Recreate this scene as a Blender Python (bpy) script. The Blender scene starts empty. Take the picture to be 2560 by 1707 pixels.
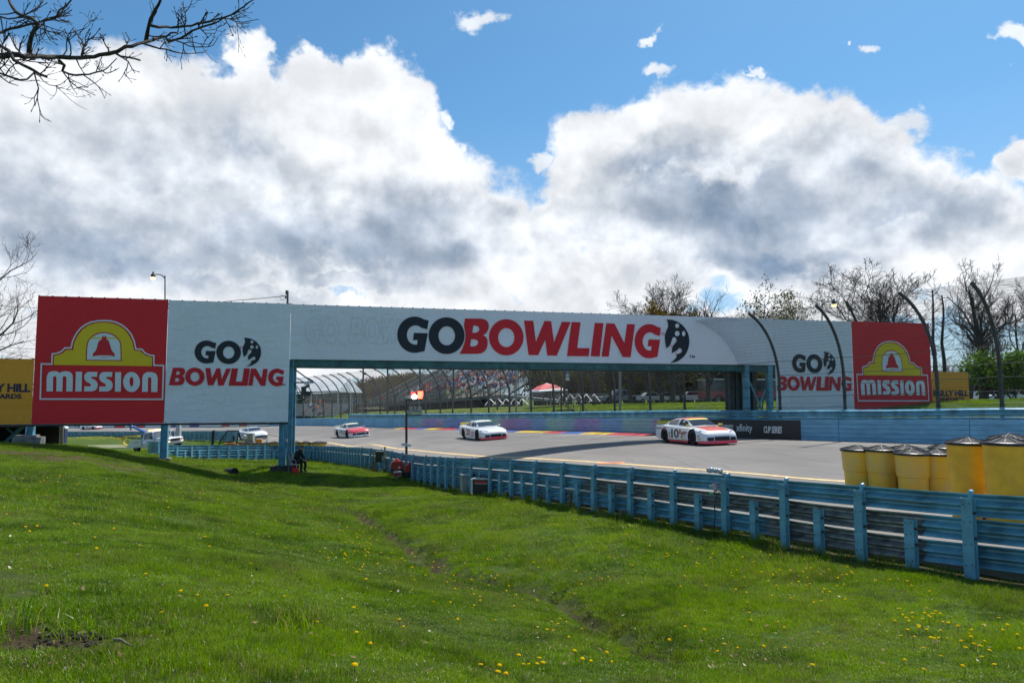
import bpy, math, random
import numpy as np
from mathutils import Vector, Matrix
from mathutils.geometry import tessellate_polygon
R = math.radians
rnd = random.Random(7)
D = bpy.data
C = bpy.context.scene.collection
SC = bpy.context.scene

# ------------------------------------------------------------------ camera, sky, sun, exposure
EZ = 4.0                      # eye height in world z
FPX = 1743.0                  # focal length in pixels of the 2560 px wide photograph
PITCH = math.atan2(990 - 853.5, FPX)
cam_d = D.cameras.new('camera'); cam = D.objects.new('camera', cam_d); C.objects.link(cam)
cam_d.sensor_width = 36; cam_d.lens = FPX / 2560 * 36; cam_d.clip_start = .1; cam_d.clip_end = 9000
cam.location = (0, 0, EZ); cam.rotation_euler = (R(90) + PITCH, 0, 0)
SC.camera = cam
SC.view_settings.view_transform = 'Standard'; SC.view_settings.look = 'None'
SC.view_settings.exposure = 0.22; SC.view_settings.gamma = 1; SC.view_settings.use_curve_mapping = False
SC.cycles.max_bounces = 6; SC.cycles.diffuse_bounces = 3; SC.cycles.glossy_bounces = 3
SC.cycles.transparent_max_bounces = 12; SC.cycles.use_denoising = True
SC.cycles.sample_clamp_indirect = 4

SUN_AZ, SUN_EL = 36.0, 59.0
sd = D.lights.new('sun', 'SUN'); so = D.objects.new('sun', sd); C.objects.link(so)
sd.energy = 5.0; sd.angle = R(.5); sd.color = (1.0, .955, .88)
sv = Vector((math.sin(R(SUN_AZ)) * math.cos(R(SUN_EL)), math.cos(R(SUN_AZ)) * math.cos(R(SUN_EL)), math.sin(R(SUN_EL))))
so.rotation_euler = (-sv).to_track_quat('-Z', 'Y').to_euler(); so.location = (20, 20, 60)

def ray(px, py):
    u = (px - 1280) / FPX; v = (853.5 - py) / FPX
    return Vector((u, math.cos(PITCH) - v * math.sin(PITCH), math.sin(PITCH) + v * math.cos(PITCH)))
def P(px, py, Y):
    d = ray(px, py); k = Y / d.y
    return Vector((d.x * k, Y, EZ + d.z * k))
def azel(px, py):
    d = ray(px, py).normalized()
    return math.degrees(math.atan2(d.x, d.y)), math.degrees(math.asin(d.z))

W = D.worlds.new('World'); SC.world = W; W.use_nodes = True
def build_sky():
    nt = W.node_tree; N = nt.nodes; L = nt.links; N.clear()
    def nd(t, **k):
        n = N.new(t)
        for a, b in k.items(): setattr(n, a, b)
        return n
    def val(x):
        n = nd('ShaderNodeValue'); n.outputs[0].default_value = x; return n.outputs[0]
    def m(op, a, b=None, c=None, clamp=False):
        n = nd('ShaderNodeMath', operation=op); n.use_clamp = clamp
        for i, x in enumerate((a, b, c)):
            if x is None: continue
            if isinstance(x, (int, float)): n.inputs[i].default_value = x
            else: L.new(x, n.inputs[i])
        return n.outputs[0]
    def vm(op, a, b):
        n = nd('ShaderNodeVectorMath', operation=op)
        for i, x in enumerate((a, b)):
            if x is None: continue
            if isinstance(x, (tuple, list)): n.inputs[i].default_value = x
            else: L.new(x, n.inputs[i])
        return n.outputs['Value'] if op in ('LENGTH', 'DOT_PRODUCT') else n.outputs[0]
    def sstep(x, a, b):
        n = nd('ShaderNodeMapRange', interpolation_type='SMOOTHSTEP'); L.new(x, n.inputs[0])
        n.inputs[1].default_value = a; n.inputs[2].default_value = b; return n.outputs[0]
    def mixc(f, a, b):
        n = nd('ShaderNodeMix', data_type='RGBA')
        for i, x in ((0, f), (6, a), (7, b)):
            if isinstance(x, tuple): n.inputs[i].default_value = (*x, 1)
            elif isinstance(x, (int, float)): n.inputs[i].default_value = x
            else: L.new(x, n.inputs[i])
        return n.outputs[2]
    tc = nd('ShaderNodeTexCoord'); dirv = tc.outputs['Generated']
    sky = nd('ShaderNodeTexSky', sky_type='NISHITA'); sky.sun_disc = False
    sky.sun_elevation = R(SUN_EL); sky.sun_rotation = R(SUN_AZ); sky.air_density = 1.0; sky.dust_density = .6; sky.ozone_density = 1.6
    sx = nd('ShaderNodeSeparateXYZ'); L.new(dirv, sx.inputs[0])
    deg = 57.29578
    az = m('MULTIPLY', m('ARCTAN2', sx.outputs[0], sx.outputs[1]), deg)
    el = m('MULTIPLY', m('ARCSINE', sx.outputs[2]), deg)
    cb = nd('ShaderNodeCombineXYZ'); L.new(az, cb.inputs[0]); L.new(el, cb.inputs[1]); p0 = cb.outputs[0]
    # noises in direction space
    def noise(vec, scale, detail, rough, dist=0.0, lac=2.0):
        n = nd('ShaderNodeTexNoise'); n.inputs['Scale'].default_value = scale; n.inputs['Detail'].default_value = detail
        n.inputs['Roughness'].default_value = rough; n.inputs['Distortion'].default_value = dist; n.inputs['Lacunarity'].default_value = lac
        L.new(vec, n.inputs['Vector']); return n
    warp = noise(dirv, 7.0, 5, .58)
    w = vm('MULTIPLY', vm('SUBTRACT', warp.outputs['Color'], (.5, .5, .5)), (9.0, 7.0, 0))
    warp2 = noise(dirv, 26.0, 5, .6)
    w2 = vm('MULTIPLY', vm('SUBTRACT', warp2.outputs['Color'], (.5, .5, .5)), (2.6, 2.4, 0))
    p = vm('ADD', vm('ADD', p0, w), w2)
    def field(blobs, src, k=.12, hard=None):
        acc = None
        for b in blobs:
            cx, cy, rx, ry = b[:4]; wt = b[4] if len(b) > 4 else 1.0
            a, e = azel(cx, cy); a2, _ = azel(cx + rx, cy); _, e2 = azel(cx, cy - ry)
            ra, re = abs(a2 - a), abs(e2 - e)
            v = vm('MULTIPLY', vm('SUBTRACT', src, (a, e, 0)), (1 / ra, 1 / re, 0))
            f = m('SUBTRACT', wt, m('MULTIPLY', vm('LENGTH', v, None), wt))
            acc = f if acc is None else m('SMOOTH_MAX', acc, f, k)
        return acc
    big = [(40, 330, 420, 250), (330, 330, 330, 215), (600, 330, 260, 190), (800, 300, 190, 160), (900, 210, 110, 110),
           (625, 190, 75, 80, .8), (655, 150, 40, 50, .5), (560, 230, 90, 70, .8), (780, 180, 80, 70, .8), (960, 300, 130, 150), (1000, 470, 230, 190), (700, 520, 560, 250), (200, 560, 460, 260), (1130, 620, 230, 180), (1230, 640, 130, 90),
           (1500, 400, 170, 150), (1640, 340, 170, 140), (1780, 320, 230, 140), (1930, 340, 160, 130), (2080, 400, 190, 130), (2260, 480, 200, 125),
           (2430, 560, 220, 130), (2560, 640, 260, 150), (1480, 560, 190, 140), (1380, 600, 120, 130), (1650, 560, 320, 180), (1950, 560, 480, 200), (2300, 640, 500, 130),
           (1000, 770, 260, 40), (1180, 745, 180, 50), (1430, 760, 200, 55), (1500, 700, 150, 60), (700, 730, 220, 45), (250, 700, 420, 90), (2560, 415, 110, 60),
           (1660, 730, 120, 60), (2080, 720, 320, 90), (2500, 740, 200, 80), (300, 860, 420, 60), (1350, 700, 120, 50),
           (-500, 420, 500, 330), (-300, 780, 500, 130), (3000, 600, 400, 200), (950, 700, 160, 30), (80, 250, 300, 140), (880, 690, 240, 28), (1150, 800, 600, 34, .9), (640, 775, 560, 36, .9), (820, 940, 320, 26, .8), (1500, 800, 300, 70), (2000, 800, 500, 50, .8), (480, 700, 120, 60)]
    small = [(1190, 62, 95, 42), (1640, 166, 85, 26), (1628, 92, 40, 20), (2290, 312, 95, 48), (2165, 132, 60, 18), (2558, 95, 36, 70), (1325, 400, 60, 34), (2092, 128, 18, 24),
             (1100, 285, 30, 30), (1150, 360, 30, 26), (1860, 178, 38, 12)]
    F1 = field(big, p, .10)
    F2 = m('MULTIPLY', field(small, p, .05), 1.0)
    # generic clouds everywhere else
    nb = noise(vm('MULTIPLY', dirv, (1, 1, 1.7)), 2.3, 4, .5)
    ang = vm('LENGTH', vm('MULTIPLY', vm('SUBTRACT', p0, (0, 14, 0)), (1, 1.15, 0)), None)
    outm = sstep(ang, 46, 60)
    up = sstep(el, -2, 8)
    G = m('SUBTRACT', m('MULTIPLY', m('SUBTRACT', nb.outputs['Fac'], .60), 4.5), m('MULTIPLY', m('SUBTRACT', 1.0, outm), 6.0))
    F = m('MAXIMUM', m('MAXIMUM', F1, F2), G)
    n1 = noise(dirv, 11.0, 11, .52, .15)
    n1b = noise(vm('ADD', dirv, (sv.x * .02, sv.y * .02, .022)), 11.0, 7, .52, .15)
    n2 = noise(vm('MULTIPLY', dirv, (1, 1, 1.5)), 5.0, 7, .5)
    nw = noise(vm('MULTIPLY', dirv, (1, 1, 1.3)), 34.0, 8, .65, .4)
    er = m('MULTIPLY', m('SUBTRACT', n1.outputs['Fac'], .5), 1.0)
    er2 = m('MULTIPLY', m('SUBTRACT', nw.outputs['Fac'], .5), .45)
    D1 = m('ADD', m('ADD', m('MAXIMUM', F1, G), er), er2)
    D2 = m('ADD', m('ADD', m('SUBTRACT', F2, .12), m('MULTIPLY', er, 1.3)), m('MULTIPLY', er2, 3.2))
    a1 = sstep(D1, -.07, .25); a2 = m('MULTIPLY', sstep(D2, .0, .55), .85)
    alpha = m('MAXIMUM', a1, a2)
    Dn = D1
    dark = [(760, 600, 620, 130, .95), (280, 640, 480, 95, 1.15), (150, 520, 300, 130, .6), (560, 440, 330, 100, .28), (640, 370, 90, 70, .45), (1020, 560, 260, 100, .75), (1660, 420, 130, 70, .85), (1800, 470, 330, 110, .85),
            (1880, 560, 470, 160, 1.0), (1960, 650, 420, 75, 1.25), (2280, 540, 330, 130, .8), (400, 480, 240, 100, .3), (1130, 640, 200, 60, .75), (60, 380, 240, 100, .25), (-500, 500, 400, 200, .8), (3000, 620, 400, 150, .8), (2150, 450, 180, 70, .5), (1450, 600, 110, 70, .4)]
    w3 = vm('MULTIPLY', vm('SUBTRACT', warp.outputs['Color'], (.5, .5, .5)), (14.0, 8.0, 0))
    dk = field(dark, vm('ADD', vm('ADD', p0, w3), w2), .35)
    dk = m('ADD', dk, m('MULTIPLY', m('SUBTRACT', n2.outputs['Fac'], .5), 1.15))
    dk = m('ADD', dk, m('MULTIPLY', m('SUBTRACT', n1.outputs['Fac'], .5), .3))
    gen_dk = m('MULTIPLY', outm, m('MULTIPLY', m('SUBTRACT', nb.outputs['Fac'], .5), 3.0))
    dk = m('ADD', dk, gen_dk)
    n2b = noise(vm('MULTIPLY', vm('ADD', dirv, (.012, 0, .035)), (1, 1, 1.5)), 5.0, 7, .5)
    rel = m('ADD', m('MULTIPLY', m('SUBTRACT', n1b.outputs['Fac'], n1.outputs['Fac']), 1.3), m('MULTIPLY', m('SUBTRACT', n2b.outputs['Fac'], n2.outputs['Fac']), 1.1))
    dk = m('ADD', dk, m('MULTIPLY', rel, -.8))
    inside = sstep(Dn, .10, .5)
    d1 = m('MULTIPLY', sstep(dk, -.28, .62), inside, clamp=True); d2 = m('MULTIPLY', sstep(dk, .25, 1.35), inside, clamp=True)
    mult_lo = None
    c1 = mixc(d1, (.79, .815, .85), (.47, .53, .62)); cc = mixc(d2, c1, (.19, .275, .40))
    mult = m('MAXIMUM', m('ADD', 1.0, m('MULTIPLY', rel, .7)), .88)
    mult = m('ADD', mult, m('MULTIPLY', m('SUBTRACT', nw.outputs['Fac'], .5), .10))
    mm = nd('ShaderNodeVectorMath', operation='SCALE'); L.new(cc, mm.inputs[0]); L.new(m('MULTIPLY', mult, 10.0), mm.inputs['Scale'])
    sk = nd('ShaderNodeVectorMath', operation='MULTIPLY'); L.new(sky.outputs[0], sk.inputs[0])
    hz = sstep(el, 24, 0); L.new(mixc(hz, (.58, .98, 1.14), (.82, .96, 1.12)), sk.inputs[1])
    sk2 = mixc(m('MULTIPLY', hz, .55), sk.outputs[0], (3.6, 5.5, 7.4))
    out = mixc(alpha, sk2, mm.outputs[0])
    bg = nd('ShaderNodeBackground'); bg.inputs[1].default_value = .1; L.new(out, bg.inputs[0])
    o = nd('ShaderNodeOutputWorld'); L.new(bg.outputs[0], o.inputs[0])
build_sky()

# ------------------------------------------------------------------ helpers
def tag(o, label=None, cat=None, group=None, kind=None):
    if label: o['label'] = label
    if cat: o['category'] = cat
    if group: o['group'] = group
    if kind: o['kind'] = kind
    return o
def empty(name, loc=(0, 0, 0), rz=0.0, mat=None, parent=None):
    o = D.objects.new(name, None); C.objects.link(o); o.empty_display_size = .3
    if mat is not None: o.matrix_world = mat
    else: o.location = loc; o.rotation_euler = (0, 0, rz)
    if parent: o.parent = parent
    return o
def thing(name, label, cat, loc=(0, 0, 0), rz=0.0, group=None, mat=None):
    return tag(empty(name, loc, rz, mat), label, cat, group)
def copy_tree(o, parent=None):
    c = o.copy(); C.objects.link(c); c.parent = parent
    for ch in CH.get(o.name, ()):
        copy_tree(ch, c)
    return c
CH = {}
class MB:
    def __init__(s): s.v = []; s.f = []; s.mi = []; s.cur = 0
    def quadgrid(s, rows, close=False):
        b = len(s.v); n = len(rows[0])
        for r in rows: s.v.extend([tuple(p) for p in r])
        for i in range(len(rows) - 1):
            for j in range(n if close else n - 1):
                k = (j + 1) % n
                s.f.append((b + i * n + j, b + i * n + k, b + (i + 1) * n + k, b + (i + 1) * n + j)); s.mi.append(s.cur)
    def poly(s, pts):
        b = len(s.v); s.v.extend([tuple(p) for p in pts]); s.f.append(tuple(range(b, b + len(pts)))); s.mi.append(s.cur)
    def box(s, c, size, rz=0.0, M=None):
        hx, hy, hz = size[0] / 2, size[1] / 2, size[2] / 2
        m = M if M is not None else Matrix.Translation(Vector(c)) @ Matrix.Rotation(rz, 4, 'Z')
        b = len(s.v)
        for z in (-hz, hz):
            for x, y in ((-hx, -hy), (hx, -hy), (hx, hy), (-hx, hy)):
                s.v.append(tuple(m @ Vector((x, y, z))))
        for f in ((0, 3, 2, 1), (4, 5, 6, 7), (0, 1, 5, 4), (1, 2, 6, 5), (2, 3, 7, 6), (3, 0, 4, 7)):
            s.f.append(tuple(b + i for i in f)); s.mi.append(s.cur)
        return s
    def bar(s, a, b_, w, h=None, up=Vector((0, 0, 1))):
        a = Vector(a); b_ = Vector(b_); d = b_ - a; L = d.length
        if L < 1e-6: return s
        d /= L; h = h or w
        if abs(d.dot(up)) > .98: up = Vector((0, 1, 0))
        x = d.cross(up).normalized(); y = x.cross(d).normalized()
        m = Matrix((( x.x, d.x, y.x, (a.x + b_.x) / 2), (x.y, d.y, y.y, (a.y + b_.y) / 2), (x.z, d.z, y.z, (a.z + b_.z) / 2), (0, 0, 0, 1)))
        return s.box(None, (w, L, h), M=m)
    def tube(s, pts, rad, n=6, cap=True):
        pts = [Vector(p) for p in pts]
        if not isinstance(rad, (list, tuple)): rad = [rad] * len(pts)
        b = len(s.v); prev = None
        for i, p in enumerate(pts):
            d = (pts[min(i + 1, len(pts) - 1)] - pts[max(i - 1, 0)])
            if d.length < 1e-9: d = Vector((0, 0, 1))
            d.normalize()
            if prev is None:
                x = d.cross(Vector((0, 0, 1)) if abs(d.z) < .9 else Vector((1, 0, 0))).normalized()
            else:
                x = prev - d * prev.dot(d); x = x.normalized() if x.length > 1e-6 else d.orthogonal().normalized()
            prev = x; y = d.cross(x)
            for k in range(n):
                a = 2 * math.pi * k / n
                s.v.append(tuple(p + (x * math.cos(a) + y * math.sin(a)) * rad[i]))
        for i in range(len(pts) - 1):
            for k in range(n):
                q = (k + 1) % n
                s.f.append((b + i * n + k, b + i * n + q, b + (i + 1) * n + q, b + (i + 1) * n + k)); s.mi.append(s.cur)
        if cap:
            s.f.append(tuple(b + k for k in reversed(range(n)))); s.mi.append(s.cur)
            e = b + (len(pts) - 1) * n; s.f.append(tuple(e + k for k in range(n))); s.mi.append(s.cur)
        return s
    def lathe(s, prof, n=20, c=(0, 0, 0), axis='Z', cap=True):
        rows = []
        for r, z in prof:
            row = []
            for k in range(n):
                a = 2 * math.pi * k / n; x, y = r * math.cos(a), r * math.sin(a)
                if axis == 'Z': q = (c[0] + x, c[1] + y, c[2] + z)
                elif axis == 'Y': q = (c[0] + x, c[1] + z, c[2] - y)
                else: q = (c[0] + z, c[1] + x, c[2] + y)
                row.append(q)
            rows.append(row)
        s.quadgrid(rows, close=True)
        if cap:
            if prof[0][0] > 1e-4: s.f.append(tuple(reversed(range(len(s.v) - n * len(prof), len(s.v) - n * (len(prof) - 1))))); s.mi.append(s.cur)
            if prof[-1][0] > 1e-4: s.f.append(tuple(range(len(s.v) - n, len(s.v)))); s.mi.append(s.cur)
        return s
    def prism(s, pts2, y0, y1, axis='Y'):
        def q(a, b, t): return (a, t, b) if axis == 'Y' else ((t, a, b) if axis == 'X' else (a, b, t))
        n = len(pts2); b = len(s.v)
        for t in (y0, y1):
            for a, c in pts2: s.v.append(q(a, c, t))
        for i in range(n):
            j = (i + 1) % n; s.f.append((b + i, b + j, b + n + j, b + n + i)); s.mi.append(s.cur)
        for tri in tessellate_polygon([[Vector((a, c, 0)) for a, c in pts2]]):
            s.f.append(tuple(b + i for i in tri)); s.mi.append(s.cur)
            s.f.append(tuple(b + n + i for i in reversed(tri))); s.mi.append(s.cur)
        return s
    def build(s, name, mats, parent=None, smooth=False, world=False, link=True):
        me = D.meshes.new(name)
        vs = s.v
        if world and parent is not None:
            inv = MW(parent).inverted(); vs = [tuple(inv @ Vector(p)) for p in vs]
        me.from_pydata(vs, [], s.f)
        if not isinstance(mats, (list, tuple)): mats = [mats]
        for mm in mats: me.materials.append(mm)
        if len(mats) > 1: me.polygons.foreach_set('material_index', s.mi)
        if smooth:
            me.polygons.foreach_set('use_smooth', [True] * len(me.polygons))
            if smooth != 'all':
                me.set_sharp_from_angle(angle=R(38))
        me.update()
        return link_mesh(name, me, parent) if link else me
def MW(o):
    m = o.matrix_basis.copy() if o.parent is None else MW(o.parent) @ o.matrix_basis
    return m
def link_mesh(name, me, parent=None, loc=None, rz=None, scale=None):
    o = D.objects.new(name, me); C.objects.link(o)
    if parent is not None: o.parent = parent; CH.setdefault(parent.name, []).append(o)
    if loc is not None: o.location = loc
    if rz is not None: o.rotation_euler = (0, 0, rz)
    if scale is not None: o.scale = scale
    return o

MATS = {}
def pm(name, col, rough=.6, metal=0.0, var=.12, scale=2.0, bump=0.0, bscale=30.0, spec=.5, col2=None, trans=0.0, emis=None, estr=0.0, coat=0.0, alpha=None, stretch=(1, 1, 1), coord='Object', seed=None):
    if name in MATS: return MATS[name]
    mt = D.materials.new(name); mt.use_nodes = True; MATS[name] = mt
    N = mt.node_tree.nodes; L = mt.node_tree.links; b = N['Principled BSDF']
    b.inputs['Roughness'].default_value = rough; b.inputs['Metallic'].default_value = metal
    b.inputs['Specular IOR Level'].default_value = spec
    if coat: b.inputs['Coat Weight'].default_value = coat; b.inputs['Coat Roughness'].default_value = .05
    tc = N.new('ShaderNodeTexCoord'); mp = N.new('ShaderNodeMapping'); mp.inputs['Scale'].default_value = stretch
    L.new(tc.outputs[coord], mp.inputs[0])
    nz = N.new('ShaderNodeTexNoise'); nz.inputs['Scale'].default_value = scale; nz.inputs['Detail'].default_value = 6; nz.inputs['Roughness'].default_value = .6
    L.new(mp.outputs[0], nz.inputs['Vector'])
    mx = N.new('ShaderNodeMix'); mx.data_type = 'RGBA'
    c2 = col2 if col2 else tuple(max(0, c * (1 - var * 2)) for c in col)
    c1 = col if col2 else tuple(min(1, c * (1 + var * .6)) for c in col)
    mx.inputs[6].default_value = (*c1, 1); mx.inputs[7].default_value = (*c2, 1)
    mr = N.new('ShaderNodeMapRange'); mr.inputs[1].default_value = .38; mr.inputs[2].default_value = .68
    L.new(nz.outputs['Fac'], mr.inputs[0]); L.new(mr.outputs[0], mx.inputs[0]); L.new(mx.outputs[2], b.inputs['Base Color'])
    if bump:
        nb = N.new('ShaderNodeTexNoise'); nb.inputs['Scale'].default_value = bscale; nb.inputs['Detail'].default_value = 5
        L.new(mp.outputs[0], nb.inputs['Vector'])
        bp = N.new('ShaderNodeBump'); bp.inputs['Strength'].default_value = bump; bp.inputs['Distance'].default_value = .02
        L.new(nb.outputs['Fac'], bp.inputs['Height']); L.new(bp.outputs[0], b.inputs['Normal'])
    if trans: b.inputs['Transmission Weight'].default_value = trans
    if emis: b.inputs['Emission Color'].default_value = (*emis, 1); b.inputs['Emission Strength'].default_value = estr
    if alpha is not None: b.inputs['Alpha'].default_value = alpha
    return mt

# ------------------------------------------------------------------ terrain
def tps_fit(pts):
    p = np.array([(a, b) for a, b, _ in pts], float) / 50; z = np.array([c for _, _, c in pts], float)
    n = len(p); d = np.linalg.norm(p[:, None] - p[None], axis=2)
    K = np.where(d > 0, d * d * np.log(np.maximum(d, 1e-9)), 0) + np.eye(n) * 2e-3
    Q = np.hstack([np.ones((n, 1)), p]); A = np.zeros((n + 3, n + 3)); A[:n, :n] = K; A[:n, n:] = Q; A[n:, :n] = Q.T
    w = np.linalg.solve(A, np.concatenate([z, np.zeros(3)]))
    return p, w
def tps_eval(fit, X, Y):
    p, w = fit; X = np.asarray(X, float) / 50; Y = np.asarray(Y, float) / 50; sh = X.shape
    X = X.ravel(); Y = Y.ravel(); out = w[len(p)] + w[len(p) + 1] * X + w[len(p) + 2] * Y
    for i in range(len(p)):
        r2 = (X - p[i, 0]) ** 2 + (Y - p[i, 1]) ** 2
        out = out + w[i] * r2 * .5 * np.log(np.maximum(r2, 1e-12))
    return out.reshape(sh)
def pix(px, py, Y):
    q = P(px, py, Y); return (q.x, q.y, q.z)

def spline(pts, step=.25):
    """Catmull-Rom resample of points of any dimension; returns array of points and arc length (first two dims)."""
    pts = [np.array(p, float) for p in pts]; out = []
    for i in range(len(pts) - 1):
        p0 = pts[max(i - 1, 0)]; p1 = pts[i]; p2 = pts[i + 1]; p3 = pts[min(i + 2, len(pts) - 1)]
        n = max(1, int(np.linalg.norm((p2 - p1)[:2]) / step))
        if i == 0: p0 = 2 * p1 - p2
        if i == len(pts) - 2: p3 = 2 * p2 - p1
        for k in range(n):
            t = k / n
            out.append(.5 * ((2 * p1) + (-p0 + p2) * t + (2 * p0 - 5 * p1 + 4 * p2 - p3) * t * t + (-p0 + 3 * p1 - 3 * p2 + p3) * t ** 3))
    out.append(pts[-1]); out = np.array(out)
    s = np.concatenate([[0], np.cumsum(np.linalg.norm(np.diff(out[:, :2], axis=0), axis=1))])
    return out, s
class Path:
    def __init__(s, pts, step=.25): s.p, s.s = spline(pts, step); s.L = s.s[-1]
    def at(s, d):
        return np.array([np.interp(d, s.s, s.p[:, k]) for k in range(s.p.shape[1])])
    def dir(s, d):
        a = s.at(max(0, d - .3)); b = s.at(min(s.L, d + .3)); v = (b - a)[:2]; return v / np.linalg.norm(v)
    def s_at_px(s, px):
        u = (px - 1280) / FPX; k = 1 / math.cos(PITCH)
        # u here = X / depth-along-axis ; use approximate depth Y*cos + z*sin
        best = None
        dep = s.p[:, 1] * math.cos(PITCH)
        e = np.abs(s.p[:, 0] / np.maximum(dep, .1) - u) + (s.p[:, 1] < 3) * 9
        return s.s[int(np.argmin(e))]

def rl(X, Y, drop, h): return (X, Y, EZ - drop, h)
RAIL1 = [rl(22.6, -8, .6, 1.34), rl(14.9, 4, 1.22, 1.34), rl(7.48, 11.6, 1.59, 1.34), rl(4.87, 16.6, 1.85, 1.34), rl(.88, 24.4, 2.26, 1.34), rl(-.77, 27.6, 2.47, 1.34),
         rl(-4.72, 35.2, 2.97, 1.3), rl(-7.04, 39.7, 3.07, 1.3), rl(-9.2, 43.5, 3.19, 1.25), rl(-10.8, 47, 3.43, 1.25), rl(-13.2, 52, 3.7, 1.25),
         rl(-15.8, 56.5, 3.99, 1.22), rl(-17.4, 58, 4.06, 1.2), rl(-19.3, 56, 3.89, 1.15), rl(-20.7, 53, 3.68, 1.1), rl(-22.1, 50, 3.47, 1.0), rl(-22.4, 47.5, 3.3, .95), rl(-22.85, 44.5, 3.06, .9)]
rail1 = Path(RAIL1)
def px_pt(px, py, Y): q = P(px, py, Y); return (q.x, q.y, q.z)
WALL = [(52, -6, EZ - 1.5), (34, 15, EZ - 1.8), px_pt(2560, 1115, 29.5), px_pt(2200, 1105, 34.5), px_pt(1900, 1097, 39.5), px_pt(1642, 1087, 46), px_pt(1300, 1078, 60), px_pt(1000, 1070, 80),
        px_pt(730, 1064, 106), px_pt(450, 1068, 150), px_pt(200, 1070, 178), px_pt(-60, 1072, 200), px_pt(-400, 1074, 240)]
wall = Path(WALL)
RAIL2 = [px_pt(592, 1104, 72), px_pt(500, 1101, 82), px_pt(350, 1097, 105), px_pt(166, 1093, 135), px_pt(-60, 1090, 165)]
rail2 = Path(RAIL2)
# near edge of the asphalt
EDGE = [(23.4, -8), (15.5, 4), (7.9, 11.8), (5.3, 16.8), (1.3, 24.6), (-.35, 27.8), (-4.3, 35.4), (-6.6, 39.9), (-8.7, 43.9), (-10.3, 47.5), (-12.6, 52.6), (-14.9, 57), (-18.5, 62), (-23, 67), (-28, 73),
        (-35.9, 83), (-55, 106), (-85, 137), (-126, 170), (-180, 215)]
T_PTS = []
for X, Y, z, h in RAIL1[:12]: T_PTS.append((X, Y, z - h + .42))
T_PTS += [px_pt(1950, 1192, 22.4), px_pt(1500, 1157, 30), px_pt(1300, 1145, 34.9), px_pt(1155, 1136, 39.4), px_pt(900, 1115, 53), px_pt(820, 1107, 62),
          px_pt(1740, 1112, 34.3), px_pt(1640, 1105, 37.9), px_pt(1205, 1097, 50), px_pt(880, 1092, 67), px_pt(625, 1097, 77), px_pt(1300, 1134, 37.0)]
T_PTS += [(9.6, 20.5, EZ - 2.78), (11.5, 16.5, EZ - 2.75)]
T_PTS += WALL[1:]; T_PTS += [RAIL2[1], RAIL2[2], RAIL2[3], (40, -5, EZ - 1.7)]
Tfit = tps_fit(T_PTS)
def T(x, y): return tps_eval(Tfit, x, y)
G_PTS = []
for X, Y, z, h in RAIL1: G_PTS.append((X, Y, z - h - .02))
G_PTS += [(0, 0, EZ - 1.62), (0, 3, EZ - 1.72), (-3, 6, EZ - 1.78), (-8, 3, EZ - 1.6), (3, 2, EZ - 1.8), (8, 3, EZ - 2.2), (0, -6, EZ - 1.5), (-15, -4, EZ - 1.3), (-12, 12, EZ - 1.85), (-20, 15, EZ - 1.7), (-20, 25, EZ - 2.05), (-30, 20, EZ - 1.7),
          (1.55, 7.5, EZ - 2.82), (1.15, 9.1, EZ - 3.05), (-.4, 12, EZ - 3.35), (-1.93, 15.3, EZ - 3.62), (-4.3, 21.5, EZ - 3.98), (-6.8, 26.3, EZ - 4.1), (-10, 30, EZ - 4.08), (-13, 33.2, EZ - 3.95), (-6, 12, EZ - 2.3), (-10, 20, EZ - 2.72), (-14, 27, EZ - 2.95),
          (4.6, 11.5, EZ - 2.98), (1.6, 17.5, EZ - 3.35), (-2.0, 24.5, EZ - 3.75), (-3.5, 10, EZ - 2.35), (2.5, 4.5, EZ - 2.15)]
G_PTS += [px_pt(20, 1112, 32), px_pt(110, 1112, 32.5), px_pt(405, 1149, 33.6), px_pt(705, 1171, 34.9), px_pt(820, 1170, 37.5), px_pt(300, 1128, 33), px_pt(560, 1162, 39), px_pt(-200, 1100, 31), px_pt(-300, 1080, 40), px_pt(20, 1108, 42), px_pt(250, 1123, 44)]
G_PTS += [px_pt(380, 1131, 71), px_pt(150, 1108, 95), px_pt(480, 1114, 72), px_pt(250, 1110, 88), px_pt(-100, 1100, 100), RAIL2[1], RAIL2[2], RAIL2[3]]
for q in WALL[1:9]: G_PTS.append((q[0] + 1.5, q[1] + 1.5, q[2] + .25))
G_PTS += [px_pt(1640, 1032, 55), px_pt(1640, 1009, 76), px_pt(1640, 1006, 110), px_pt(1300, 1036, 72), px_pt(1300, 1020, 95), px_pt(1250, 1018, 140), px_pt(1000, 1040, 92), px_pt(1000, 1030, 120), px_pt(800, 1043, 125), px_pt(850, 1035, 160),
          px_pt(2200, 1030, 42), px_pt(2200, 1009, 62), px_pt(2200, 1005, 100), px_pt(2560, 1028, 37), px_pt(2560, 1010, 58), px_pt(2560, 1004, 100), px_pt(1900, 1008, 75)]
Gfit = tps_fit(G_PTS)
edge, _es = spline(EDGE, .5)
TRACKPOLY = [tuple(q) for q in edge] + [tuple(q[:2]) for q in wall.p[::-1]]
_tp = np.array(TRACKPOLY)
def in_track(X, Y):
    X = np.asarray(X, float); Y = np.asarray(Y, float); ins = np.zeros(X.shape, bool); n = len(_tp)
    for i in range(n):
        x1, y1 = _tp[i]; x2, y2 = _tp[(i + 1) % n]
        if y1 == y2: continue
        c = ((y1 > Y) != (y2 > Y)) & (X < (x2 - x1) * (Y - y1) / (y2 - y1) + x1); ins ^= c
    return ins
FUR = [px_pt(1400, 1528, 8.6), ]
def G0(X, Y):
    X = np.clip(np.asarray(X, float), -150, 70); Y = np.clip(np.asarray(Y, float), -12, 170)
    return tps_eval(Gfit, X, Y)
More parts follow.
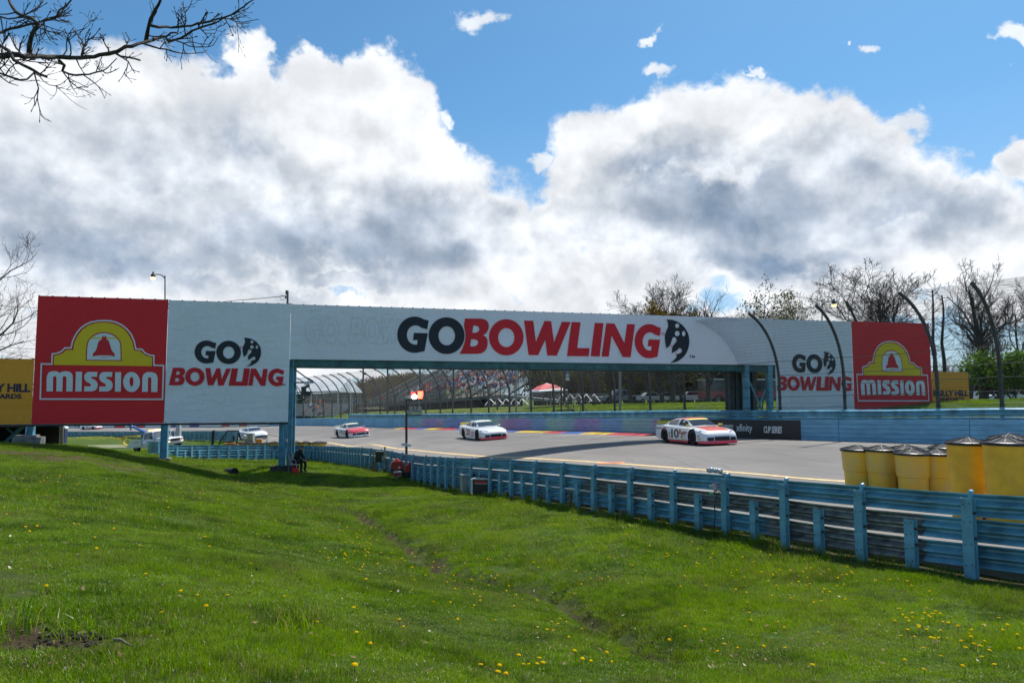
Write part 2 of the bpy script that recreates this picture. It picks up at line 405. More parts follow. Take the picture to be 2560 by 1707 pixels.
def march(px, py, f=None):
    f = f or G0
    d = ray(px, py); ts = np.concatenate([np.arange(1, 60, .1), np.arange(60, 300, .5)]) / d.y
    xs, ys, zs = d.x * ts, d.y * ts, EZ + d.z * ts
    g = f(xs, ys); k = np.argmax(zs < g)
    return Vector((float(xs[k]), float(ys[k]), float(g[k])))
furrow_px = [(1650, 1640), (1620, 1612), (1580, 1590), (1510, 1560), (1490, 1545), (1440, 1520), (1400, 1495), (1340, 1470), (1240, 1450), (1130, 1430), (1080, 1405), (1010, 1350), (960, 1320), (930, 1300), (900, 1278), (835, 1262)]
furrow = [march(*q) for q in furrow_px]
_fr, _ = spline([(q.x, q.y) for q in furrow], .2)
def fur_dist(X, Y):
    d = np.full(np.shape(X), 99.0)
    for q in _fr[::2]:
        d = np.minimum(d, np.hypot(X - q[0], Y - q[1]))
    return d
def vnoise(X, Y, sc, seed=0):
    X = np.asarray(X) * sc + seed * 17.3; Y = np.asarray(Y) * sc - seed * 9.1
    xi = np.floor(X).astype(int); yi = np.floor(Y).astype(int); fx = X - xi; fy = Y - yi
    fx = fx * fx * (3 - 2 * fx); fy = fy * fy * (3 - 2 * fy)
    def h(a, b):
        v = np.sin(a * 127.1 + b * 311.7 + seed) * 43758.5453; return v - np.floor(v)
    return (h(xi, yi) * (1 - fx) + h(xi + 1, yi) * fx) * (1 - fy) + (h(xi, yi + 1) * (1 - fx) + h(xi + 1, yi + 1) * fx) * fy
def Gd(X, Y):
    """ground height with the furrow and small lumps."""
    X = np.asarray(X, float); Y = np.asarray(Y, float)
    z = G0(X, Y)
    near = (Y < 45) & (Y > 0)
    fd = fur_dist(X, Y)
    wv = .5 + vnoise(X, Y, .9, 3)
    z = z - .26 * np.exp(-(fd / .19) ** 2) * wv * near + .05 * np.exp(-((fd - .5) / .25) ** 2) * near
    z = z - .20 * np.exp(-(fd / .6) ** 2) * near
    z = z + ((vnoise(X, Y, .7, 1) - .5) * .09 + (vnoise(X, Y, 2.1, 2) - .5) * .035) * near
    return z
def gz(x, y): return float(Gd(np.array([x]), np.array([y]))[0])
def tz(x, y): return float(T(np.array([x]), np.array([y]))[0])

def axis_lines(lo, hi, a, b, step, far):
    xs = list(np.arange(a, b + 1e-6, step)); x = b; s = step
    while x < hi: s = min(s * 1.045, 200); x += s; xs.append(x)
    x = a; s = step
    while x > lo: s = min(s * 1.055, 200); x -= s; xs.insert(0, x)
    return np.array(xs)
# ------------------------------------------------------------------ ground materials
def ground_material():
    mt = D.materials.new('grass_ground'); mt.use_nodes = True; N = mt.node_tree.nodes; L = mt.node_tree.links; b = N['Principled BSDF']
    b.inputs['Roughness'].default_value = .95; b.inputs['Specular IOR Level'].default_value = .1
    geo = N.new('ShaderNodeNewGeometry')
    def nz(s, d=8, r=.6):
        n = N.new('ShaderNodeTexNoise'); n.inputs['Scale'].default_value = s; n.inputs['Detail'].default_value = d; n.inputs['Roughness'].default_value = r; L.new(geo.outputs['Position'], n.inputs['Vector']); return n.outputs['Fac']
    def mix(f, a, c):
        n = N.new('ShaderNodeMix'); n.data_type = 'RGBA'
        for i, x in ((0, f), (6, a), (7, c)):
            if isinstance(x, tuple): n.inputs[i].default_value = (*x, 1)
            else: L.new(x, n.inputs[i])
        return n.outputs[2]
    def mr(x, a, c):
        n = N.new('ShaderNodeMapRange'); n.inputs[1].default_value = a; n.inputs[2].default_value = c; L.new(x, n.inputs[0]); return n.outputs[0]
    g = mix(mr(nz(.35, 5), .35, .65), (.03, .06, .01), (.06, .11, .016))
    g = mix(mr(nz(9, 6, .75), .45, .7), g, (.11, .15, .03))
    g = mix(mr(nz(1.3, 8, .7), .60, .72), g, (.13, .12, .05))
    at = N.new('ShaderNodeAttribute'); at.attribute_name = 'soil'
    soil = mix(mr(nz(14, 8, .7), .35, .65), (.035, .024, .016), (.12, .088, .048))
    c = mix(mr(at.outputs['Fac'], .05, .9), g, soil)
    at2 = N.new('ShaderNodeAttribute'); at2.attribute_name = 'dand'
    sp = N.new('ShaderNodeTexVoronoi'); sp.inputs['Scale'].default_value = 2.2; L.new(geo.outputs['Position'], sp.inputs['Vector'])
    dm = N.new('ShaderNodeMath'); dm.operation = 'MULTIPLY'; L.new(mr(sp.outputs['Distance'], .34, .22), dm.inputs[0]); L.new(at2.outputs['Fac'], dm.inputs[1])
    c = mix(dm.outputs[0], c, (.62, .45, .01))
    L.new(c, b.inputs['Base Color'])
    bp = N.new('ShaderNodeBump'); bp.inputs['Strength'].default_value = .9; bp.inputs['Distance'].default_value = .06
    L.new(nz(22, 6, .75), bp.inputs['Height']); L.new(bp.outputs[0], b.inputs['Normal'])
    return mt
GM = ground_material()
def soil_at(X, Y):
    fd = fur_dist(X, Y); s = np.exp(-(fd / .26) ** 2) * (.5 + .9 * vnoise(X, Y, 1.3, 5))
    r1 = np.full(np.shape(X), 99.0)
    for q in rail1.p[::2]: r1 = np.minimum(r1, np.hypot(X - q[0], Y - q[1]))
    s = np.maximum(s, np.exp(-(r1 / .35) ** 2) * 1.1)
    for (px, py, rx, ry, a) in SPOTS:
        c = SPOTC[(px, py)]
        q = np.hypot((X - c.x) / rx, (Y - c.y) / ry); s = np.maximum(s, a * np.clip(1.5 - q + (vnoise(X, Y, 3, 6) - .5) * 1.4, 0, 1))
    s = s + np.clip(vnoise(X, Y, .8, 8) * vnoise(X, Y, 3.1, 9) - .55, 0, 1) * 1.6
    return np.clip(s, 0, 1)
SPOTS = [(190, 1608, .6, .22, 1.0), (150, 1626, .45, .15, 1.0), (330, 1690, .4, .14, .5), (200, 1150, 4.2, 1.2, .8), (40, 1135, 4.0, 1.4, .8), (330, 1165, 3.0, 1.0, .45), (20, 1450, .7, .5, .35),
         (120, 1560, .9, .5, .5), (250, 1580, .5, .2, .6), (1700, 1530, .6, .3, .3), (560, 1620, .25, .1, .5), (1480, 1370, .25, .2, .8), (1545, 1392, .22, .15, .8), (1700, 1380, .4, .15, .4), (30, 1290, .8, .5, .3)]
SPOTC = {(a, b): march(a, b) for a, b, *_ in SPOTS}
xs = axis_lines(-2500, 2500, -26, 16, .3, 0); ys = axis_lines(-60, 3500, 1.5, 38, .27, 0)
XX, YY = np.meshgrid(xs, ys); ZZ = Gd(XX, YY)
inn = in_track(XX, YY); ZZ = np.where(inn, np.minimum(ZZ, T(XX, YY) - .22), ZZ)
wd = np.full(XX.shape, 99.0); ws_ = np.zeros(XX.shape)
for q in wall.p[::4]:
    d_ = np.hypot(XX - q[0], YY - q[1]); m_ = d_ < wd; wd = np.where(m_, d_, wd); ws_ = np.where(m_, q[2], ws_)
ZZ = np.where(wd < 3.5, np.minimum(ZZ, ws_ - .15), ZZ)
far = np.clip((np.hypot(XX, YY - 60) - 260) / 900, 0, 1); ZZ = ZZ + far * 0
me = D.meshes.new('ground'); nv = XX.size
idx = np.arange(nv).reshape(XX.shape)
fc = np.stack([idx[:-1, :-1], idx[:-1, 1:], idx[1:, 1:], idx[1:, :-1]], -1).reshape(-1, 4)
me.from_pydata(np.stack([XX, YY, ZZ], -1).reshape(-1, 3).tolist(), [], fc.tolist()); me.materials.append(GM)
me.polygons.foreach_set('use_smooth', [True] * len(me.polygons))
so_ = soil_at(XX.ravel(), YY.ravel()) * (np.hypot(XX.ravel(), YY.ravel()) < 90)
a_ = me.attributes.new('soil', 'FLOAT', 'POINT'); a_.data.foreach_set('value', so_.astype(np.float32))
farD = ((YY > 42) & (YY < 170)).ravel() * np.clip(vnoise(XX, YY, .09, 11).ravel() * 2.2 - .75, 0, 1)
a_ = me.attributes.new('dand', 'FLOAT', 'POINT'); a_.data.foreach_set('value', farD.astype(np.float32))
ground = link_mesh('ground', me); tag(ground, kind='structure')

# asphalt: ruled strip between the near edge and the wall foot, with a curb face on the near side
ASPH = pm('asphalt', (.225, .208, .19), rough=.82, var=.1, scale=.25, bump=.25, bscale=60, spec=.35, coord='Object', stretch=(1, 1, 1))
def asphalt_extra():
    nt = ASPH.node_tree; N = nt.nodes; L = nt.links; b = N['Principled BSDF']
    old = b.inputs['Base Color'].links[0].from_socket
    tc = N.new('ShaderNodeTexCoord'); uv = N.new('ShaderNodeUVMap')
    mp = N.new('ShaderNodeMapping'); mp.inputs['Scale'].default_value = (.012, 1.3, 1); L.new(uv.outputs[0], mp.inputs[0])
    n = N.new('ShaderNodeTexNoise'); n.inputs['Scale'].default_value = 2.2; n.inputs['Detail'].default_value = 6; L.new(mp.outputs[0], n.inputs['Vector'])
    mr = N.new('ShaderNodeMapRange'); mr.inputs[1].default_value = .42; mr.inputs[2].default_value = .72; L.new(n.outputs['Fac'], mr.inputs[0])
    mx = N.new('ShaderNodeMix'); mx.data_type = 'RGBA'; mx.blend_type = 'MULTIPLY'; L.new(mr.outputs[0], mx.inputs[0]); L.new(old, mx.inputs[6]); mx.inputs[7].default_value = (.78, .78, .8, 1)
    n2 = N.new('ShaderNodeTexNoise'); n2.inputs['Scale'].default_value = 40; n2.inputs['Detail'].default_value = 3; L.new(tc.outputs['Object'], n2.inputs['Vector'])
    mx2 = N.new('ShaderNodeMix'); mx2.data_type = 'RGBA'; mx2.blend_type = 'OVERLAY'; mx2.inputs[0].default_value = .25; L.new(mx.outputs[2], mx2.inputs[6]); L.new(n2.outputs['Color'], mx2.inputs[7])
    su = N.new('ShaderNodeSeparateXYZ'); L.new(uv.outputs[0], su.inputs[0])
    r1 = N.new('ShaderNodeMapRange'); r1.interpolation_type = 'SMOOTHSTEP'; r1.inputs[1].default_value = 3.5; r1.inputs[2].default_value = 8; L.new(su.outputs[1], r1.inputs[0])
    r2 = N.new('ShaderNodeMapRange'); r2.interpolation_type = 'SMOOTHSTEP'; r2.inputs[1].default_value = 15; r2.inputs[2].default_value = 10.5; L.new(su.outputs[1], r2.inputs[0])
    mu = N.new('ShaderNodeMath'); mu.operation = 'MULTIPLY'; L.new(r1.outputs[0], mu.inputs[0]); L.new(r2.outputs[0], mu.inputs[1]); mu2 = N.new('ShaderNodeMath'); mu2.operation = 'MULTIPLY'; mu2.inputs[1].default_value = .75; L.new(mu.outputs[0], mu2.inputs[0])
    mx3 = N.new('ShaderNodeMix'); mx3.data_type = 'RGBA'; mx3.blend_type = 'MULTIPLY'; L.new(mu2.outputs[0], mx3.inputs[0]); L.new(mx2.outputs[2], mx3.inputs[6]); mx3.inputs[7].default_value = (.70, .71, .74, 1)
    L.new(mx3.outputs[2], b.inputs['Base Color'])
asphalt_extra()
eP = Path(EDGE, .5)
def strip_pt(s, t):
    """s: 0..1 along (by matched arc length tables), t 0..1 across."""
    a = eP.at(s * eP.L); b = wall.at(wmap(s)); x = a[0] + (b[0] - a[0]) * t; y = a[1] + (b[1] - a[1]) * t
    return x, y
_ws = [0, 12 / 1, 0]
def wmap(s):
    # match edge position to the wall position roughly perpendicular
    return float(np.interp(s * eP.L, _em, _wm))
_em = []; _wm = []
for k in range(0, 60):
    d = eP.L * k / 59; q = eP.at(d); dd = np.hypot(wall.p[:, 0] - q[0], wall.p[:, 1] - q[1]); w_ = wall.s[int(np.argmin(dd))]
    _em.append(d); _wm.append(max(w_, _wm[-1] if _wm else 0))
_wm[0] = 0; _wm[-1] = wall.L
def make_track():
    NS, NT = 260, 26; V = []; UV = []
    for i in range(NS + 1):
        s = i / NS
        for j in range(NT + 1):
            x, y = strip_pt(s, j / NT); V.append((x, y)); UV.append((s * eP.L, j / NT * 18))
    V = np.array(V); Z = T(V[:, 0], V[:, 1])
    verts = [(V[k, 0], V[k, 1], Z[k]) for k in range(len(V))]; faces = []
    for i in range(NS):
        for j in range(NT):
            a = i * (NT + 1) + j; faces.append((a, a + 1, a + NT + 2, a + NT + 1)[::-1])
    b = len(verts)
    for i in range(NS + 1): q = verts[i * (NT + 1)]; verts.append((q[0], q[1], q[2] - .75)); UV.append((0, 0))
    for i in range(NS): faces.append((b + i, b + i + 1, (i + 1) * (NT + 1), i * (NT + 1))[::-1])
    me = D.meshes.new('race_track'); me.from_pydata(verts, [], faces); me.materials.append(ASPH)
    uvl = me.uv_layers.new(name='UVMap'); li = np.zeros(len(me.loops), int); me.loops.foreach_get('vertex_index', li)
    uvl.data.foreach_set('uv', np.array(UV)[li].astype(np.float32).ravel())
    me.polygons.foreach_set('use_smooth', [True] * len(me.polygons)); me.set_sharp_from_angle(angle=R(40))
    o = link_mesh('race_track', me); tag(o, kind='structure')
make_track()
def sheet(name, line, width, mat_, lift, f=None, n_w=2, kind='structure', parent=None, side=0):
    """flat band following line (xy points) on the track surface."""
    f = f or T; ln, _ = spline(line, .5); mb = MB(); rows = []
    for i in range(len(ln)):
        a = ln[max(i - 1, 0)]; b = ln[min(i + 1, len(ln) - 1)]; d = (b - a)[:2]; d /= np.linalg.norm(d); nrm = np.array([-d[1], d[0]])
        w0 = width(i / (len(ln) - 1)) if callable(width) else width
        row = []
        for j in range(n_w + 1):
            q = ln[i][:2] + nrm * (j / n_w - .5 + side * .5) * w0; row.append((q[0], q[1], float(f(q[0], q[1])) + lift))
        rows.append(row)
    mb.quadgrid(rows); o = mb.build(name, mat_, parent)
    me_ = o.data
    if me_.polygons[0].normal.z < 0: me_.flip_normals()
    if kind: tag(o, kind=kind)
    return o
def tp(px, py): q = march(px, py, T); return (q.x, q.y)
YEL = pm('yellow_line_paint', (.75, .52, .22), rough=.7, var=.15, scale=4); WHT = pm('white_line_paint', (.68, .67, .64), rough=.7, var=.15, scale=4)
sheet('yellow_line', [tp(2140, 1205), tp(1950, 1191), tp(1720, 1172), tp(1500, 1156), tp(1300, 1144), tp(1155, 1136), tp(1020, 1124), tp(900, 1114), tp(820, 1107), tp(700, 1101)], .22, YEL, .006)
sheet('white_line', [tp(2560, 1122), tp(2115, 1108), tp(1990, 1103), tp(1840, 1098), tp(1640, 1092), tp(1400, 1086)], .16, WHT, .006)
sheet('white_line', [tp(1100, 1073), tp(950, 1069.5), tp(730, 1066.5), tp(560, 1067.5), tp(300, 1074)], .22, WHT, .006)
SK = pm('tyre_rubber_mark', (.085, .082, .08), rough=.75, var=.2, scale=6)
SK2 = pm('faint_rubber_mark', (.17, .165, .158), rough=.8, var=.15, scale=5)
for pts, w_, m_ in [([(1560, 1142), (1590, 1155), (1600, 1166)], .16, SK2), ([(1620, 1125), (1700, 1150), (1755, 1180)], .13, SK2), ([(1730, 1138), (1800, 1158), (1850, 1186)], .16, SK2),
                 ([(1470, 1130), (1445, 1142), (1420, 1152)], .1, SK2), ([(1530, 1122), (1570, 1132), (1650, 1140), (1675, 1168)], .1, SK2), ([(1900, 1128), (1990, 1140), (2080, 1155)], .12, SK2),
                 ([(946, 1067.5), (944, 1071), (941, 1075)], .2, SK2), ([(952, 1068), (951, 1072), (948, 1076)], .2, SK2), ([(1860, 1120), (2000, 1125), (2100, 1127)], .1, SK2)]:
    sheet('tyre_mark', [tp(*q) for q in pts], lambda t, w=w_: w * (1 - abs(2 * t - 1) ** 3 * .85) + .01, m_, .004)
ORG = pm('orange_mark_paint', (.72, .22, .09), rough=.7, var=.2, scale=4)
mb = MB(); mb.poly([(*tp(*q), tz(*tp(*q)) + .012) for q in ((1495, 1161), (1490, 1158), (1560, 1155), (1563, 1158))]); tag(mb.build('orange_track_mark', ORG), kind='structure')
# dirt service path on the left infield
PTH = pm('dirt_path', (.23, .22, .13), rough=.95, var=.25, scale=1.5, col2=(.10, .14, .05))
def gpath(px, py, Y): q = P(px, py, Y); return (q.x, q.y)
sheet('service_path', [gpath(120, 1110, 84), gpath(260, 1112, 82), gpath(420, 1118, 80)], 5.0, PTH, .05, f=lambda x, y: Gd(np.array([x]), np.array([y]))[0], n_w=6)
# painted kerb under the far wall
KC = {'r': pm('kerb_red', (.55, .03, .04), rough=.55, var=.15), 'b': pm('kerb_blue', (.05, .13, .42), rough=.55, var=.15), 'y': pm('kerb_yellow', (.75, .50, .04), rough=.55, var=.15), 'w': pm('kerb_cream', (.7, .62, .5), rough=.55, var=.1)}
kerb = tag(empty('kerb', (8.6, 46, tz(8.6, 46))), kind='structure')
kpx = [(990, 'w'), (1015, 'y'), (1028, 'r'), (1068, 'b'), (1090, 'y'), (1125, 'r'), (1168, 'b'), (1205, 'y'), (1250, 'r'), (1290, 'b'), (1325, 'y'), (1395, 'r'), (1440, 'b'), (1492, 'y'), (1560, 'r'), (1650, None)]
for (a, c), (b2, _) in zip(kpx[:-1], kpx[1:]):
    s0, s1 = wall.s_at_px(b2), wall.s_at_px(a); mb = MB(); rows = []
    for i in range(7):
        s = s0 + (s1 - s0) * (i + .03) / 6.06; q = wall.at(s); d = wall.dir(s); n = np.array([-d[1], d[0]]); n = -n if n.dot(np.array([-q[0], 20 - q[1]])) < 0 else n
        kw = 1.5 if a > 1010 else .5
        r = []
        for t_, hz_ in ((.12, .10), (.12 + kw * .5, .085), (.12 + kw * .85, .045), (.12 + kw, .0)):
            X_, Y_ = q[0] + n[0] * t_, q[1] + n[1] * t_; r.append((X_, Y_, tz(X_, Y_) + hz_ + .005))
        rows.append(r)
    mb.quadgrid(rows); o = mb.build('kerb_block', KC[c], kerb, world=True)
    if o.data.polygons[0].normal.z < 0: o.data.flip_normals()
# ------------------------------------------------------------------ guard rails
BLUE = pm('guardrail_blue_paint', (.165, .415, .545), rough=.3, var=.26, scale=1.8, stretch=(1, 1, .5), bump=.12, bscale=9, spec=.6)
BLUE2 = pm('post_blue_paint', (.15, .385, .50), rough=.45, var=.16, scale=3, bump=.1, bscale=20)
GALV = pm('weathered_galvanised_steel', (.30, .32, .32), rough=.42, metal=.35, var=.3, scale=4, bump=.2, bscale=14)
RUST = pm('rusty_bolt', (.07, .045, .035), rough=.8, var=.3, scale=20)
DSTEEL = pm('dark_steel', (.05, .055, .058), rough=.5, metal=.5, var=.2)
LSTEEL = pm('galvanised_pipe', (.28, .30, .31), rough=.4, metal=.7, var=.15)
WP = [(a * 1.6, b * 1.2) for a, b in [(0, .0), (0, .018), (.045, .05), (.085, .07), (.088, .095), (.045, .125), (.0, .145), (0, .165), (.045, .185), (.085, .215), (.088, .24), (.045, .262), (0, .292), (0, .31)]]
def beam(path, s0, s1, zf, side, mat_, parent, name='rail_beam', step=.6, prof=WP, th=.006, depth=1.0, off=0.0):
    mb = MB(); n = max(1, int((s1 - s0) / step)); rows = []
    for i in range(n + 1):
        s = s0 + (s1 - s0) * i / n; q = path.at(s); d = path.dir(s); nr = np.array([-d[1], d[0]]) * side; z = zf(s, q)
        rows.append([(q[0] + nr[0] * (a * depth + off), q[1] + nr[1] * (a * depth + off), z + b) for a, b in prof] +
                    [(q[0] + nr[0] * (a * depth + off + th), q[1] + nr[1] * (a * depth + off + th), z + b) for a, b in prof[::-1]])
    mb.quadgrid(rows, close=True)
    for i0 in (0, n):
        m_ = len(prof); b0 = i0 * 2 * m_
        for k in range(m_ - 1): mb.f.append((b0 + k, b0 + k + 1, b0 + 2 * m_ - 2 - k, b0 + 2 * m_ - 1 - k)); mb.mi.append(0)
    return mb.build(name, mat_, parent, smooth=True, world=True)
def post_mesh(h, name, mats):
    """C channel: web towards -y (camera side), flanges back to +y, bracket and bolts. origin at the ground, top at z=h"""
    mb = MB(); w, dp, t = .15, .085, .008
    top = h; lo = -.25
    mb.box((0, 0, (top + lo) / 2), (w, t, top - lo)); mb.box((-w / 2 - t / 2, dp / 2 - t / 2, (top + lo) / 2), (t, dp, top - lo)); mb.box((w / 2 + t / 2, dp / 2 - t / 2, (top + lo) / 2), (t, dp, top - lo))
    mb.box((-w / 2 - .02, dp - t, (top + lo) / 2), (.03, t, top - lo)); mb.box((w / 2 + .02, dp - t, (top + lo) / 2), (.03, t, top - lo))
    if h > 1.0:
        mb.tube([(.045, .06, h - .04), (.045, .06, h + .06), (.045, .075, h + .10), (.045, .12, h + .11)], .035, n=8)
    mb.cur = 1
    for k, z in enumerate((h * .93, h * .70, h * .42, h * .16)):
        for sx in (-1, 1):
            mb.tube([(sx * .045, -.012, z + sx * .01), (sx * .045, .0, z + sx * .01)], .011, n=6)
    for z in (h * .82, h * .5):
        mb.tube([(w / 2 + .01, .03, z), (w / 2 + .045, .03, z)], .022, n=7)
    return mb.build(name, mats, link=False)
POSTM = {}
def add_post(parent, x, y, zb, h, ang, name='post', lean=0.0):
    key = round(h, 1)
    if key not in POSTM: POSTM[key] = post_mesh(key, 'post', [BLUE2, RUST])
    o = D.objects.new(name, POSTM[key]); C.objects.link(o); o.parent = parent; CH.setdefault(parent.name, []).append(o)
    b = parent.location; o.location = (x - b.x, y - b.y, zb - b.z); o.rotation_euler = (lean, lean * .6, ang); o.scale = (1, 1, h / key)
    return o
q0 = rail1.at(rail1.L * .35)
near_rail = thing('guard_rail', 'long pale blue steel guard rail of three stacked beams curving beside the grass bank', 'guard rail', (q0[0], q0[1], q0[2] - 1.3))
SIDE1 = -1 if True else 1
# side pointing to the track
_d = rail1.dir(40); SIDE1 = 1 if np.array([-_d[1], _d[0]]).dot(np.array([5, 0])) > 0 else -1
def rail1_z(row):
    def f(s, q):
        h = q[3]; gap = min(.04, (h - .04 - 1.12) / 2) if h > 1.17 else .015
        return q[2] - .372 - row * (.372 + max(gap, .015)) + .006 * math.sin(s * 1.7 + row * 2)
    return f
SEG = 3.66; s = 0.0; k = 0
s_g0, s_g1 = rail1.s_at_px(2060), rail1.s_at_px(1405)
while s < rail1.L - .5:
    s1 = min(s + SEG, rail1.L)
    for row in range(3):
        if row == 2 and rail1.at(s)[3] < 1.05: continue
        grey = row > 0 and s_g0 < s + 1.8 < s_g1
        if row == 2 and s_g1 - 9 < s < s_g1: grey = False
        beam(rail1, s - .03, s1 + .03, rail1_z(row), SIDE1, GALV if grey else BLUE, near_rail, step=.9, off=.05 + .007 * (k % 2))
    s = s1; k += 1
def place_posts(path, parent, ss, hfun, side, off=-.09, zoff=0.0):
    for s in ss:
        q = path.at(s); d = path.dir(s); nr = np.array([-d[1], d[0]]) * side; h = hfun(q)
        ang = math.atan2(nr[1], nr[0]) - math.pi / 2
        add_post(parent, q[0] + nr[0] * (off), q[1] + nr[1] * off, q[2] - q[3] + zoff, h, ang, lean=rnd.uniform(-.012, .012))
s_ref = rail1.s_at_px(2405)
tall = [s_ref + 1.815 * i for i in range(-9, 60) if 0 < s_ref + 1.815 * i < rail1.L - .2]
tall = [s for s in tall if rail1.at(s)[1] > -3]
place_posts(rail1, near_rail, tall, lambda q: q[3] - .07, SIDE1)
short = [s_ref + 1.815 * (i + .5) for i in range(-9, 60) if 0 < s_ref + 1.815 * (i + .5) < rail1.L - .2]
sA, sB = rail1.s_at_px(1140), rail1.s_at_px(915)
for s in short:
    if rail1.at(s)[1] < -3: continue
    if sA < s < sA + 3 or (sB < s < rail1.s_at_px(800)): place_posts(rail1, near_rail, [s], lambda q: q[3] - .1, SIDE1)
    else: place_posts(rail1, near_rail, [s], lambda q: q[3] * .63, SIDE1)
# short timber pegs at the rail foot
WOOD = pm('old_timber', (.16, .12, .07), rough=.85, var=.25, scale=6, bump=.2)
for px, w_, h_ in ((1436, .1, .5), (1513, .09, .22), (1562, .16, .2), (1365, .08, .3)):
    s = rail1.s_at_px(px); q = rail1.at(s); d = rail1.dir(s); nr = np.array([-d[1], d[0]]) * SIDE1
    mb = MB(); mb.box((0, 0, h_ / 2 - .08), (w_, w_ * .8, h_ + .16)); x, y = q[0] - nr[0] * .22, q[1] - nr[1] * .22
    o = mb.build('timber_stake', WOOD); o.location = (x, y, q[2] - q[3]); o.rotation_euler = (.03, .05, .4)
    lab = {1436: 'tall thin dark timber stake leaning against the blue guard rail', 1513: 'small square timber stake at the foot of the blue guard rail', 1562: 'squat thick timber block at the foot of a tall blue post', 1365: 'thin timber stake half hidden in weeds by a blue post'}[px]
    tag(o, lab, 'stake', 'timber stakes along the guard rail')
# wire drooping along the near rail
CABLE = pm('black_cable', (.012, .012, .013), rough=.6, var=.1)
wire = thing('cable', 'thin black cable strung along the tops of the blue rail posts', 'cable', (4, 16, 2))
mb = MB()
for i in range(len(tall) - 1):
    if not (rail1.s_at_px(2560) < tall[i] < rail1.s_at_px(1380)): continue
    pts = []
    for t in range(7):
        s = tall[i] + 1.815 * t / 6; q = rail1.at(s); d = rail1.dir(s); nr = np.array([-d[1], d[0]]) * SIDE1
        sag = (.10 + .16 * ((i * 7) % 3) / 2) * (1 - (2 * t / 6 - 1) ** 2)
        pts.append((q[0] - nr[0] * .12, q[1] - nr[1] * .12, q[2] - .10 - sag))
    mb.tube(pts, .004, n=4)
mb.build('wire', CABLE, wire, world=True)

q0 = rail2.at(30)
rail2_t = thing('guard_rail', 'distant pale blue guard rail behind the tow truck on the left infield', 'guard rail', (q0[0], q0[1], q0[2]))
_d = rail2.dir(10); SIDE2 = 1 if np.array([-_d[1], _d[0]]).dot(np.array([0, 5])) > 0 else -1
s = 0.0; k = 0
while s < rail2.L - 2:
    for row in range(3):
        beam(rail2, s, min(s + 7.4, rail2.L), lambda s_, q, r=row: q[2] + .08 + r * .33, SIDE2, BLUE, rail2_t, step=3.7, off=.05 + .008 * (k % 2))
    s += 7.32; k += 1
for i in range(int(rail2.L / 1.83)):
    if i > 90: break
    s = i * 1.83; q = rail2.at(s); d = rail2.dir(s); nr = np.array([-d[1], d[0]]) * SIDE2
    add_post(rail2_t, q[0] - nr[0] * .09, q[1] - nr[1] * .09, q[2], 1.05 if i % 2 == 0 else .75, math.atan2(nr[1], nr[0]) - math.pi / 2)

# ------------------------------------------------------------------ far wall of stacked tube courses
def wall_material():
    mt = pm('wall_blue_paint', (.17, .42, .60), rough=.5, var=.10, scale=.5, bump=.06, bscale=3, coord='Object')
    nt = mt.node_tree; N = nt.nodes; L = nt.links; b = N['Principled BSDF']; old = b.inputs['Base Color'].links[0].from_socket
    at = N.new('ShaderNodeAttribute'); at.attribute_name = 'run'
    rp = N.new('ShaderNodeValToRGB'); L.new(at.outputs['Fac'], rp.inputs[0]); cr = rp.color_ramp; cr.interpolation = 'EASE'
    base = (.17, .42, .60, 1); pu, bl, gr = (.36, .28, .48, 1), (.16, .31, .62, 1), (.24, .48, .50, 1)
    seq = [(1030, base), (1055, gr), (1064, pu), (1098, pu), (1118, bl), (1150, bl), (1178, gr), (1235, gr), (1268, pu), (1300, pu), (1318, pu), (1334, bl), (1358, bl), (1374, gr), (1425, gr), (1442, pu), (1488, pu), (1508, bl), (1550, bl), (1566, gr), (1625, gr), (1643, pu)]
    ss = [wall.s_at_px(px) for px, _ in seq]; lo, hi = min(ss) - 1, max(ss) + 1; WR.extend([lo, hi])
    items = sorted([((s - lo) / (hi - lo), c) for s, (_, c) in zip(ss, seq)], key=lambda t: t[0])
    while len(cr.elements) > 1: cr.elements.remove(cr.elements[-1])
    cr.elements[0].position = items[0][0]; cr.elements[0].color = items[0][1]
    for p_, c in items[1:]: e = cr.elements.new(p_); e.color = c
    mu = N.new('ShaderNodeMix'); mu.data_type = 'RGBA'; 
    gt = N.new('ShaderNodeMath'); gt.operation = 'COMPARE'; gt.inputs[1].default_value = .5; gt.inputs[2].default_value = .499; L.new(at.outputs['Fac'], gt.inputs[0])
    L.new(gt.outputs[0], mu.inputs[0]); L.new(old, mu.inputs[6]); L.new(rp.outputs[0], mu.inputs[7]); 
    mm = N.new('ShaderNodeMix'); mm.data_type = 'RGBA'; mm.blend_type = 'MULTIPLY'; mm.inputs[0].default_value = 1; L.new(mu.outputs[2], mm.inputs[6])
    nz = N.new('ShaderNodeTexNoise'); nz.inputs['Scale'].default_value = 1.3; nz.inputs['Detail'].default_value = 7; tc = N.new('ShaderNodeTexCoord'); mp = N.new('ShaderNodeMapping'); mp.inputs['Scale'].default_value = (1, 1, 4); L.new(tc.outputs['Object'], mp.inputs[0]); L.new(mp.outputs[0], nz.inputs['Vector'])
    mr = N.new('ShaderNodeMapRange'); mr.inputs[1].default_value = .3; mr.inputs[2].default_value = .7; mr.inputs[3].default_value = .78; mr.inputs[4].default_value = 1.08; L.new(nz.outputs['Fac'], mr.inputs[0]); L.new(mr.outputs[0], mm.inputs[7])
    L.new(mm.outputs[2], b.inputs['Base Color'])
    return mt
WR = []
WALLM = wall_material()
q0 = wall.at(60)
wall_t = thing('barrier_wall', 'low blue wall of stacked steel courses along the outside of the track with faded colour bands', 'barrier wall', (q0[0], q0[1], q0[2]))
_d = wall.dir(40); WSIDE = 1 if np.array([-_d[1], _d[0]]).dot(np.array([-5, -5])) > 0 else -1
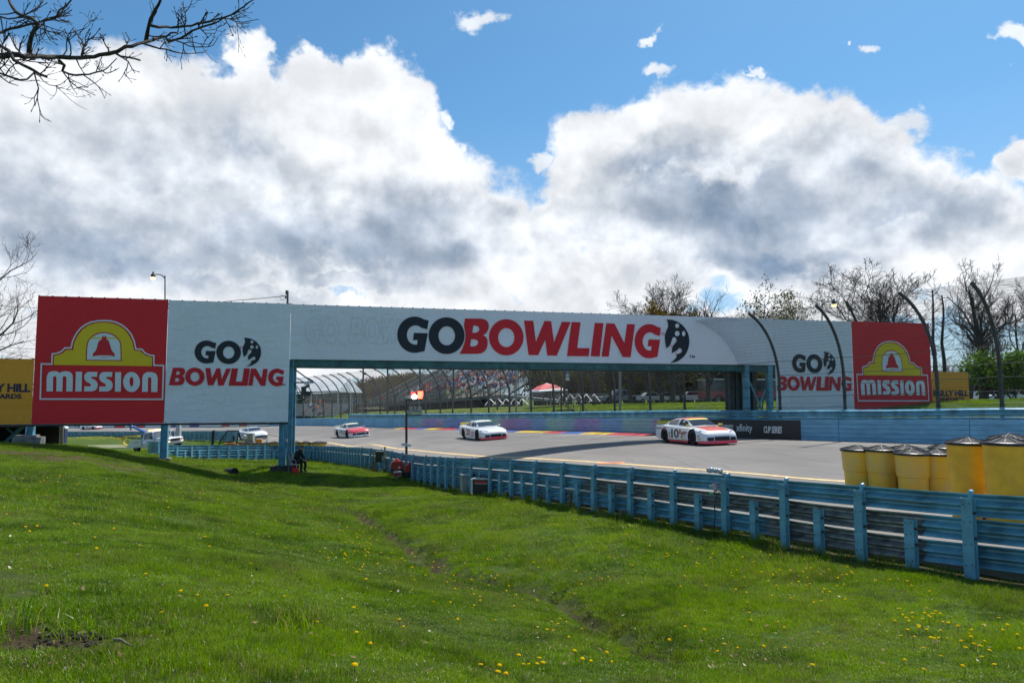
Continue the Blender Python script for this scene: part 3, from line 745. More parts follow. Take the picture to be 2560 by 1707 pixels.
def attr_run(me, vals):
    a = me.attributes.new('run', 'FLOAT', 'POINT'); a.data.foreach_set('value', np.array(vals, np.float32))
s = 0.0; k = 0
while s < wall.L - 3:
    seg = 6.1 if s < 130 else 12.2
    s1 = min(s + seg, wall.L - .1)
    for row in range(5):
        mb = MB(); rows = []; runs = []; n = 3; fo = .006 * (((k * 3 + row) % 3) - 1)
        for i in range(n + 1):
            ss = s + .012 + (s1 - s - .024) * i / n; q = wall.at(ss); d = wall.dir(ss); nr = np.array([-d[1], d[0]]) * WSIDE
            z0 = q[2] - .05 + row * .228; hgt = .221
            r = [(q[0] + nr[0] * a, q[1] + nr[1] * a, z0 + c) for a, c in ((fo, .006), (.008 + fo, .0), (.008 + fo, hgt), (fo, hgt), (-.16, hgt), (-.16, 0))]
            r = [(q[0] + nr[0] * (.0 + fo), q[1] + nr[1] * fo, z0), (q[0] + nr[0] * (.012 + fo), q[1] + nr[1] * (.012 + fo), z0 + .012), (q[0] + nr[0] * (.012 + fo), q[1] + nr[1] * (.012 + fo), z0 + hgt - .012),
                 (q[0] + nr[0] * fo, q[1] + nr[1] * fo, z0 + hgt), (q[0] - nr[0] * .16, q[1] - nr[1] * .16, z0 + hgt), (q[0] - nr[0] * .16, q[1] - nr[1] * .16, z0)]
            rows.append(r); runs += [float((ss - WR[0]) / (WR[1] - WR[0]))] * 6
        mb.quadgrid(rows, close=True); mb.f.append((0, 1, 2, 3, 4, 5)); mb.mi.append(0); e = len(mb.v) - 6; mb.f.append(tuple(e + i for i in (5, 4, 3, 2, 1, 0))); mb.mi.append(0)
        o = mb.build('wall_course', WALLM, wall_t, world=True)
        attr_run(o.data, [v if 0 < v < 1 else -5 for v in runs])
    s = s1; k += 1
# guard rail standing above and behind the wall
s_rail_end = wall.s_at_px(868)
top_rail = thing('guard_rail', 'glossy blue two beam guard rail running above and behind the far barrier wall', 'guard rail', (q0[0], q0[1], q0[2] + .9))
s = 0.0; k = 0
while s < s_rail_end:
    s1 = min(s + 7.32, s_rail_end)
    for row, (zz, oo) in enumerate(((1.24, -.42), (.84, -.42))):
        beam(wall, s, s1 + .06, lambda s_, q, z_=zz: q[2] + z_ + .012 * math.sin(s_ * .7), WSIDE, BLUE, top_rail, step=1.8, off=oo + .008 * (k % 2))
    s = s1; k += 1
for i in range(int(s_rail_end / 1.9)):
    s = i * 1.9; q = wall.at(s); d = wall.dir(s); nr = np.array([-d[1], d[0]]) * WSIDE
    mb = None
    add_post(top_rail, q[0] - nr[0] * .62, q[1] - nr[1] * .62, q[2] + .05, 1.42, math.atan2(nr[1], nr[0]) + math.pi / 2)

# ------------------------------------------------------------------ catch fence
fence_px = [2339 + 245, 2339, 2112, 1944, 1810, 1707, 1609, 1523, 1443, 1374, 1315, 1263, 1210, 1168, 1123, 1090, 1054, 1015, 980, 943, 909, 886, 866, 845, 824, 803, 779, 754]
FR = pm('fence_post_steel', (.075, .085, .09), rough=.45, metal=.4, var=.2)
FD = pm('fence_wire_steel', (.055, .06, .065), rough=.5, metal=.5, var=.1)
q0 = wall.at(wall.s_at_px(1600))
cf = thing('catch_fence', 'tall debris fence of chain link on steel posts whose tops curve over the track', 'fence', (q0[0], q0[1], q0[2]))
SC_PROF = []
def fprof():
    pts = [(0, 0), (0, 1.4), (0, 2.4), (.02, 3.1)]
    for i in range(1, 9):
        a = i / 8 * R(73); r = 3.9
        pts.append((.02 + r * (1 - math.cos(a)), 3.1 + r * math.sin(a)))
    return pts
FP = fprof()
def fpt(s, a, z, off=-.75, scl=1.0):
    q = wall.at(s); d = wall.dir(s); nr = np.array([-d[1], d[0]]) * WSIDE
    return Vector((q[0] + nr[0] * (a * scl + off), q[1] + nr[1] * (a * scl + off), q[2] + z))
fence_s = [wall.s_at_px(px - (14 if px > 1700 else 6)) for px in fence_px[1:]]
fence_s = [fence_s[0] - o_ for o_ in (20.2, 15.8, 11.4, 7.0, 2.7)] + fence_s
for i, s in enumerate(fence_s):
    mb = MB(); loc = fpt(s, 0, 0)
    pts = [fpt(s, a, z) for a, z in FP]
    mb.tube(pts, [.085] * 4 + [.08] * 8, n=8)
    for k in range(1, 6): mb.box(fpt(s, -.02, .6 + k * .55), (.16, .16, .05))
    o = mb.build('post', FR, cf, smooth=True, world=True)
mbc = None
for zc in (1.75, 2.35, 2.95, 3.55, 4.3):
    mb = MB()
    for a_, b_ in zip(fence_s[:-1], fence_s[1:]):
        pts = [fpt(a_ + (b_ - a_) * t / 3, np.interp(zc, [p_[1] for p_ in FP], [p_[0] for p_ in FP]) + .1, zc - .03 * (1 - (2 * t / 3 - 1) ** 2)) for t in range(4)]
        mb.tube(pts, .013, n=4, cap=False)
    mb.build('cable', FD, cf, world=True)
# mesh: diagonal wires that follow the curved section
cum = [0]
for (a, b), (c, d) in zip(FP[:-1], FP[1:]): cum.append(cum[-1] + math.hypot(c - a, d - b))
Lf = cum[-1]
def fmesh(name, s0, s1, pitch, rad, horiz):
    V = []; F = []
    def addline(pts):
        b = len(V)
        for i, p in enumerate(pts):
            V.append((p.x, p.y, p.z - rad)); V.append((p.x + rad * .7, p.y + rad * .7, p.z + rad * .6)); V.append((p.x - rad * .7, p.y - rad * .7, p.z + rad * .6))
        for i in range(len(pts) - 1):
            for k in range(3): F.append((b + i * 3 + k, b + i * 3 + (k + 1) % 3, b + (i + 1) * 3 + (k + 1) % 3, b + (i + 1) * 3 + k))
    z0 = 1.35
    t_knots = [z0] + [c for c in cum if c > z0 + .1]
    for sgn in (1, -1):
        s = s0 - Lf
        while s < s1 + Lf:
            pts = []
            for t in t_knots:
                ss = s + sgn * (t - z0)
                if ss < s0 or ss > s1: 
                    if len(pts) > 1: addline(pts)
                    pts = []; continue
                pts.append(fpt(ss, np.interp(t, cum, [p_[0] for p_ in FP]) + .09, np.interp(t, cum, [p_[1] for p_ in FP])))
            if len(pts) > 1: addline(pts)
            s += pitch
    t = z0
    while t < Lf:
        if horiz:
            n = max(2, int((s1 - s0) / 3))
            addline([fpt(s0 + (s1 - s0) * i / n, np.interp(t, cum, [p_[0] for p_ in FP]) + .09, np.interp(t, cum, [p_[1] for p_ in FP])) for i in range(n + 1)])
        t += .2 if t > 3.2 else .6
    me = D.meshes.new(name); me.from_pydata(V, [], F); me.materials.append(FD)
    inv = MW(cf).inverted(); me.transform(inv)
    o = link_mesh(name, me, cf); tag(o, kind='stuff')
fmesh('chain_link_mesh', max(0, fence_s[0]), wall.s_at_px(1700), .10, .0036, True)
fmesh('chain_link_mesh', wall.s_at_px(1700) + .1, wall.s_at_px(1200), .2, .0048, True)
fmesh('chain_link_mesh', wall.s_at_px(1200) + .1, fence_s[-1], .5, .006, True)

# ------------------------------------------------------------------ lettering helpers
def text_tris(txt, bold=0.0, shear=0.0, res=3, space=1.0):
    cu = D.curves.new('t', 'FONT'); cu.body = txt; cu.offset = bold; cu.shear = shear; cu.resolution_u = res; cu.space_character = space
    o = D.objects.new('t', cu); C.objects.link(o)
    dg = bpy.context.evaluated_depsgraph_get(); me = o.evaluated_get(dg).to_mesh()
    v = [(p.co.x, p.co.y) for p in me.vertices]; f = [tuple(p.vertices) for p in me.polygons]
    o.evaluated_get(dg).to_mesh_clear(); D.objects.remove(o); D.curves.remove(cu)
    xs_ = [p[0] for p in v]; ys_ = [p[1] for p in v]; x0, x1, y0, y1 = min(xs_), max(xs_), min(ys_), max(ys_)
    return [((x - x0) / (x1 - x0), (y - y0) / (y1 - y0)) for x, y in v], f
def put_text(mb, txt, x0, x1, z0, z1, fn, bold=0.0, shear=0.0, space=1.0):
    """fn(x, z) -> 3-D point"""
    v, f = text_tris(txt, bold, shear, space=space); b = len(mb.v)
    mb.v += [tuple(fn(x0 + (x1 - x0) * u, z0 + (z1 - z0) * w)) for u, w in v]
    for q in f: mb.f.append(tuple(b + i for i in q)); mb.mi.append(mb.cur)
def put_poly(mb, loops, fn):
    tr = tessellate_polygon([[Vector((a, c, 0)) for a, c in lp] for lp in loops]); flat = [p for lp in loops for p in lp]; b = len(mb.v)
    mb.v += [tuple(fn(a, c)) for a, c in flat]
    for t in tr: mb.f.append(tuple(b + i for i in t)); mb.mi.append(mb.cur)
def ell(cx, cy, rx, ry, n=28, a0=0, a1=360):
    return [(cx + rx * math.cos(R(a0 + (a1 - a0) * i / (n if a1 - a0 == 360 else n - 1))), cy + ry * math.sin(R(a0 + (a1 - a0) * i / (n if a1 - a0 == 360 else n - 1)))) for i in range(n)]
def smooth_loop(pts, sharp=(), n=4):
    out = []; N_ = len(pts)
    for i in range(N_):
        p0, p1, p2, p3 = (np.array(pts[(i + k) % N_], float) for k in (-1, 0, 1, 2))
        if i in sharp: p0 = p1
        if (i + 1) % N_ in sharp: p3 = p2
        for k in range(n):
            t = k / n; q = .5 * (2 * p1 + (-p0 + p2) * t + (2 * p0 - 5 * p1 + 4 * p2 - p3) * t * t + (-p0 + 3 * p1 - 3 * p2 + p3) * t ** 3); out.append((float(q[0]), float(q[1])))
    return out
def inset(poly, d):
    n = len(poly); area = sum(poly[i][0] * poly[(i + 1) % n][1] - poly[(i + 1) % n][0] * poly[i][1] for i in range(n)); sg = 1 if area > 0 else -1; out = []
    for i in range(n):
        p0, p1, p2 = (np.array(poly[(i + k) % n], float) for k in (-1, 0, 1)); a = p1 - p0; b = p2 - p1
        a /= max(np.linalg.norm(a), 1e-9); b /= max(np.linalg.norm(b), 1e-9); n1 = np.array([-a[1], a[0]]) * sg; n2 = np.array([-b[1], b[0]]) * sg
        m_ = n1 + n2; l = m_.dot(m_); m_ = m_ * (2 / max(l, .6)) ; q = p1 + m_ * d; out.append((float(q[0]), float(q[1])))
    return out

# ------------------------------------------------------------------ sign bridge
BK = .2494; BY0 = 37.84
def on_plane(px, py, back=0.0):
    d = ray(px, py); k = (BY0 + back) / (d.y - BK * d.x); return Vector((d.x * k, d.y * k, EZ + d.z * k))
BD = Vector((1, BK, 0)).normalized(); BN = Vector((BK, -1, 0)).normalized()     # along the bridge, towards the camera
ORI = Vector((0, BY0, 0))
def sz(px, py):
    q = on_plane(px, py); return ((q - ORI).dot(BD), q.z)
def bp(s, z, f=0.0): q = ORI + BD * s + BN * f; return Vector((q.x, q.y, z))
ZT = EZ + 4.67; ZB = EZ - 1.28; ZU = EZ + 1.85
S = {k: sz(*v)[0] for k, v in dict(l=(88, 900), m=(416, 900), g=(724, 900), r=(1936, 900), rm=(2130, 900), rr=(2325, 900), ro=(2421, 980)).items()}
def banner_mat(name, col, bump=.35, rough=.55):
    mt = pm(name, col, rough=rough, var=.03, scale=.4, spec=.3)
    N = mt.node_tree.nodes; L = mt.node_tree.links; b = N['Principled BSDF']; tc = N.new('ShaderNodeTexCoord'); mp = N.new('ShaderNodeMapping'); L.new(tc.outputs['Object'], mp.inputs[0]); mp.inputs['Rotation'].default_value = (0, 0, -math.atan(BK))
    def nz(sc, st, dist=0, ty=None):
        m2 = N.new('ShaderNodeMapping'); m2.inputs['Scale'].default_value = st; L.new(mp.outputs[0], m2.inputs[0]); n = N.new('ShaderNodeTexNoise'); n.inputs['Scale'].default_value = sc; n.inputs['Detail'].default_value = 4; n.inputs['Distortion'].default_value = dist
        if ty: n.noise_type = ty
        L.new(m2.outputs[0], n.inputs['Vector']); return n.outputs['Fac']
    a = nz(.7, (1, 0, .8), 2.2, 'RIDGED_MULTIFRACTAL'); c = nz(2.2, (1.6, 0, .5), .8); e = nz(1.2, (.35, 0, 1.6), 1.2)
    ad = N.new('ShaderNodeMath'); ad.operation = 'MULTIPLY_ADD'; L.new(a, ad.inputs[0]); ad.inputs[1].default_value = .35; L.new(c, ad.inputs[2])
    ad2 = N.new('ShaderNodeMath'); ad2.operation = 'ADD'; L.new(ad.outputs[0], ad2.inputs[0]); L.new(e, ad2.inputs[1])
    bpn = N.new('ShaderNodeBump'); bpn.inputs['Strength'].default_value = bump; bpn.inputs['Distance'].default_value = .13; L.new(ad2.outputs[0], bpn.inputs['Height']); L.new(bpn.outputs[0], b.inputs['Normal'])
    b.inputs['Transmission Weight'].default_value = 0
    return mt
BW = banner_mat('white_banner_vinyl', (.76, .77, .80), bump=.55); BR = banner_mat('red_banner_vinyl', (.70, .022, .028), bump=.22); BO = banner_mat('orange_banner_vinyl', (.80, .33, .03), bump=.45)
INKB = banner_mat('black_banner_print', (.022, .027, .035), bump=.3); INKR = banner_mat('red_banner_print', (.60, .02, .03), bump=.3); INKW = banner_mat('white_banner_print', (.68, .74, .76), bump=.15); INKY = banner_mat('yellow_banner_print', (.78, .55, .02), bump=.15)
INKP = banner_mat('navy_banner_print', (.03, .025, .07), bump=.3); GHO = banner_mat('faint_show_through_print', (.68,.70,.74), bump=.8)
def banner(name, label, s0, s1, z0, z1, m_, wav=.02, corner=0, parent_f=0.0, topfn=None):
    o = thing(name, label, 'banner', tuple(bp((s0 + s1) / 2, z0, .05)))
    mb = MB(); nx = max(4, int((s1 - s0) / .45)); nz_ = max(4, int((z1 - z0) / .45)); rows = []
    for j in range(nz_ + 1):
        r = []
        for i in range(nx + 1):
            s = s0 + (s1 - s0) * i / nx; z = z0 + (z1 - z0) * j / nz_
            edge_ = min(i, nx - i, j, nz_ - j)
            f = .05 + (wav * (math.sin(s * 1.9 + z * .8) * .3 + math.sin(z * 2.3 + s * .3) * .2) if edge_ > 0 else 0)
            r.append(bp(s, z, f))
        rows.append(r)
    mb.quadgrid(rows)
    mb.quadgrid([[bp(s0, z0, .05), bp(s1, z0, .05)], [bp(s0, z0, 0), bp(s1, z0, 0)]])
    sh = mb.build('sheet', m_, o, world=True, smooth='all')
    mb = MB()
    n = int((s1 - s0) / .55)
    for i in range(n + 1):
        s = s0 + .05 + (s1 - s0 - .1) * i / max(n, 1); mb.box(bp(s, z1 + .005, .05), (.07, .03, .035), rz=math.atan(BK)); 
    mb.build('clip', DSTEEL, o, world=True)
    return o
LAY = .075
b_ml = banner('banner', 'big red banner with the yellow bell arch left of the bridge opening', S['l'], S['m'], ZB, ZT, BR)
b_gl = banner('banner', 'white banner reading GO BOWLING between the red banner and the track opening', S['m'] + .01, S['g'], ZB, ZT - .02, BW)
b_br = banner('banner', 'long white banner spanning the track with GOBOWLING in black and red', S['g'] + .01, S['r'], ZU, ZT - .04, BW)
b_gr = banner('banner', 'white banner reading GO BOWLING behind the debris fence right of the opening', S['r'] + .01, S['rm'], ZB, ZT - .06, BW)
b_mr = banner('banner', 'red banner with the yellow bell arch behind the debris fence on the right', S['rm'] + .01, S['rr'], ZB, ZT - .04, BR)
b_or = banner('banner', 'lower orange banner with vineyard lettering right of the red banner', S['rr'] + .01, S['ro'], ZB, sz(2400, 930)[1], BO)
b_ol = banner('banner', 'lower orange banner cut by the left edge of the photo', S['l'] - 7.2, S['l'] - .01, ZB, sz(40, 896.6)[1], BO)
# traced glyphs, in pixels of an enlarged crop, mapped onto the banner plane
def z6(x, y): return sz(980 + x / 2.94, 760 + y / 2.94)
def z1_(x, y): return sz(x / 3.267, 700 + y / 3.267)
def z2_(x, y): return sz(400 + x / 3.408, 720 + y / 3.408)
def norm(loops, box): x0, y0, x1, y1 = box; return [[((x - x0) / (x1 - x0), (y - y0) / (y1 - y0)) for x, y in lp] for lp in loops]
def glyph_G():
    o = [(268, 122)] + ell(165, 226, 127, 133, 26, -58, -280) + [(238, 347), (262, 215), (160, 212), (153, 265), (187, 266), (183, 298)] + ell(172, 228, 64, 71, 16, -262, -50) + [(257, 187)]
    return [o]
GLY = {
 'G': (glyph_G(), (38, 93, 268, 359)),
 'O': ([ell(400, 233, 132, 135), ell(401, 234, 61, 70)], (268, 98, 532, 368)),
 'B': ([[(535, 107), (655, 108)] + [(682, 114), (702, 132), (710, 160), (706, 188), (692, 214), (668, 230), (688, 242), (700, 262), (702, 295), (695, 325), (680, 348), (655, 362), (620, 367), (495, 366), (512, 335), (528, 295), (536, 262), (538, 232), (535, 200), (527, 160)],
         [(596, 160), (616, 160), (634, 168), (641, 186), (632, 204), (612, 212), (588, 212)], [(580, 260), (606, 260), (626, 268), (632, 285), (622, 303), (600, 312), (572, 311)]], (495, 107, 710, 367)),
 'B2': ([[(545, 107), (655, 108)] + [(682, 114), (702, 132), (710, 160), (706, 188), (692, 214), (668, 230), (688, 242), (700, 262), (702, 295), (695, 325), (680, 348), (655, 362), (620, 367), (490, 366)],
         [(596, 160), (616, 160), (634, 168), (641, 186), (632, 204), (612, 212), (588, 212)], [(580, 260), (606, 260), (626, 268), (632, 285), (622, 303), (600, 312), (572, 311)]], (490, 107, 710, 367)),
 'O2': ([ell(838, 245, 127, 133), ell(838, 247, 60, 70)], (711, 112, 965, 378)),
 'W': ([[(968, 122), (1036, 124), (1055, 278), (1118, 126), (1167, 127), (1188, 282), (1246, 131), (1310, 133), (1208, 380), (1138, 378), (1124, 263), (1072, 376), (1001, 375)]], (968, 122, 1310, 380)),
 'L': ([[(1317, 133), (1383, 135), (1358, 323), (1449, 325), (1442, 384), (1283, 382)]], (1283, 133, 1449, 384)),
 'I': ([[(1487, 139), (1551, 141), (1523, 386), (1457, 384)]], (1457, 139, 1551, 386)),
 'N': ([[(1572, 142), (1632, 144), (1705, 290), (1724, 148), (1782, 150), (1750, 391), (1694, 389), (1610, 232), (1590, 387), (1537, 386)]], (1537, 142, 1782, 391)),
 'ball': ([smooth_loop([(2013, 115), (2060, 118), (2110, 140), (2150, 178), (2175, 228), (2181, 280), (2172, 330), (2150, 375), (2115, 408), (2080, 426), (2040, 433), (2068, 412), (2090, 385), (2086, 370), (2103, 366), (2120, 358), (2128, 342), (2120, 327), (2104, 326), (2088, 342), (2052, 362), (2056, 320), (2068, 298), (2084, 280), (2088, 262), (2078, 246), (2062, 246), (2053, 262), (2044, 292), (2030, 312), (2012, 327), (2003, 275), (2002, 235), (2011, 200), (2025, 168), (2023, 138)], sharp=(0, 10, 12, 20, 30), n=3),
           ell(2092, 160, 16, 17, 14), ell(2092, 217, 18, 20, 14), ell(2140, 218, 13, 20, 14)], (2002, 113, 2181, 433)),
}
def place_glyph(mb, key, box, mapf, lay=LAY):
    loops, b = GLY[key]; nl = norm(loops, b); x0, y0, x1, y1 = box
    par, mt_ = mb; mb = MB()
    put_poly(mb, [[mapf(x0 + (x1 - x0) * u, y0 + (y1 - y0) * v) for u, v in lp] for lp in nl], lambda s, z: bp(s, z, lay))
    mb.build('letter' if key != 'ball' else 'ball_emblem', mt_, par, world=True)
def lettering(parent, name, mat_, fnbuild):
    mb = MB(); fnbuild(mb, (parent, mat_)); return mb.build(name, mat_, parent, world=True)
def f_(mb, pm_):
    place_glyph(pm_, 'G', (38, 93, 268, 359), z6); place_glyph(pm_, 'O', (268, 98, 532, 368), z6); place_glyph(pm_, 'ball', (2002, 113, 2181, 433), z6)
    put_text(mb, 'TM', z6(2173, 0)[0], z6(2213, 0)[0], z6(2190, 396)[1], z6(2190, 377)[1], lambda s, z: bp(s, z, LAY), bold=.01)
lettering(b_br, 'trademark', INKB, f_)
def f_(mb, pm_):
    for g, b in (('B', (495, 107, 710, 367)), ('O2', (711, 112, 965, 378)), ('W', (968, 122, 1310, 380)), ('L', (1283, 133, 1449, 384)), ('I', (1457, 139, 1551, 386)), ('N', (1537, 142, 1782, 391)), ('G', (1780, 148, 1972, 399))):
        place_glyph(pm_, g, b, z6, LAY + (.004 if g in 'L' else 0))
    for a, b in (((1968, 206), (2003, 216)), ((1966, 217), (2002, 228)), ((2040, 296), (2058, 312)), ((2036, 302), (2054, 318)), ((2080, 352), (2092, 368)), ((2074, 356), (2086, 374))):
        put_poly(mb, [[z6(*a), z6(*b), z6(b[0], b[1] + 3), z6(a[0], a[1] + 3)]], lambda s, z: bp(s, z, LAY))
lettering(b_br, 'motion_lines', INKR, f_)
# faint show-through of older lettering on the long banner
def f_(mb, pm_):
    x = -640
    for g, w in (('G', 120), ('O', 130), (None, 50), ('B2', 110), ('O2', 120), ('W', 150)):
        if g:
            loops, b = GLY[g]; nl = norm(loops, b)
            lp = [[z6(x + w * u, 100 + 190 * v) for u, v in l_] for l_ in nl]
            for l_ in lp:
                n = len(l_); ins_ = inset(l_, .035)
                for i in range(n):
                    j = (i + 1) % n; put_poly(mb, [[l_[i], l_[j], ins_[j], ins_[i]]], lambda s, z: bp(s, z, LAY - .006))
        x += w + 6
lettering(b_br, 'show_through', GHO, f_)
def gobowl(mbk, mbr, mp, par):
    for g, b in (('G', (297, 447, 481, 643)), ('O', (481, 449, 691, 648)), ('ball', (706, 423, 862, 667))): place_glyph((par, INKB), g, b, mp)
    put_text(mbk, 'TM', mp(1058, 0)[0], mp(1090, 0)[0], mp(1070, 829)[1], mp(1070, 814)[1], lambda s, z: bp(s, z, LAY), bold=.01)
    for g, b in (('B2', (78, 678, 217, 828)), ('O2', (217, 677, 382, 832)), ('W', (388, 680, 607, 831)), ('L', (586, 683, 722, 832)), ('I', (695, 683, 768, 832)), ('N', (753, 684, 920, 833)), ('G', (922, 685, 1058, 836))): place_glyph((par, INKR), g, b, mp, LAY + (.004 if g == 'L' else 0))
    for a, b in (((685, 494), (708, 502)), ((685, 502), (708, 510)), ((740, 568), (750, 580))):
        put_poly(mbr, [[mp(*a), mp(*b), mp(b[0], b[1] + 3), mp(a[0], a[1] + 3)]], lambda s, z: bp(s, z, LAY))
ds = sz(1939.5, 960)[0] - z2_(78, 750)[0]; dsx = (sz(2128, 960)[0] - sz(1939.5, 960)[0]) / (z2_(1058, 750)[0] - z2_(78, 750)[0])
sL = z2_(78, 750)[0]; zL = z2_(560, 750)[1]; zR = sz(2034, 957)[1]
def mp_r(x, y): s, z = z2_(x, y); return (sz(1939.5, 960)[0] + (s - sL) * dsx, zR + (z - zL) * 1.0)
for par, mp in ((b_gl, z2_), (b_gr, mp_r)):
    mk, mr_ = MB(), MB(); gobowl(mk, mr_, mp, par); mk.build('trademark', INKB, par, world=True); mr_.build('motion_lines', INKR, par, world=True)
MIS_OUT = [(328, 977), (337, 679), (423, 681), (426, 598), (465, 594), (505, 578), (533, 549), (580, 549), (590, 505), (606, 465), (630, 425), (662, 388), (700, 360), (745, 340), (800, 329), (850, 327), (905, 329), (950, 339), (1000, 362), (1045, 397), (1080, 440), (1105, 495), (1118, 558), (1165, 560), (1190, 590), (1225, 607), (1265, 612), (1266, 690), (1345, 692), (1336, 979)]
MIS_Y = [(444, 693), (446, 620), (480, 613), (520, 598), (545, 572), (603, 572), (610, 520), (628, 475), (652, 437), (685, 400), (725, 372), (785, 352), (850, 347), (915, 353), (975, 374), (1020, 404), (1055, 448), (1082, 500), (1100, 577), (1150, 580), (1185, 613), (1215, 625), (1246, 632), (1244, 703)]
MIS_WR = [(703, 658), (708, 560)] + ell(853, 545, 143, 120, 15, 178, 362) + [(999, 662)]
MIS_WW = [(713, 651), (717, 560)] + ell(853, 545, 134, 111, 15, 178, 362) + [(989, 654)]
BELL = smooth_loop([(839, 456), (848, 456), (850, 465), (860, 465), (862, 456), (872, 456), (874, 484), (892, 498), (903, 530), (911, 560), (921, 580), (941, 602), (941, 624), (852, 632), (762, 622), (763, 600), (785, 580), (795, 555), (802, 528), (812, 500), (838, 484)], sharp=(0, 1, 2, 3, 4, 5, 6, 11, 12, 14, 15, 20), n=2)
MM = [(385, 908), (387, 795), (394, 768), (410, 751), (430, 745), (460, 744), (480, 750), (493, 759), (506, 750), (530, 745), (560, 746), (582, 754), (596, 772), (600, 797), (597, 909), (546, 909), (548, 800), (543, 788), (532, 785), (521, 788), (517, 800), (515, 909), (465, 908), (467, 800), (462, 788), (453, 785), (443, 788), (439, 800), (437, 908)]
SS = [(800, 750), (730, 750), (708, 758), (695, 775), (692, 795), (698, 815), (714, 832), (737, 843), (749, 858), (743, 868), (694, 868), (692, 908), (760, 908), (785, 898), (800, 878), (803, 850), (794, 828), (775, 812), (752, 803), (748, 793), (756, 789), (797, 790)]
NN = [(1163, 912), (1166, 798), (1174, 772), (1192, 757), (1215, 751), (1245, 752), (1270, 760), (1285, 777), (1291, 802), (1288, 914), (1238, 913), (1240, 806), (1236, 796), (1226, 792), (1216, 796), (1212, 806), (1211, 912)]
def mission(par, mp):
    W_, R_, Y_ = MB(), MB(), MB()
    def A(mb, loops, l): put_poly(mb, [[mp(x, y) for x, y in lp] for lp in loops], lambda s, z: bp(s, z, l))
    A(W_, [MIS_OUT, inset(MIS_OUT, 12)], LAY); A(Y_, [MIS_Y, MIS_WR], LAY); A(W_, [MIS_WW], LAY)
    A(Y_, [[(748, 468), (955, 471), (965, 483), (740, 480)]], LAY + .004); A(R_, [BELL], LAY + .008); A(W_, [ell(852, 622, 78, 6, 20)], LAY + .012)
    for lp in ([MM], [[(625, 749), (675, 749), (671, 909), (620, 909)]], [SS], [[(x + 122, y + 1) for x, y in SS]], [[(945, 752), (994, 752), (991, 911), (942, 911)]], [ell(1078, 832, 69, 82, 26), ell(1078, 830, 16, 40, 16)], [NN]):
        A(W_, lp, LAY)
    W_.build('white_print', INKW, par, world=True); Y_.build('yellow_print', INKY, par, world=True); R_.build('red_print', INKR, par, world=True)
mission(b_ml, z1_)
a0, a1 = z1_(328, 977), z1_(1345, 692); c0, c1 = sz(2142.5, 1003), sz(2320.5, 1003)
def mp_m(x, y): s, z = z1_(x, y); return (c0[0] + (s - a0[0]) * (c1[0] - c0[0]) / (a1[0] - a0[0]), z + (c0[1] - a0[1]))
mission(b_mr, mp_m)
def f_(mb, pm_):
    a, b = sz(2332, 993), sz(2418, 975)
    put_text(mb, 'BULLY HILL', a[0], b[0], sz(2400, 990.5)[1], b[1], lambda s, z: bp(s, z, LAY), bold=.035, space=.95)
    put_text(mb, 'VINEYARDS', sz(2345, 1000)[0], sz(2408, 1000)[0], sz(2400, 1002.5)[1], sz(2400, 992.8)[1], lambda s, z: bp(s, z, LAY), bold=.035)
lettering(b_or, 'navy_lettering', INKP, f_)
def f_(mb, pm_):
    h = sz(78, 970)[0]; hw = sz(14, 970)[0]; full = (h - hw) * 2.35
    put_text(mb, 'BULLY HILL', h - full, h, sz(50, 980)[1], sz(50, 959)[1], lambda s, z: bp(s, z, LAY), bold=.035, space=.95)
    e = sz(55, 990)[0]; put_text(mb, 'VINEYARDS', e - (e - sz(0, 990)[0]) * 2.1, e, sz(30, 996.5)[1], sz(30, 984)[1], lambda s, z: bp(s, z, LAY), bold=.035)
lettering(b_ol, 'navy_lettering', INKP, f_)

# steel structure
TEAL = pm('bridge_teal_paint', (.035, .13, .13), rough=.5, var=.25, scale=2, bump=.1); LB = pm('column_blue_paint', (.13, .36, .48), rough=.5, var=.2, scale=2.2, bump=.12)
CONC = pm('old_concrete', (.22, .21, .19), rough=.9, var=.25, scale=3, bump=.4, bscale=12)
BT = 1.75
sb = thing('sign_bridge', 'steel sign bridge over the track on blue columns carrying the big banners', 'bridge', tuple(bp(0, EZ - 3, -.9)))
def sbar(name, lst, m_=TEAL):
    mb = MB()
    for a, b, w, h in lst: mb.bar(a, b, w, h)
    return mb.build(name, m_, sb, world=True)
for f, nm in ((-.09, 'lower_beam'), (-BT, 'lower_beam')):
    zz = ZU - .19
    sbar(nm, [(bp(S['g'] + .05, zz, f), bp(S['r'] + .25, zz - .02, f), .14, .34), (bp(S['g'] + .05, zz + .17, f), bp(S['r'] + .25, zz + .15, f), .3, .03), (bp(S['g'] + .05, zz - .17, f), bp(S['r'] + .25, zz - .19, f), .3, .03)])
for f in (-.1, -BT): sbar('upper_beam', [(bp(S['l'] + .05, ZT - .2, f), bp(S['rr'] - .05, ZT - .22, f), .12, .12)])
n = 19
for i in range(n + 1):
    s = S['g'] + .3 + (S['r'] - S['g'] - .3) * i / n
    sbar('cross_beam', [(bp(s, ZU - .2, -.17), bp(s, ZU - .22, -BT + .08), .08, .14)])
    sbar('stiffener', [(bp(s + .5, ZU - .3, -.02), bp(s + .5, ZU - .05, -.02), .012, .05)])
    if i < n: sbar('bracing', [(bp(s, ZU - .13, -.17), bp(s + (S['r'] - S['g']) / n, ZU - .13, -BT + .08), .05, .05), (bp(s, ZU - .1, -BT), bp(s, ZT - .2, -BT), .07, .07), (bp(s, ZU - .1, -.12), bp(s, ZT - .2, -.12), .06, .06)])
sbar('shadow_deck', [(bp(S['g'] + .3, ZU + .02, -.95), bp(S['r'] - .1, ZU, -.95), 1.5, .05)], pm('dark_deck_plate', (.03, .035, .035), rough=.8))  # solid plate added between the beams so the bridge casts an unbroken shadow
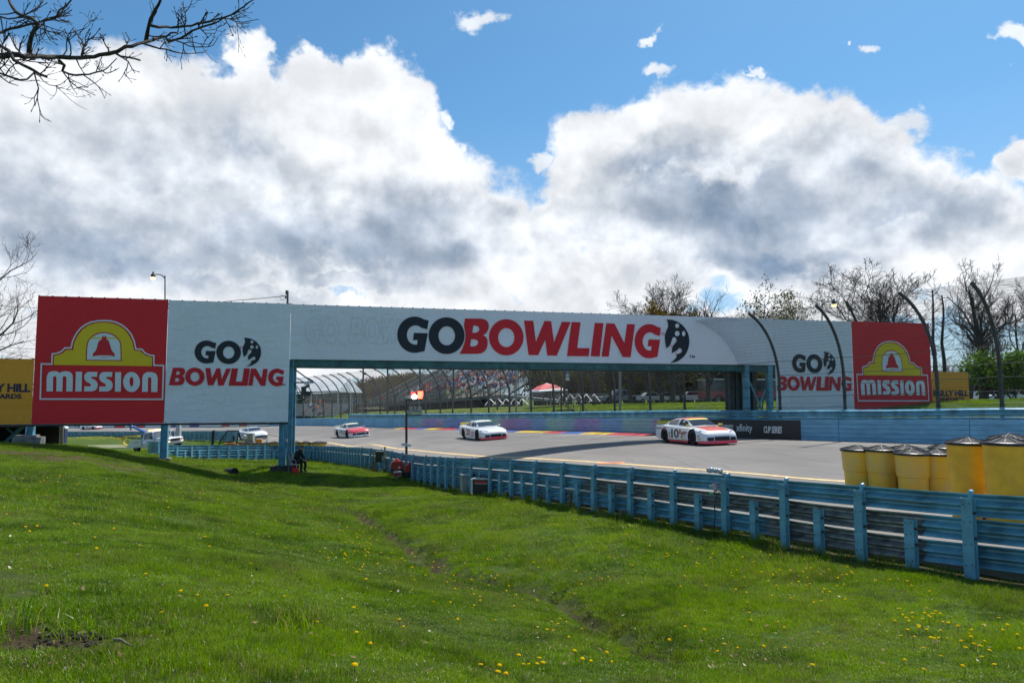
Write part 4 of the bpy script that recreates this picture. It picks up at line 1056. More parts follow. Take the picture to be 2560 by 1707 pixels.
# dandelion-yellow cable ties / vine under the banner edge
TIE = pm('yellow_rope', (.42, .38, .06), rough=.9, var=.4, scale=10)
mb = MB()
for i in range(120):
    s = S['g'] + .4 + (S['r'] - S['g'] - .8) * i / 120 + rnd.uniform(-.1, .1)
    if rnd.random() < .45: continue
    mb.bar(bp(s, ZU + rnd.uniform(-.02, .03), .02), bp(s + rnd.uniform(.08, .3), ZU + rnd.uniform(-.04, .02), .03), .025, .02)
mb.build('rope_tie', TIE, sb, world=True)
# sills under the side panels
sbar('sill_beam', [(bp(S['l'] - 7.2, ZB - .05, 0), bp(S['g'], ZB - .07, 0), .12, .1)], pm('dark_sill', (.03, .04, .04), var=.2))
sbar('sill_beam', [(bp(S['r'], ZB - .05, 0), bp(S['ro'], ZB - .05, 0), .12, .1)], MATS['dark_sill'])
def column(px, py, s_off=0, f=-.12, w=.32, top=ZB, depth=.28):
    s = sz(px, py)[0]; x, y = bp(s, 0, f).xy; g = gz(x, y)
    mb = MB(); zc = (top + g - .3) / 2; M_ = lambda fx, ff, ww, dd: mb.box(bp(s + fx, zc, f + ff), (ww, dd, top - g + .3), rz=math.atan(BK))
    M_(-w / 2 + .02, 0, .035, depth); M_(w / 2 - .02, 0, .035, depth); M_(0, 0, w - .08, .03); 
    o = mb.build('column', LB, sb, world=True)
    mb2 = MB()
    for k in range(5):
        z = top - .35 - k * .55
        if z < g + .2: break
        for dx in (-.07, .07): mb2.tube([bp(s + dx, z, f + .02), bp(s + dx, z, f + .035)], .016, n=6)
    if mb2.v: mb2.build('bolt', RUST, o, world=True)
    return s, g
for px, py in ((73, 1080), (409.5, 1100)): 
    s_, g_ = column(px, py, top=ZB - .09); mb = MB(); mb.box(bp(s_, g_ + .03, -.12), (.62, .5, .09), rz=math.atan(BK)); mb.build('base_plate', CONC, sb, world=True)
for px, f in ((703, -.1), (724, -.1), (703, -BT), (726, -BT)):
    column(px, 1100, f=f, w=.24, top=ZU if px > 710 else ZB)
s7, s8 = sz(703, 1100)[0], sz(724, 1100)[0]; g7 = gz(*bp(s7, 0, -.1).xy)
sbar('brace', [(bp(s7 + .12, g7 + .2, -.1), bp(s8 - .12, ZB, -.1), .05, .1), (bp(s7 + .12, ZB, -.12), bp(s8 - .12, g7 + 1.0, -.12), .04, .08)], LB)
mb = MB()
for k in range(6): mb.box(bp(s7 - .35 + k * .22, g7 + .10, .05 - .06 * (k % 2)), (.24, .5 - .08 * (k % 3), .26 + .06 * (k % 2)), rz=math.atan(BK) + .1 * (k % 2))
mb.build('footing', pm('dark_timber_crib', (.06, .05, .045), rough=.9, var=.3), sb, world=True)
# concrete blocks under the far-left column
mb = MB(); sA_ = sz(38, 1100)[0]; sB_ = sz(106, 1100)[0]; g_ = gz(*bp((sA_ + sB_) / 2, 0, .1).xy)
mb.box(bp((sA_ + sB_) / 2, g_ + .12, .0), (sB_ - sA_, .7, .42), rz=math.atan(BK)); mb.box(bp((sA_ + sB_) / 2 - .1, g_ + .37, -.05), ((sB_ - sA_) * .8, .5, .1), rz=math.atan(BK)); mb.build('concrete_block', CONC, sb, world=True)
# dark raised platform underside behind the left orange banner
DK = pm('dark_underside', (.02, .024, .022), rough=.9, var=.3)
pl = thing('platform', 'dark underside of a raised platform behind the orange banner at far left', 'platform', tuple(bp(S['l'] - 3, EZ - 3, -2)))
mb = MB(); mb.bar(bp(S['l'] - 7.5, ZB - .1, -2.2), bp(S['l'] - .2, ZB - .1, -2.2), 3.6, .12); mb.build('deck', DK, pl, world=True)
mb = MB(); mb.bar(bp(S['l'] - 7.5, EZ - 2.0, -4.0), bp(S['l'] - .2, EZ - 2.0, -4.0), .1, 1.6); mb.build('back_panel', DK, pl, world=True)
for k in range(4):
    mb = MB(); s = S['l'] - .6 - k * 1.9; mb.bar(bp(s, ZB - .1, -.7), bp(s - 1.5, EZ - 2.4, -2.4), .09, .18); mb.build('diagonal_brace', LB if k < 2 else TEAL, pl, world=True)
    mb = MB(); mb.bar(bp(s - .9, ZB - .2, -1.2), bp(s + .3, EZ - 2.5, -1.2), .06, .1); mb.build('diagonal_brace', TEAL, pl, world=True)
# right tower
def tower():
    zt = ZU - .04
    for px in (1868, 1926):
        s = sz(px, 970)[0]
        for f in (-.1, -BT):
            mb = MB(); mb.box(bp(s, (zt + EZ - 2.6) / 2, f), (.30, .3, zt - EZ + 2.6), rz=math.atan(BK)); mb.build('column', LB if f > -1 else pm('tower_back_panel', (.045, .06, .065), rough=.6, var=.2), sb, world=True)
    a, b = sz(1880, 970)[0], sz(1916, 970)[0]
    mb = MB(); mb.box(bp((a + b) / 2, (zt + EZ - 2.6) / 2, -BT - .2), (b - a + .9, .05, zt - EZ + 2.6), rz=math.atan(BK)); mb.build('back_panel', pm('tower_back_panel', (.045, .06, .065), rough=.6, var=.2), sb, world=True)
    for k in range(5):
        s = a - .3 + (b - a + .6) * k / 4; mb = MB(); mb.box(bp(s, (zt + EZ - 2.6) / 2, -BT - .1), (.06, .08, zt - EZ + 2.6), rz=math.atan(BK)); mb.build('panel_rib', TEAL, sb, world=True)
    sbar('brace', [(bp(a - .1, EZ + .9, -.12), bp(b + .1, EZ - 1.6, -.12), .06, .1)], LB); sbar('brace', [(bp(b + .1, EZ + .5, -.16), bp(a - .1, EZ - 1.9, -.16), .06, .1)], LB)
tower()
# rear bracing for the side panels so that they stand from behind too
for sA_, sB_ in ((S['l'], S['g']), (S['r'], S['rr'])):
    for i in range(6):
        s = sA_ + .2 + (sB_ - sA_ - .4) * i / 5; sbar('rear_upright', [(bp(s, ZB, -.1), bp(s, ZT - .1, -.1), .08, .08)]); sbar('rear_strut', [(bp(s, ZB + .3, -BT), bp(s, ZT - .2, -.15), .06, .06)])
# black sponsor banner on the far wall
def wp(px, f, z):
    s = wall.s_at_px(px) if not isinstance(px, float) else px
    q = wall.at(s); d = wall.dir(s); nr = np.array([-d[1], d[0]]) * WSIDE; return Vector((q[0] + nr[0] * f, q[1] + nr[1] * f, q[2] + z))
bk = thing('banner', 'black race series banner fixed on the blue wall behind the number 10 car', 'banner', tuple(wp(1830, .05, .1)))
sa, sb_ = float(wall.s_at_px(1999)), float(wall.s_at_px(1650)); mb = MB(); rows = []
for i in range(15): s = sa + (sb_ - sa) * i / 14; rows.append([wp(s, .035, .02), wp(s, .045, .5), wp(s, .035, 1.07)])
mb.quadgrid(rows); mb.build('sheet', pm('black_vinyl', (.018, .02, .023), rough=.45, var=.2, bump=.2, bscale=4), bk, world=True)
TXTW = pm('white_sign_print', (.72, .74, .76), rough=.5, var=.05)
mb = MB()
def wfn(x, z): return wp(float(x), .052, z)
def wtext(mb, t, pa, pb, z0, z1, **k): put_text(mb, t, wall.s_at_px(pa), wall.s_at_px(pb), z0, z1, wfn, **k)
wtext(mb, 'xfinity', 1843, 1881, .28, .82, bold=.012); wtext(mb, 'CUP SERIES', 1906, 1957, .34, .72, bold=.03, shear=.15)
wtext(mb, 'Freeway', 1800, 1832, .48, .86, bold=.008); wtext(mb, 'INSURANCE', 1803, 1832, .27, .38, bold=.02)
mb.build('white_lettering', TXTW, bk, world=True)
for i, c in enumerate(((.8, .55, .05), (.7, .08, .05), (.05, .15, .6))):
    mb = MB(); pa = 1896 + i * 3.4; a = wall.s_at_px(pa); b = wall.s_at_px(pa + 2.6); put_poly(mb, [[(a, .34), (b, .34), (b - .12, .72), (a - .12, .72)]], wfn); mb.build('colour_bar', pm('series_bar_%d' % i, c, var=.05), bk, world=True)
# row of sponsor banners on the distant left wall
cols = {'r': (.6, .03, .04), 'w': (.66, .68, .7), 'p': (.10, .07, .28), 'b': (.1, .2, .45), 'o': (.65, .2, .04)}
seq = [(128, 'o', ''), (150, 'b', ''), (168, 'w', 'RACEWAY'), (200, 'p', ''), (225, 'w', 'Carolina'), (290, 'r', ''), (316, 'w', 'TOYO'), (344, 'r', ''), (366, 'w', 'Cara'), (432, 'p', ''), (445, 'w', 'T'), (478, 'p', ''), (500, 'w', 'Carolina'), (558, 'r', ''), (577, 'w', 'GP'), (601, 'r', ''), (620, 'w', 'Carolina'), (676, None, '')]
for (a, c, t), (b, _, _) in zip(seq[:-1], seq[1:]):
    s0_, s1_ = float(wall.s_at_px(b)), float(wall.s_at_px(a)); mb = MB(); mb.quadgrid([[wp(s0_ + .1, .05, .03), wp(s0_ + .1, .05, 1.02)], [wp(s1_ - .1, .05, .03), wp(s1_ - .1, .05, 1.02)]])
    lab = {'r': 'plain red', 'w': 'white lettered', 'p': 'plain purple', 'b': 'plain blue', 'o': 'plain orange'}[c]
    side = 'seen under the red banner' if b < 430 else 'seen under the white banner'
    pos = {128: 'first from the left, ', 150: 'second from the left, ', 168: 'beside the blue one, ', 200: 'between two white ones, ', 225: 'widest, above the distant car, ', 290: 'right of the tow boom tip, ', 316: 'between two red ones, ', 344: 'above the truck beacon, ', 366: 'above the truck cab, ', 432: 'right of the blue column, ', 445: 'narrow, by the blue column, ', 478: 'above the open truck door, ', 500: 'above the forklift mast, ', 558: 'above the forklift roof, ', 577: 'between two red ones right, ', 601: 'above the white race car tail, ', 620: 'above the white race car, '}[a]
    o = thing('wall_banner', pos + lab + ' banner on the far wall ' + side, 'banner', tuple(wp(s0_, .05, .5)), group='sponsor banners along the distant wall')
    o['label'] = (lab + ' far wall banner, ' + pos + side)
    mb.build('sheet', pm('sponsor_' + c, cols[c], var=.1), o, world=True)
    if t: mb = MB(); put_text(mb, t, s1_ - (s1_ - s0_) * .12, s0_ + (s1_ - s0_) * .12, .25, .85, lambda x, z: wp(float(x), .07, z), bold=.02); mb.build('lettering', INKB, o, world=True)
# ------------------------------------------------------------------ vehicles
TYRE = pm('tyre_rubber', (.018, .018, .019), rough=.8, var=.15); RIM = pm('black_wheel', (.03, .03, .033), rough=.4, metal=.6, var=.1); RIMS = pm('silver_wheel', (.35, .35, .37), rough=.35, metal=.8, var=.1)
GLASS = pm('car_glass', (.03, .045, .07), rough=.04, var=.05, spec=.6); NET = pm('dark_interior', (.03, .033, .038), rough=.8, var=.3, scale=8)
GRL = pm('black_grille', (.012, .012, .014), rough=.55, var=.2); LAMP = pm('headlamp_decal', (.35, .38, .42), rough=.2, var=.3, scale=20)
def paint(name, c, **k): return pm(name, c, rough=.25, var=.03, spec=.5, coat=.5, **k)
WHITEP = paint('white_car_paint', (.74, .76, .78)); REDP = paint('red_car_paint', (.62, .03, .045)); CORAL = paint('coral_car_paint', (.72, .11, .09)); YELP = paint('yellow_car_paint', (.78, .60, .06)); NAVYP = paint('navy_car_paint', (.04, .05, .13)); BLKP = paint('black_car_paint', (.015, .016, .02)); ORP = paint('orange_car_paint', (.75, .30, .03)); PINKP = paint('scarlet_car_paint', (.78, .05, .09)); CREAM = paint('cream_car_paint', (.70, .68, .45)); GREYP = paint('silver_car_paint', (.30, .32, .34))
def place_mat(px, py, heading, Y=None, f=None, dz=0.0):
    """matrix of a vehicle standing on the surface under a pixel, heading = plan direction."""
    f = f or T
    q = march(px, py, f) if Y is None else P(px, py, Y)
    x, y = q.x, q.y; h = Vector((heading[0], heading[1], 0)).normalized(); l = Vector((-h.y, h.x, 0))
    g = lambda X_, Y_: float(f(np.array([X_]), np.array([Y_]))[0])
    zf = g(x + h.x * 1.4, y + h.y * 1.4); zb = g(x - h.x * 1.4, y - h.y * 1.4); zl = g(x + l.x * .8, y + l.y * .8); zr = g(x - l.x * .8, y - l.y * .8)
    X = Vector((h.x, h.y, (zf - zb) / 2.8)).normalized(); Yv = Vector((l.x, l.y, (zl - zr) / 1.6)).normalized(); Z = X.cross(Yv).normalized(); Yv = Z.cross(X)
    z = (zf + zb + zl + zr) / 4 + .012 + dz
    return Matrix(((X.x, Yv.x, Z.x, x), (X.y, Yv.y, Z.y, y), (X.z, Yv.z, Z.z, z), (0, 0, 0, 1)))
def interp_tab(tab, x):
    xs_ = [t[0] for t in tab]; return [float(np.interp(x, xs_, [t[k] for t in tab])) for k in range(1, len(tab[0]))]
WHEELM = {}
def wheel(parent, x, side, r=.345, w=.29, y=.82, rimmat=None, z=None, lip=None):
    rimmat = rimmat or RIM
    key = (r, w, rimmat.name)
    if key not in WHEELM:
        mb = MB(); mb.lathe([(r * .62, -w / 2), (r * .92, -w / 2), (r, -w / 2 + .04), (r, w / 2 - .04), (r * .92, w / 2), (r * .62, w / 2)], n=28, axis='Y', cap=False)
        ty = mb.build('tyre', TYRE, smooth=True, link=False)
        mb = MB(); mb.lathe([(r * .64, -w / 2 + .02), (r * .60, -w / 2 + .05), (r * .25, -w / 2 + .09), (r * .1, -w / 2 + .04), (.001, -w / 2 + .04)], n=20, axis='Y', cap=False)
        mb.lathe([(r * .64, w / 2 - .02), (r * .60, w / 2 - .05), (r * .25, w / 2 - .09), (r * .1, w / 2 - .04), (.001, w / 2 - .04)], n=20, axis='Y', cap=False)
        for k in range(5):
            a = k * 2 * math.pi / 5
            for s_ in (-1, 1): mb.bar((math.cos(a) * r * .15, s_ * (w / 2 - .035), math.sin(a) * r * .15), (math.cos(a) * r * .6, s_ * (w / 2 - .03), math.sin(a) * r * .6), .05, .03)
        ri = mb.build('rim', rimmat, smooth=True, link=False)
        WHEELM[key] = (ty, ri)
    e = empty('wheel', (x, side * y, z or r), parent=parent); CH.setdefault(parent.name, []).append(e)
    link_mesh('tyre', WHEELM[key][0], e); link_mesh('rim', WHEELM[key][1], e)
    return e
BODY = [(-2.56, .84, .34, .86, .90), (-2.45, .93, .26, .90, .945), (-2.1, .965, .18, .905, .95), (-1.4, .985, .15, .90, .94), (-.6, .98, .14, .87, .91), (.3, .98, .14, .835, .88), (1.0, .98, .14, .80, .865), (1.6, .98, .13, .745, .81), (2.05, .965, .12, .68, .745), (2.3, .93, .11, .60, .66), (2.46, .86, .10, .50, .56), (2.54, .74, .10, .38, .44)]
def stock_car(label, matx, liv, group='stock cars racing on the track'):
    t = thing('race_car', label, 'race car', mat=matx, group=group)
    tab = BODY; mb = MB(); rows = []; st = np.linspace(-2.56, 2.54, 52)
    for x in st:
        hw, zb, zs, zc = interp_tab(tab, x)
        fl = .03 * math.exp(-((x - 1.45) / .45) ** 2) + .03 * math.exp(-((x + 1.35) / .5) ** 2)
        hw += fl
        r = [(x, -(hw - .05), zb), (x, -hw, zb + .05), (x, -(hw), zb + (zs - zb) * .45), (x, -(hw - .012), zs - .14), (x, -(hw - .04), zs - .03), (x, -(hw - .12), zs + .012), (x, -hw * .62, zc - .012), (x, -hw * .3, zc - .002), (x, 0, zc)]
        r += [(a, -b, c) for a, b, c in r[-2::-1]]
        r += [(x, hw * .4, zb), (x, -hw * .4, zb)]
        rows.append(r)
    mb.quadgrid(rows, close=True)
    n = len(rows[0]); mb.f.append(tuple(range(n))[::-1]); mb.mi.append(0); e = len(mb.v) - n; mb.f.append(tuple(e + i for i in range(n))); mb.mi.append(0)
    body = mb.build('body', [liv['body'], liv.get('low', liv['body']), liv.get('hood', liv['body']), NET], t, smooth=True)
    me = body.data; 
    # cut the wheel arches
    dum = []
    for x in (1.45, -1.35):
        for s_ in (-1, 1):
            c = MB(); c.lathe([(.40, -.2), (.40, .25)], n=26, axis='Y'); co = c.build('cut', NET); co.location = (x, s_ * .92, .36); dum.append(co)
            co.parent = t
    bpy.context.view_layer.update()
    mods = []
    for co in dum:
        m_ = body.modifiers.new('b', 'BOOLEAN'); m_.operation = 'DIFFERENCE'; m_.object = co; m_.solver = 'EXACT'; mods.append(m_)
    dg = bpy.context.evaluated_depsgraph_get(); nm = D.meshes.new_from_object(body.evaluated_get(dg)); body.modifiers.clear(); body.data = nm
    for co in dum: me_ = co.data; D.objects.remove(co); D.meshes.remove(me_)
    nm.materials.clear()
    for m_ in (liv['body'], liv.get('low', liv['body']), liv.get('hood', liv['body']), NET, liv.get('tail', liv['body'])): nm.materials.append(m_)
    for p in nm.polygons:
        c = p.center; nn = p.normal
        if nn.z > .7 and 1.02 < c.x < 2.28 and abs(c.y) < .66: p.material_index = 2
        elif liv.get('frontred') and c.x > 1.0 and c.z > .42: p.material_index = 2
        elif abs(c.y) > .5 and c.z < liv.get('lowz', .0): p.material_index = 1
        elif c.x > 1.9 and c.z < liv.get('nosez', 0): p.material_index = 1
        else: p.material_index = 0
        rr = min(math.hypot(c.x - 1.45, c.z - .36), math.hypot(c.x + 1.35, c.z - .36))
        if rr < .405 and abs(c.y) < .965 and abs(nn.y) < .5 and c.z < .8 and abs(nn.z) < 1.01 and rr > .35: p.material_index = 3
    # cabin
    def cab(x): return interp_tab([(-1.95, .70, .925, .925), (-1.2, .66, .92, 1.14), (-.75, .60, .90, 1.255), (-.2, .59, .89, 1.285), (.25, .585, .88, 1.255), (.45, .60, .875, 1.17), (1.12, .70, .862, .865)], x)
    mb = MB(); rows = []
    for x in (-1.95, -1.6, -1.2, -.95, -.75, -.45, -.2, .05, .25, .45, .8, 1.12):
        hw, zb, zt = cab(x); hb = min(.84, hw + .24 * max(.02, (zt - zb)) / .38)
        ym = hb * .45 + hw * .55
        rows.append([(x, -hb, zb - .05), (x, -ym, zb * .45 + zt * .55), (x, -hw, zt - .035), (x, -hw + .06, zt - .004), (x, 0, zt + .012), (x, hw - .06, zt - .004), (x, hw, zt - .035), (x, ym, zb * .45 + zt * .55), (x, hb, zb - .05)])
    mb.quadgrid(rows); cb = mb.build('roof', [liv.get('roof', liv['body']), liv['body']], t, smooth=True)
    for p in cb.data.polygons: p.material_index = 0 if (p.center.z > 1.2 and abs(p.normal.z) > .75) else 1
    def cpt(x, k, off=.008):
        """point on the cabin skin: k in -1..1 across the top."""
        hw, zb, zt = cab(x); return (x, k * (hw - .05), zt + .012 * (1 - abs(k)) + off)
    def pane(name, xs_, ks, m_, off=.012, par=t):
        mb = MB(); mb.quadgrid([[cpt(x, k, off) for k in ks] for x in xs_]); o = mb.build(name, m_, par, smooth='all')
        if o.data.polygons[0].normal.z < 0: o.data.flip_normals()
        return o
    ks = (-1.02, -.5, 0, .5, 1.02)
    ws = pane('windshield', (.47, .65, .85, 1.06), ks, GLASS, off=.014)
    if liv.get('stripe'): pane('windshield_banner', (.33, .40, .47), ks, liv['stripe'], off=.02)
    pane('rear_window', (-1.75, -1.5, -1.25, -.98), (-.9, 0, .9), GLASS)
    def side_pt(x, v, s_, off):
        hw, zb, zt = cab(x); hb = min(.84, hw + .24 * max(.02, (zt - zb)) / .38); ym = hb * .45 + hw * .55
        z = zb + (zt - zb) * v; y = np.interp(z, [zb - .05, zb * .45 + zt * .55, zt - .035], [hb, ym, hw]); return (x, s_ * (y + off), z)
    for s_ in (-1, 1):
        for nm_, xs_, m_ in (('side_window', (-.12, .1, .35, .62), NET), ('rear_side_window', (-1.25, -1.0, -.7, -.3), liv.get('qglass', GLASS))):
            mb = MB(); mb.quadgrid([[side_pt(x, v, s_, .01) for v in (.12, .45, .84)] for x in xs_]); mb.build(nm_, m_, t, smooth='all')
        mb = MB(); mb.bar(side_pt(-.1, .5, s_, .014), side_pt(.55, .42, s_, .014), .012); mb.bar(side_pt(.22, .1, s_, .014), side_pt(.22, .84, s_, .014), .012); mb.build('window_net', GREYP, t)
    # spoiler, splitter, skirts
    mb = MB(); mb.box((-2.5, 0, 1.02), (.025, 1.55, .19)); mb.build('spoiler', liv.get('spoiler', YELP), t)
    mb = MB(); mb.prism([(2.45, -.80), (2.66, -.72), (2.70, 0), (2.66, .72), (2.45, .80), (1.9, .97), (1.9, -.97)], .065, .10, axis='Z'); mb.build('splitter', liv.get('splitter', REDP), t)
    mb = MB(); pts = [(2.0, -.985), (2.3, -.955), (2.5, -.86), (2.60, -.70), (2.63, 0), (2.60, .70), (2.5, .86), (2.3, .955), (2.0, .985)]
    mb.quadgrid([[(x, y, .075) for x, y in pts], [(x - .02, y * .995, .20) for x, y in pts]]); mb.build('air_dam', liv.get('splitter', REDP), t)
    for s_ in (-1, 1):
        mb = MB(); mb.bar((-.90, s_ * .965, .13), (1.02, s_ * .965, .13), .03, .11); mb.build('side_skirt', liv.get('skirt', liv.get('low', liv['body'])), t)
    # nose details
    def nose(y0, y1, z0, z1, n_=6, off=.012):
        def xat(y, z):
            # x on the nose skin for a given half width and height
            best = 2.54
            for x in np.linspace(2.54, 1.9, 40):
                hw, zb, zs, zc = interp_tab(BODY, x)
                if abs(y) <= hw - .03 and z <= zs - .01: best = x; break
            return best + off
        return [[(xat(y, z), y, z) for y in np.linspace(y0, y1, n_)] for z in np.linspace(z0, z1, 4)]
    def npatch(name, y0, y1, z0, z1, m_, off=.02): mb = MB(); mb.quadgrid(nose(y0, y1, z0, z1, off=off)); mb.build(name, m_, t, smooth='all')
    npatch('lower_grille', -.40, .40, .21, .40, GRL, .035)
    npatch('brake_duct', -.78, -.45, .21, .37, GRL, .03); npatch('brake_duct', .45, .78, .21, .37, GRL, .03)
    npatch('upper_grille', -.46, .46, .445, .50, GRL if liv.get('dgr', True) else LAMP, .035)
    for s_ in (-1, 1):
        mb = MB(); mb.quadgrid([[(2.40, s_ * .52, .555), (2.28, s_ * .74, .575), (2.08, s_ * .92, .60)], [(2.33, s_ * .50, .62), (2.22, s_ * .72, .645), (2.0, s_ * .89, .69)]]); 
        mb.v = [(a + .03, b + s_ * .03, c + .01) for a, b, c in mb.v]; mb.build('headlight', LAMP, t, smooth='all')
        mb = MB(); mb.box((.98, s_ * .93, .93), (.10, .16, .09)); mb.build('wing_mirror', liv.get('mirror', liv['body']), t)
    for x in (1.45, -1.35):
        for s_ in (-1, 1): wheel(t, x, s_, y=.83)
    mb = MB(); mb.tube([(-.45, .2, 1.28), (-.45, .2, 1.36)], .008, n=5); mb.build('antenna', BLKP, t)
    # side lettering and stickers; decals sit on the flank (right flank faces the camera)
    def flank(x, z, off=.006):
        hw, zb, zs, zc = interp_tab(tab, x); fl = .03 * math.exp(-((x - 1.45) / .45) ** 2) + .03 * math.exp(-((x + 1.35) / .5) ** 2); hw += fl
        y = np.interp(z, [zb, zb + .05, zb + (zs - zb) * .45, zs - .14, zs - .03], [hw - .05, hw, hw, hw - .012, hw - .04]); return y + off
    for s_ in (-1, 1):
        fn = (lambda x, z, s_=s_: (x, s_ * flank(x, z, .012), z))
        mb = MB(); x0, x1 = liv.get('numx', (-.62, .16)); 
        if s_ == 1: x0, x1 = x1, x0
        put_text(mb, liv['num'], x0, x1, .27, .74, fn, bold=.025, shear=liv.get('shear', 0), space=.85); mb.build('race_number', liv['numc'], t)
        for i, (xa, xb, za, zb_, m_) in enumerate(liv['dec']):
            mb = MB(); mb.quadgrid([[fn(x, z) for x in np.linspace(xa, xb, 4)] for z in (za, zb_)]); mb.v = [(a, b * 1.002 - s_ * .003, c) for a, b, c in mb.v]; mb.build('sticker', m_, t)
        for txt, xa, xb, za, zb_, m_ in liv.get('txt', ()):
            mb = MB(); 
            if s_ == 1: xa, xb = xb, xa
            put_text(mb, txt, xa, xb, za, zb_, fn, bold=.02); mb.build('side_lettering', m_, t)
    return t
def stickers(seed, mats, x0=.22, x1=.98, rows=7):
    r = random.Random(seed); out = []
    for i in range(rows):
        z = .24 + i * .068; x = x0
        while x < x1: w_ = r.uniform(.14, .3); out.append((x, min(x + w_, x1), z, z + .048, r.choice(mats))); x += w_ + .03
    return out
SW = MATS['white_sign_print']
c10 = stock_car('white and red stock car with black number 10 nearest the camera', place_mat(1737, 1108, (.27, -.963), Y=36.2),
    dict(body=WHITEP, low=REDP, lowz=.2, hood=CORAL, roof=CORAL, stripe=YELP, spoiler=YELP, splitter=PINKP, num='10', numc=BLKP, nosez=.0, mirror=YELP,
         dec=[(.20, .36, .50, .72, REDP), (.86, 1.0, .14, .62, REDP)] + stickers(3, [BLKP, REDP, NAVYP, WHITEP, YELP], .38, .84) + [(-.86, -.70, .28, .40, ORP), (-.86, -.72, .45, .49, BLKP), (-.86, -.72, .53, .57, BLKP), (1.95, 2.2, .14, .34, ORP), (1.95, 2.12, .40, .46, NAVYP)],
         txt=[('PHILIPS', -2.35, -1.6, .68, .80, BLKP), ('NEC', -1.5, -1.05, .66, .82, REDP)]))
c20 = stock_car('all white stock car with red number 20 in the middle of the track', place_mat(1207, 1094, (.40, -.917), Y=50.5),
    dict(body=WHITEP, low=WHITEP, hood=WHITEP, roof=WHITEP, stripe=CREAM, spoiler=YELP, splitter=PINKP, num='20', numc=REDP, numx=(-.75, .1),
         dec=stickers(5, [WHITEP, GREYP, BLKP], .3, .9, 6) + [(1.92, 2.15, .3, .34, ORP), (1.92, 2.15, .22, .26, YELP), (-.3, .8, .14, .2, NAVYP)]))
cr = stock_car('red nosed stock car with white and navy sides further back on the track', place_mat(880, 1090, (.53, -.848), Y=67.5),
    dict(body=WHITEP, low=WHITEP, hood=REDP, frontred=True, roof=CREAM, stripe=CREAM, spoiler=CREAM, splitter=WHITEP, num='19', numc=NAVYP,
         dec=stickers(8, [NAVYP, REDP, WHITEP, BLKP], -2.3, -1.8, 6) + stickers(9, [NAVYP, REDP, WHITEP, BLKP], .25, .98, 7)))
cw = stock_car('white stock car seen between the forklift and the bridge column', place_mat(632, 1094, (.60, -.80), Y=77),
    dict(body=WHITEP, low=WHITEP, hood=WHITEP, roof=GREYP, spoiler=WHITEP, splitter=GREYP, num='91', numc=REDP, dec=stickers(12, [NAVYP, REDP, GREYP, WHITEP], .25, .98, 6)))
cf_ = stock_car('far white and red stock car behind the left infield guard rail', place_mat(228, 1079, (.98, -.25), Y=168),
    dict(body=WHITEP, low=REDP, lowz=.3, hood=CORAL, roof=REDP, spoiler=REDP, splitter=REDP, num='7', numc=REDP, dec=stickers(15, [NAVYP, REDP], .25, .98, 4)))

GL = lambda X_, Y_: Gd(X_, Y_)
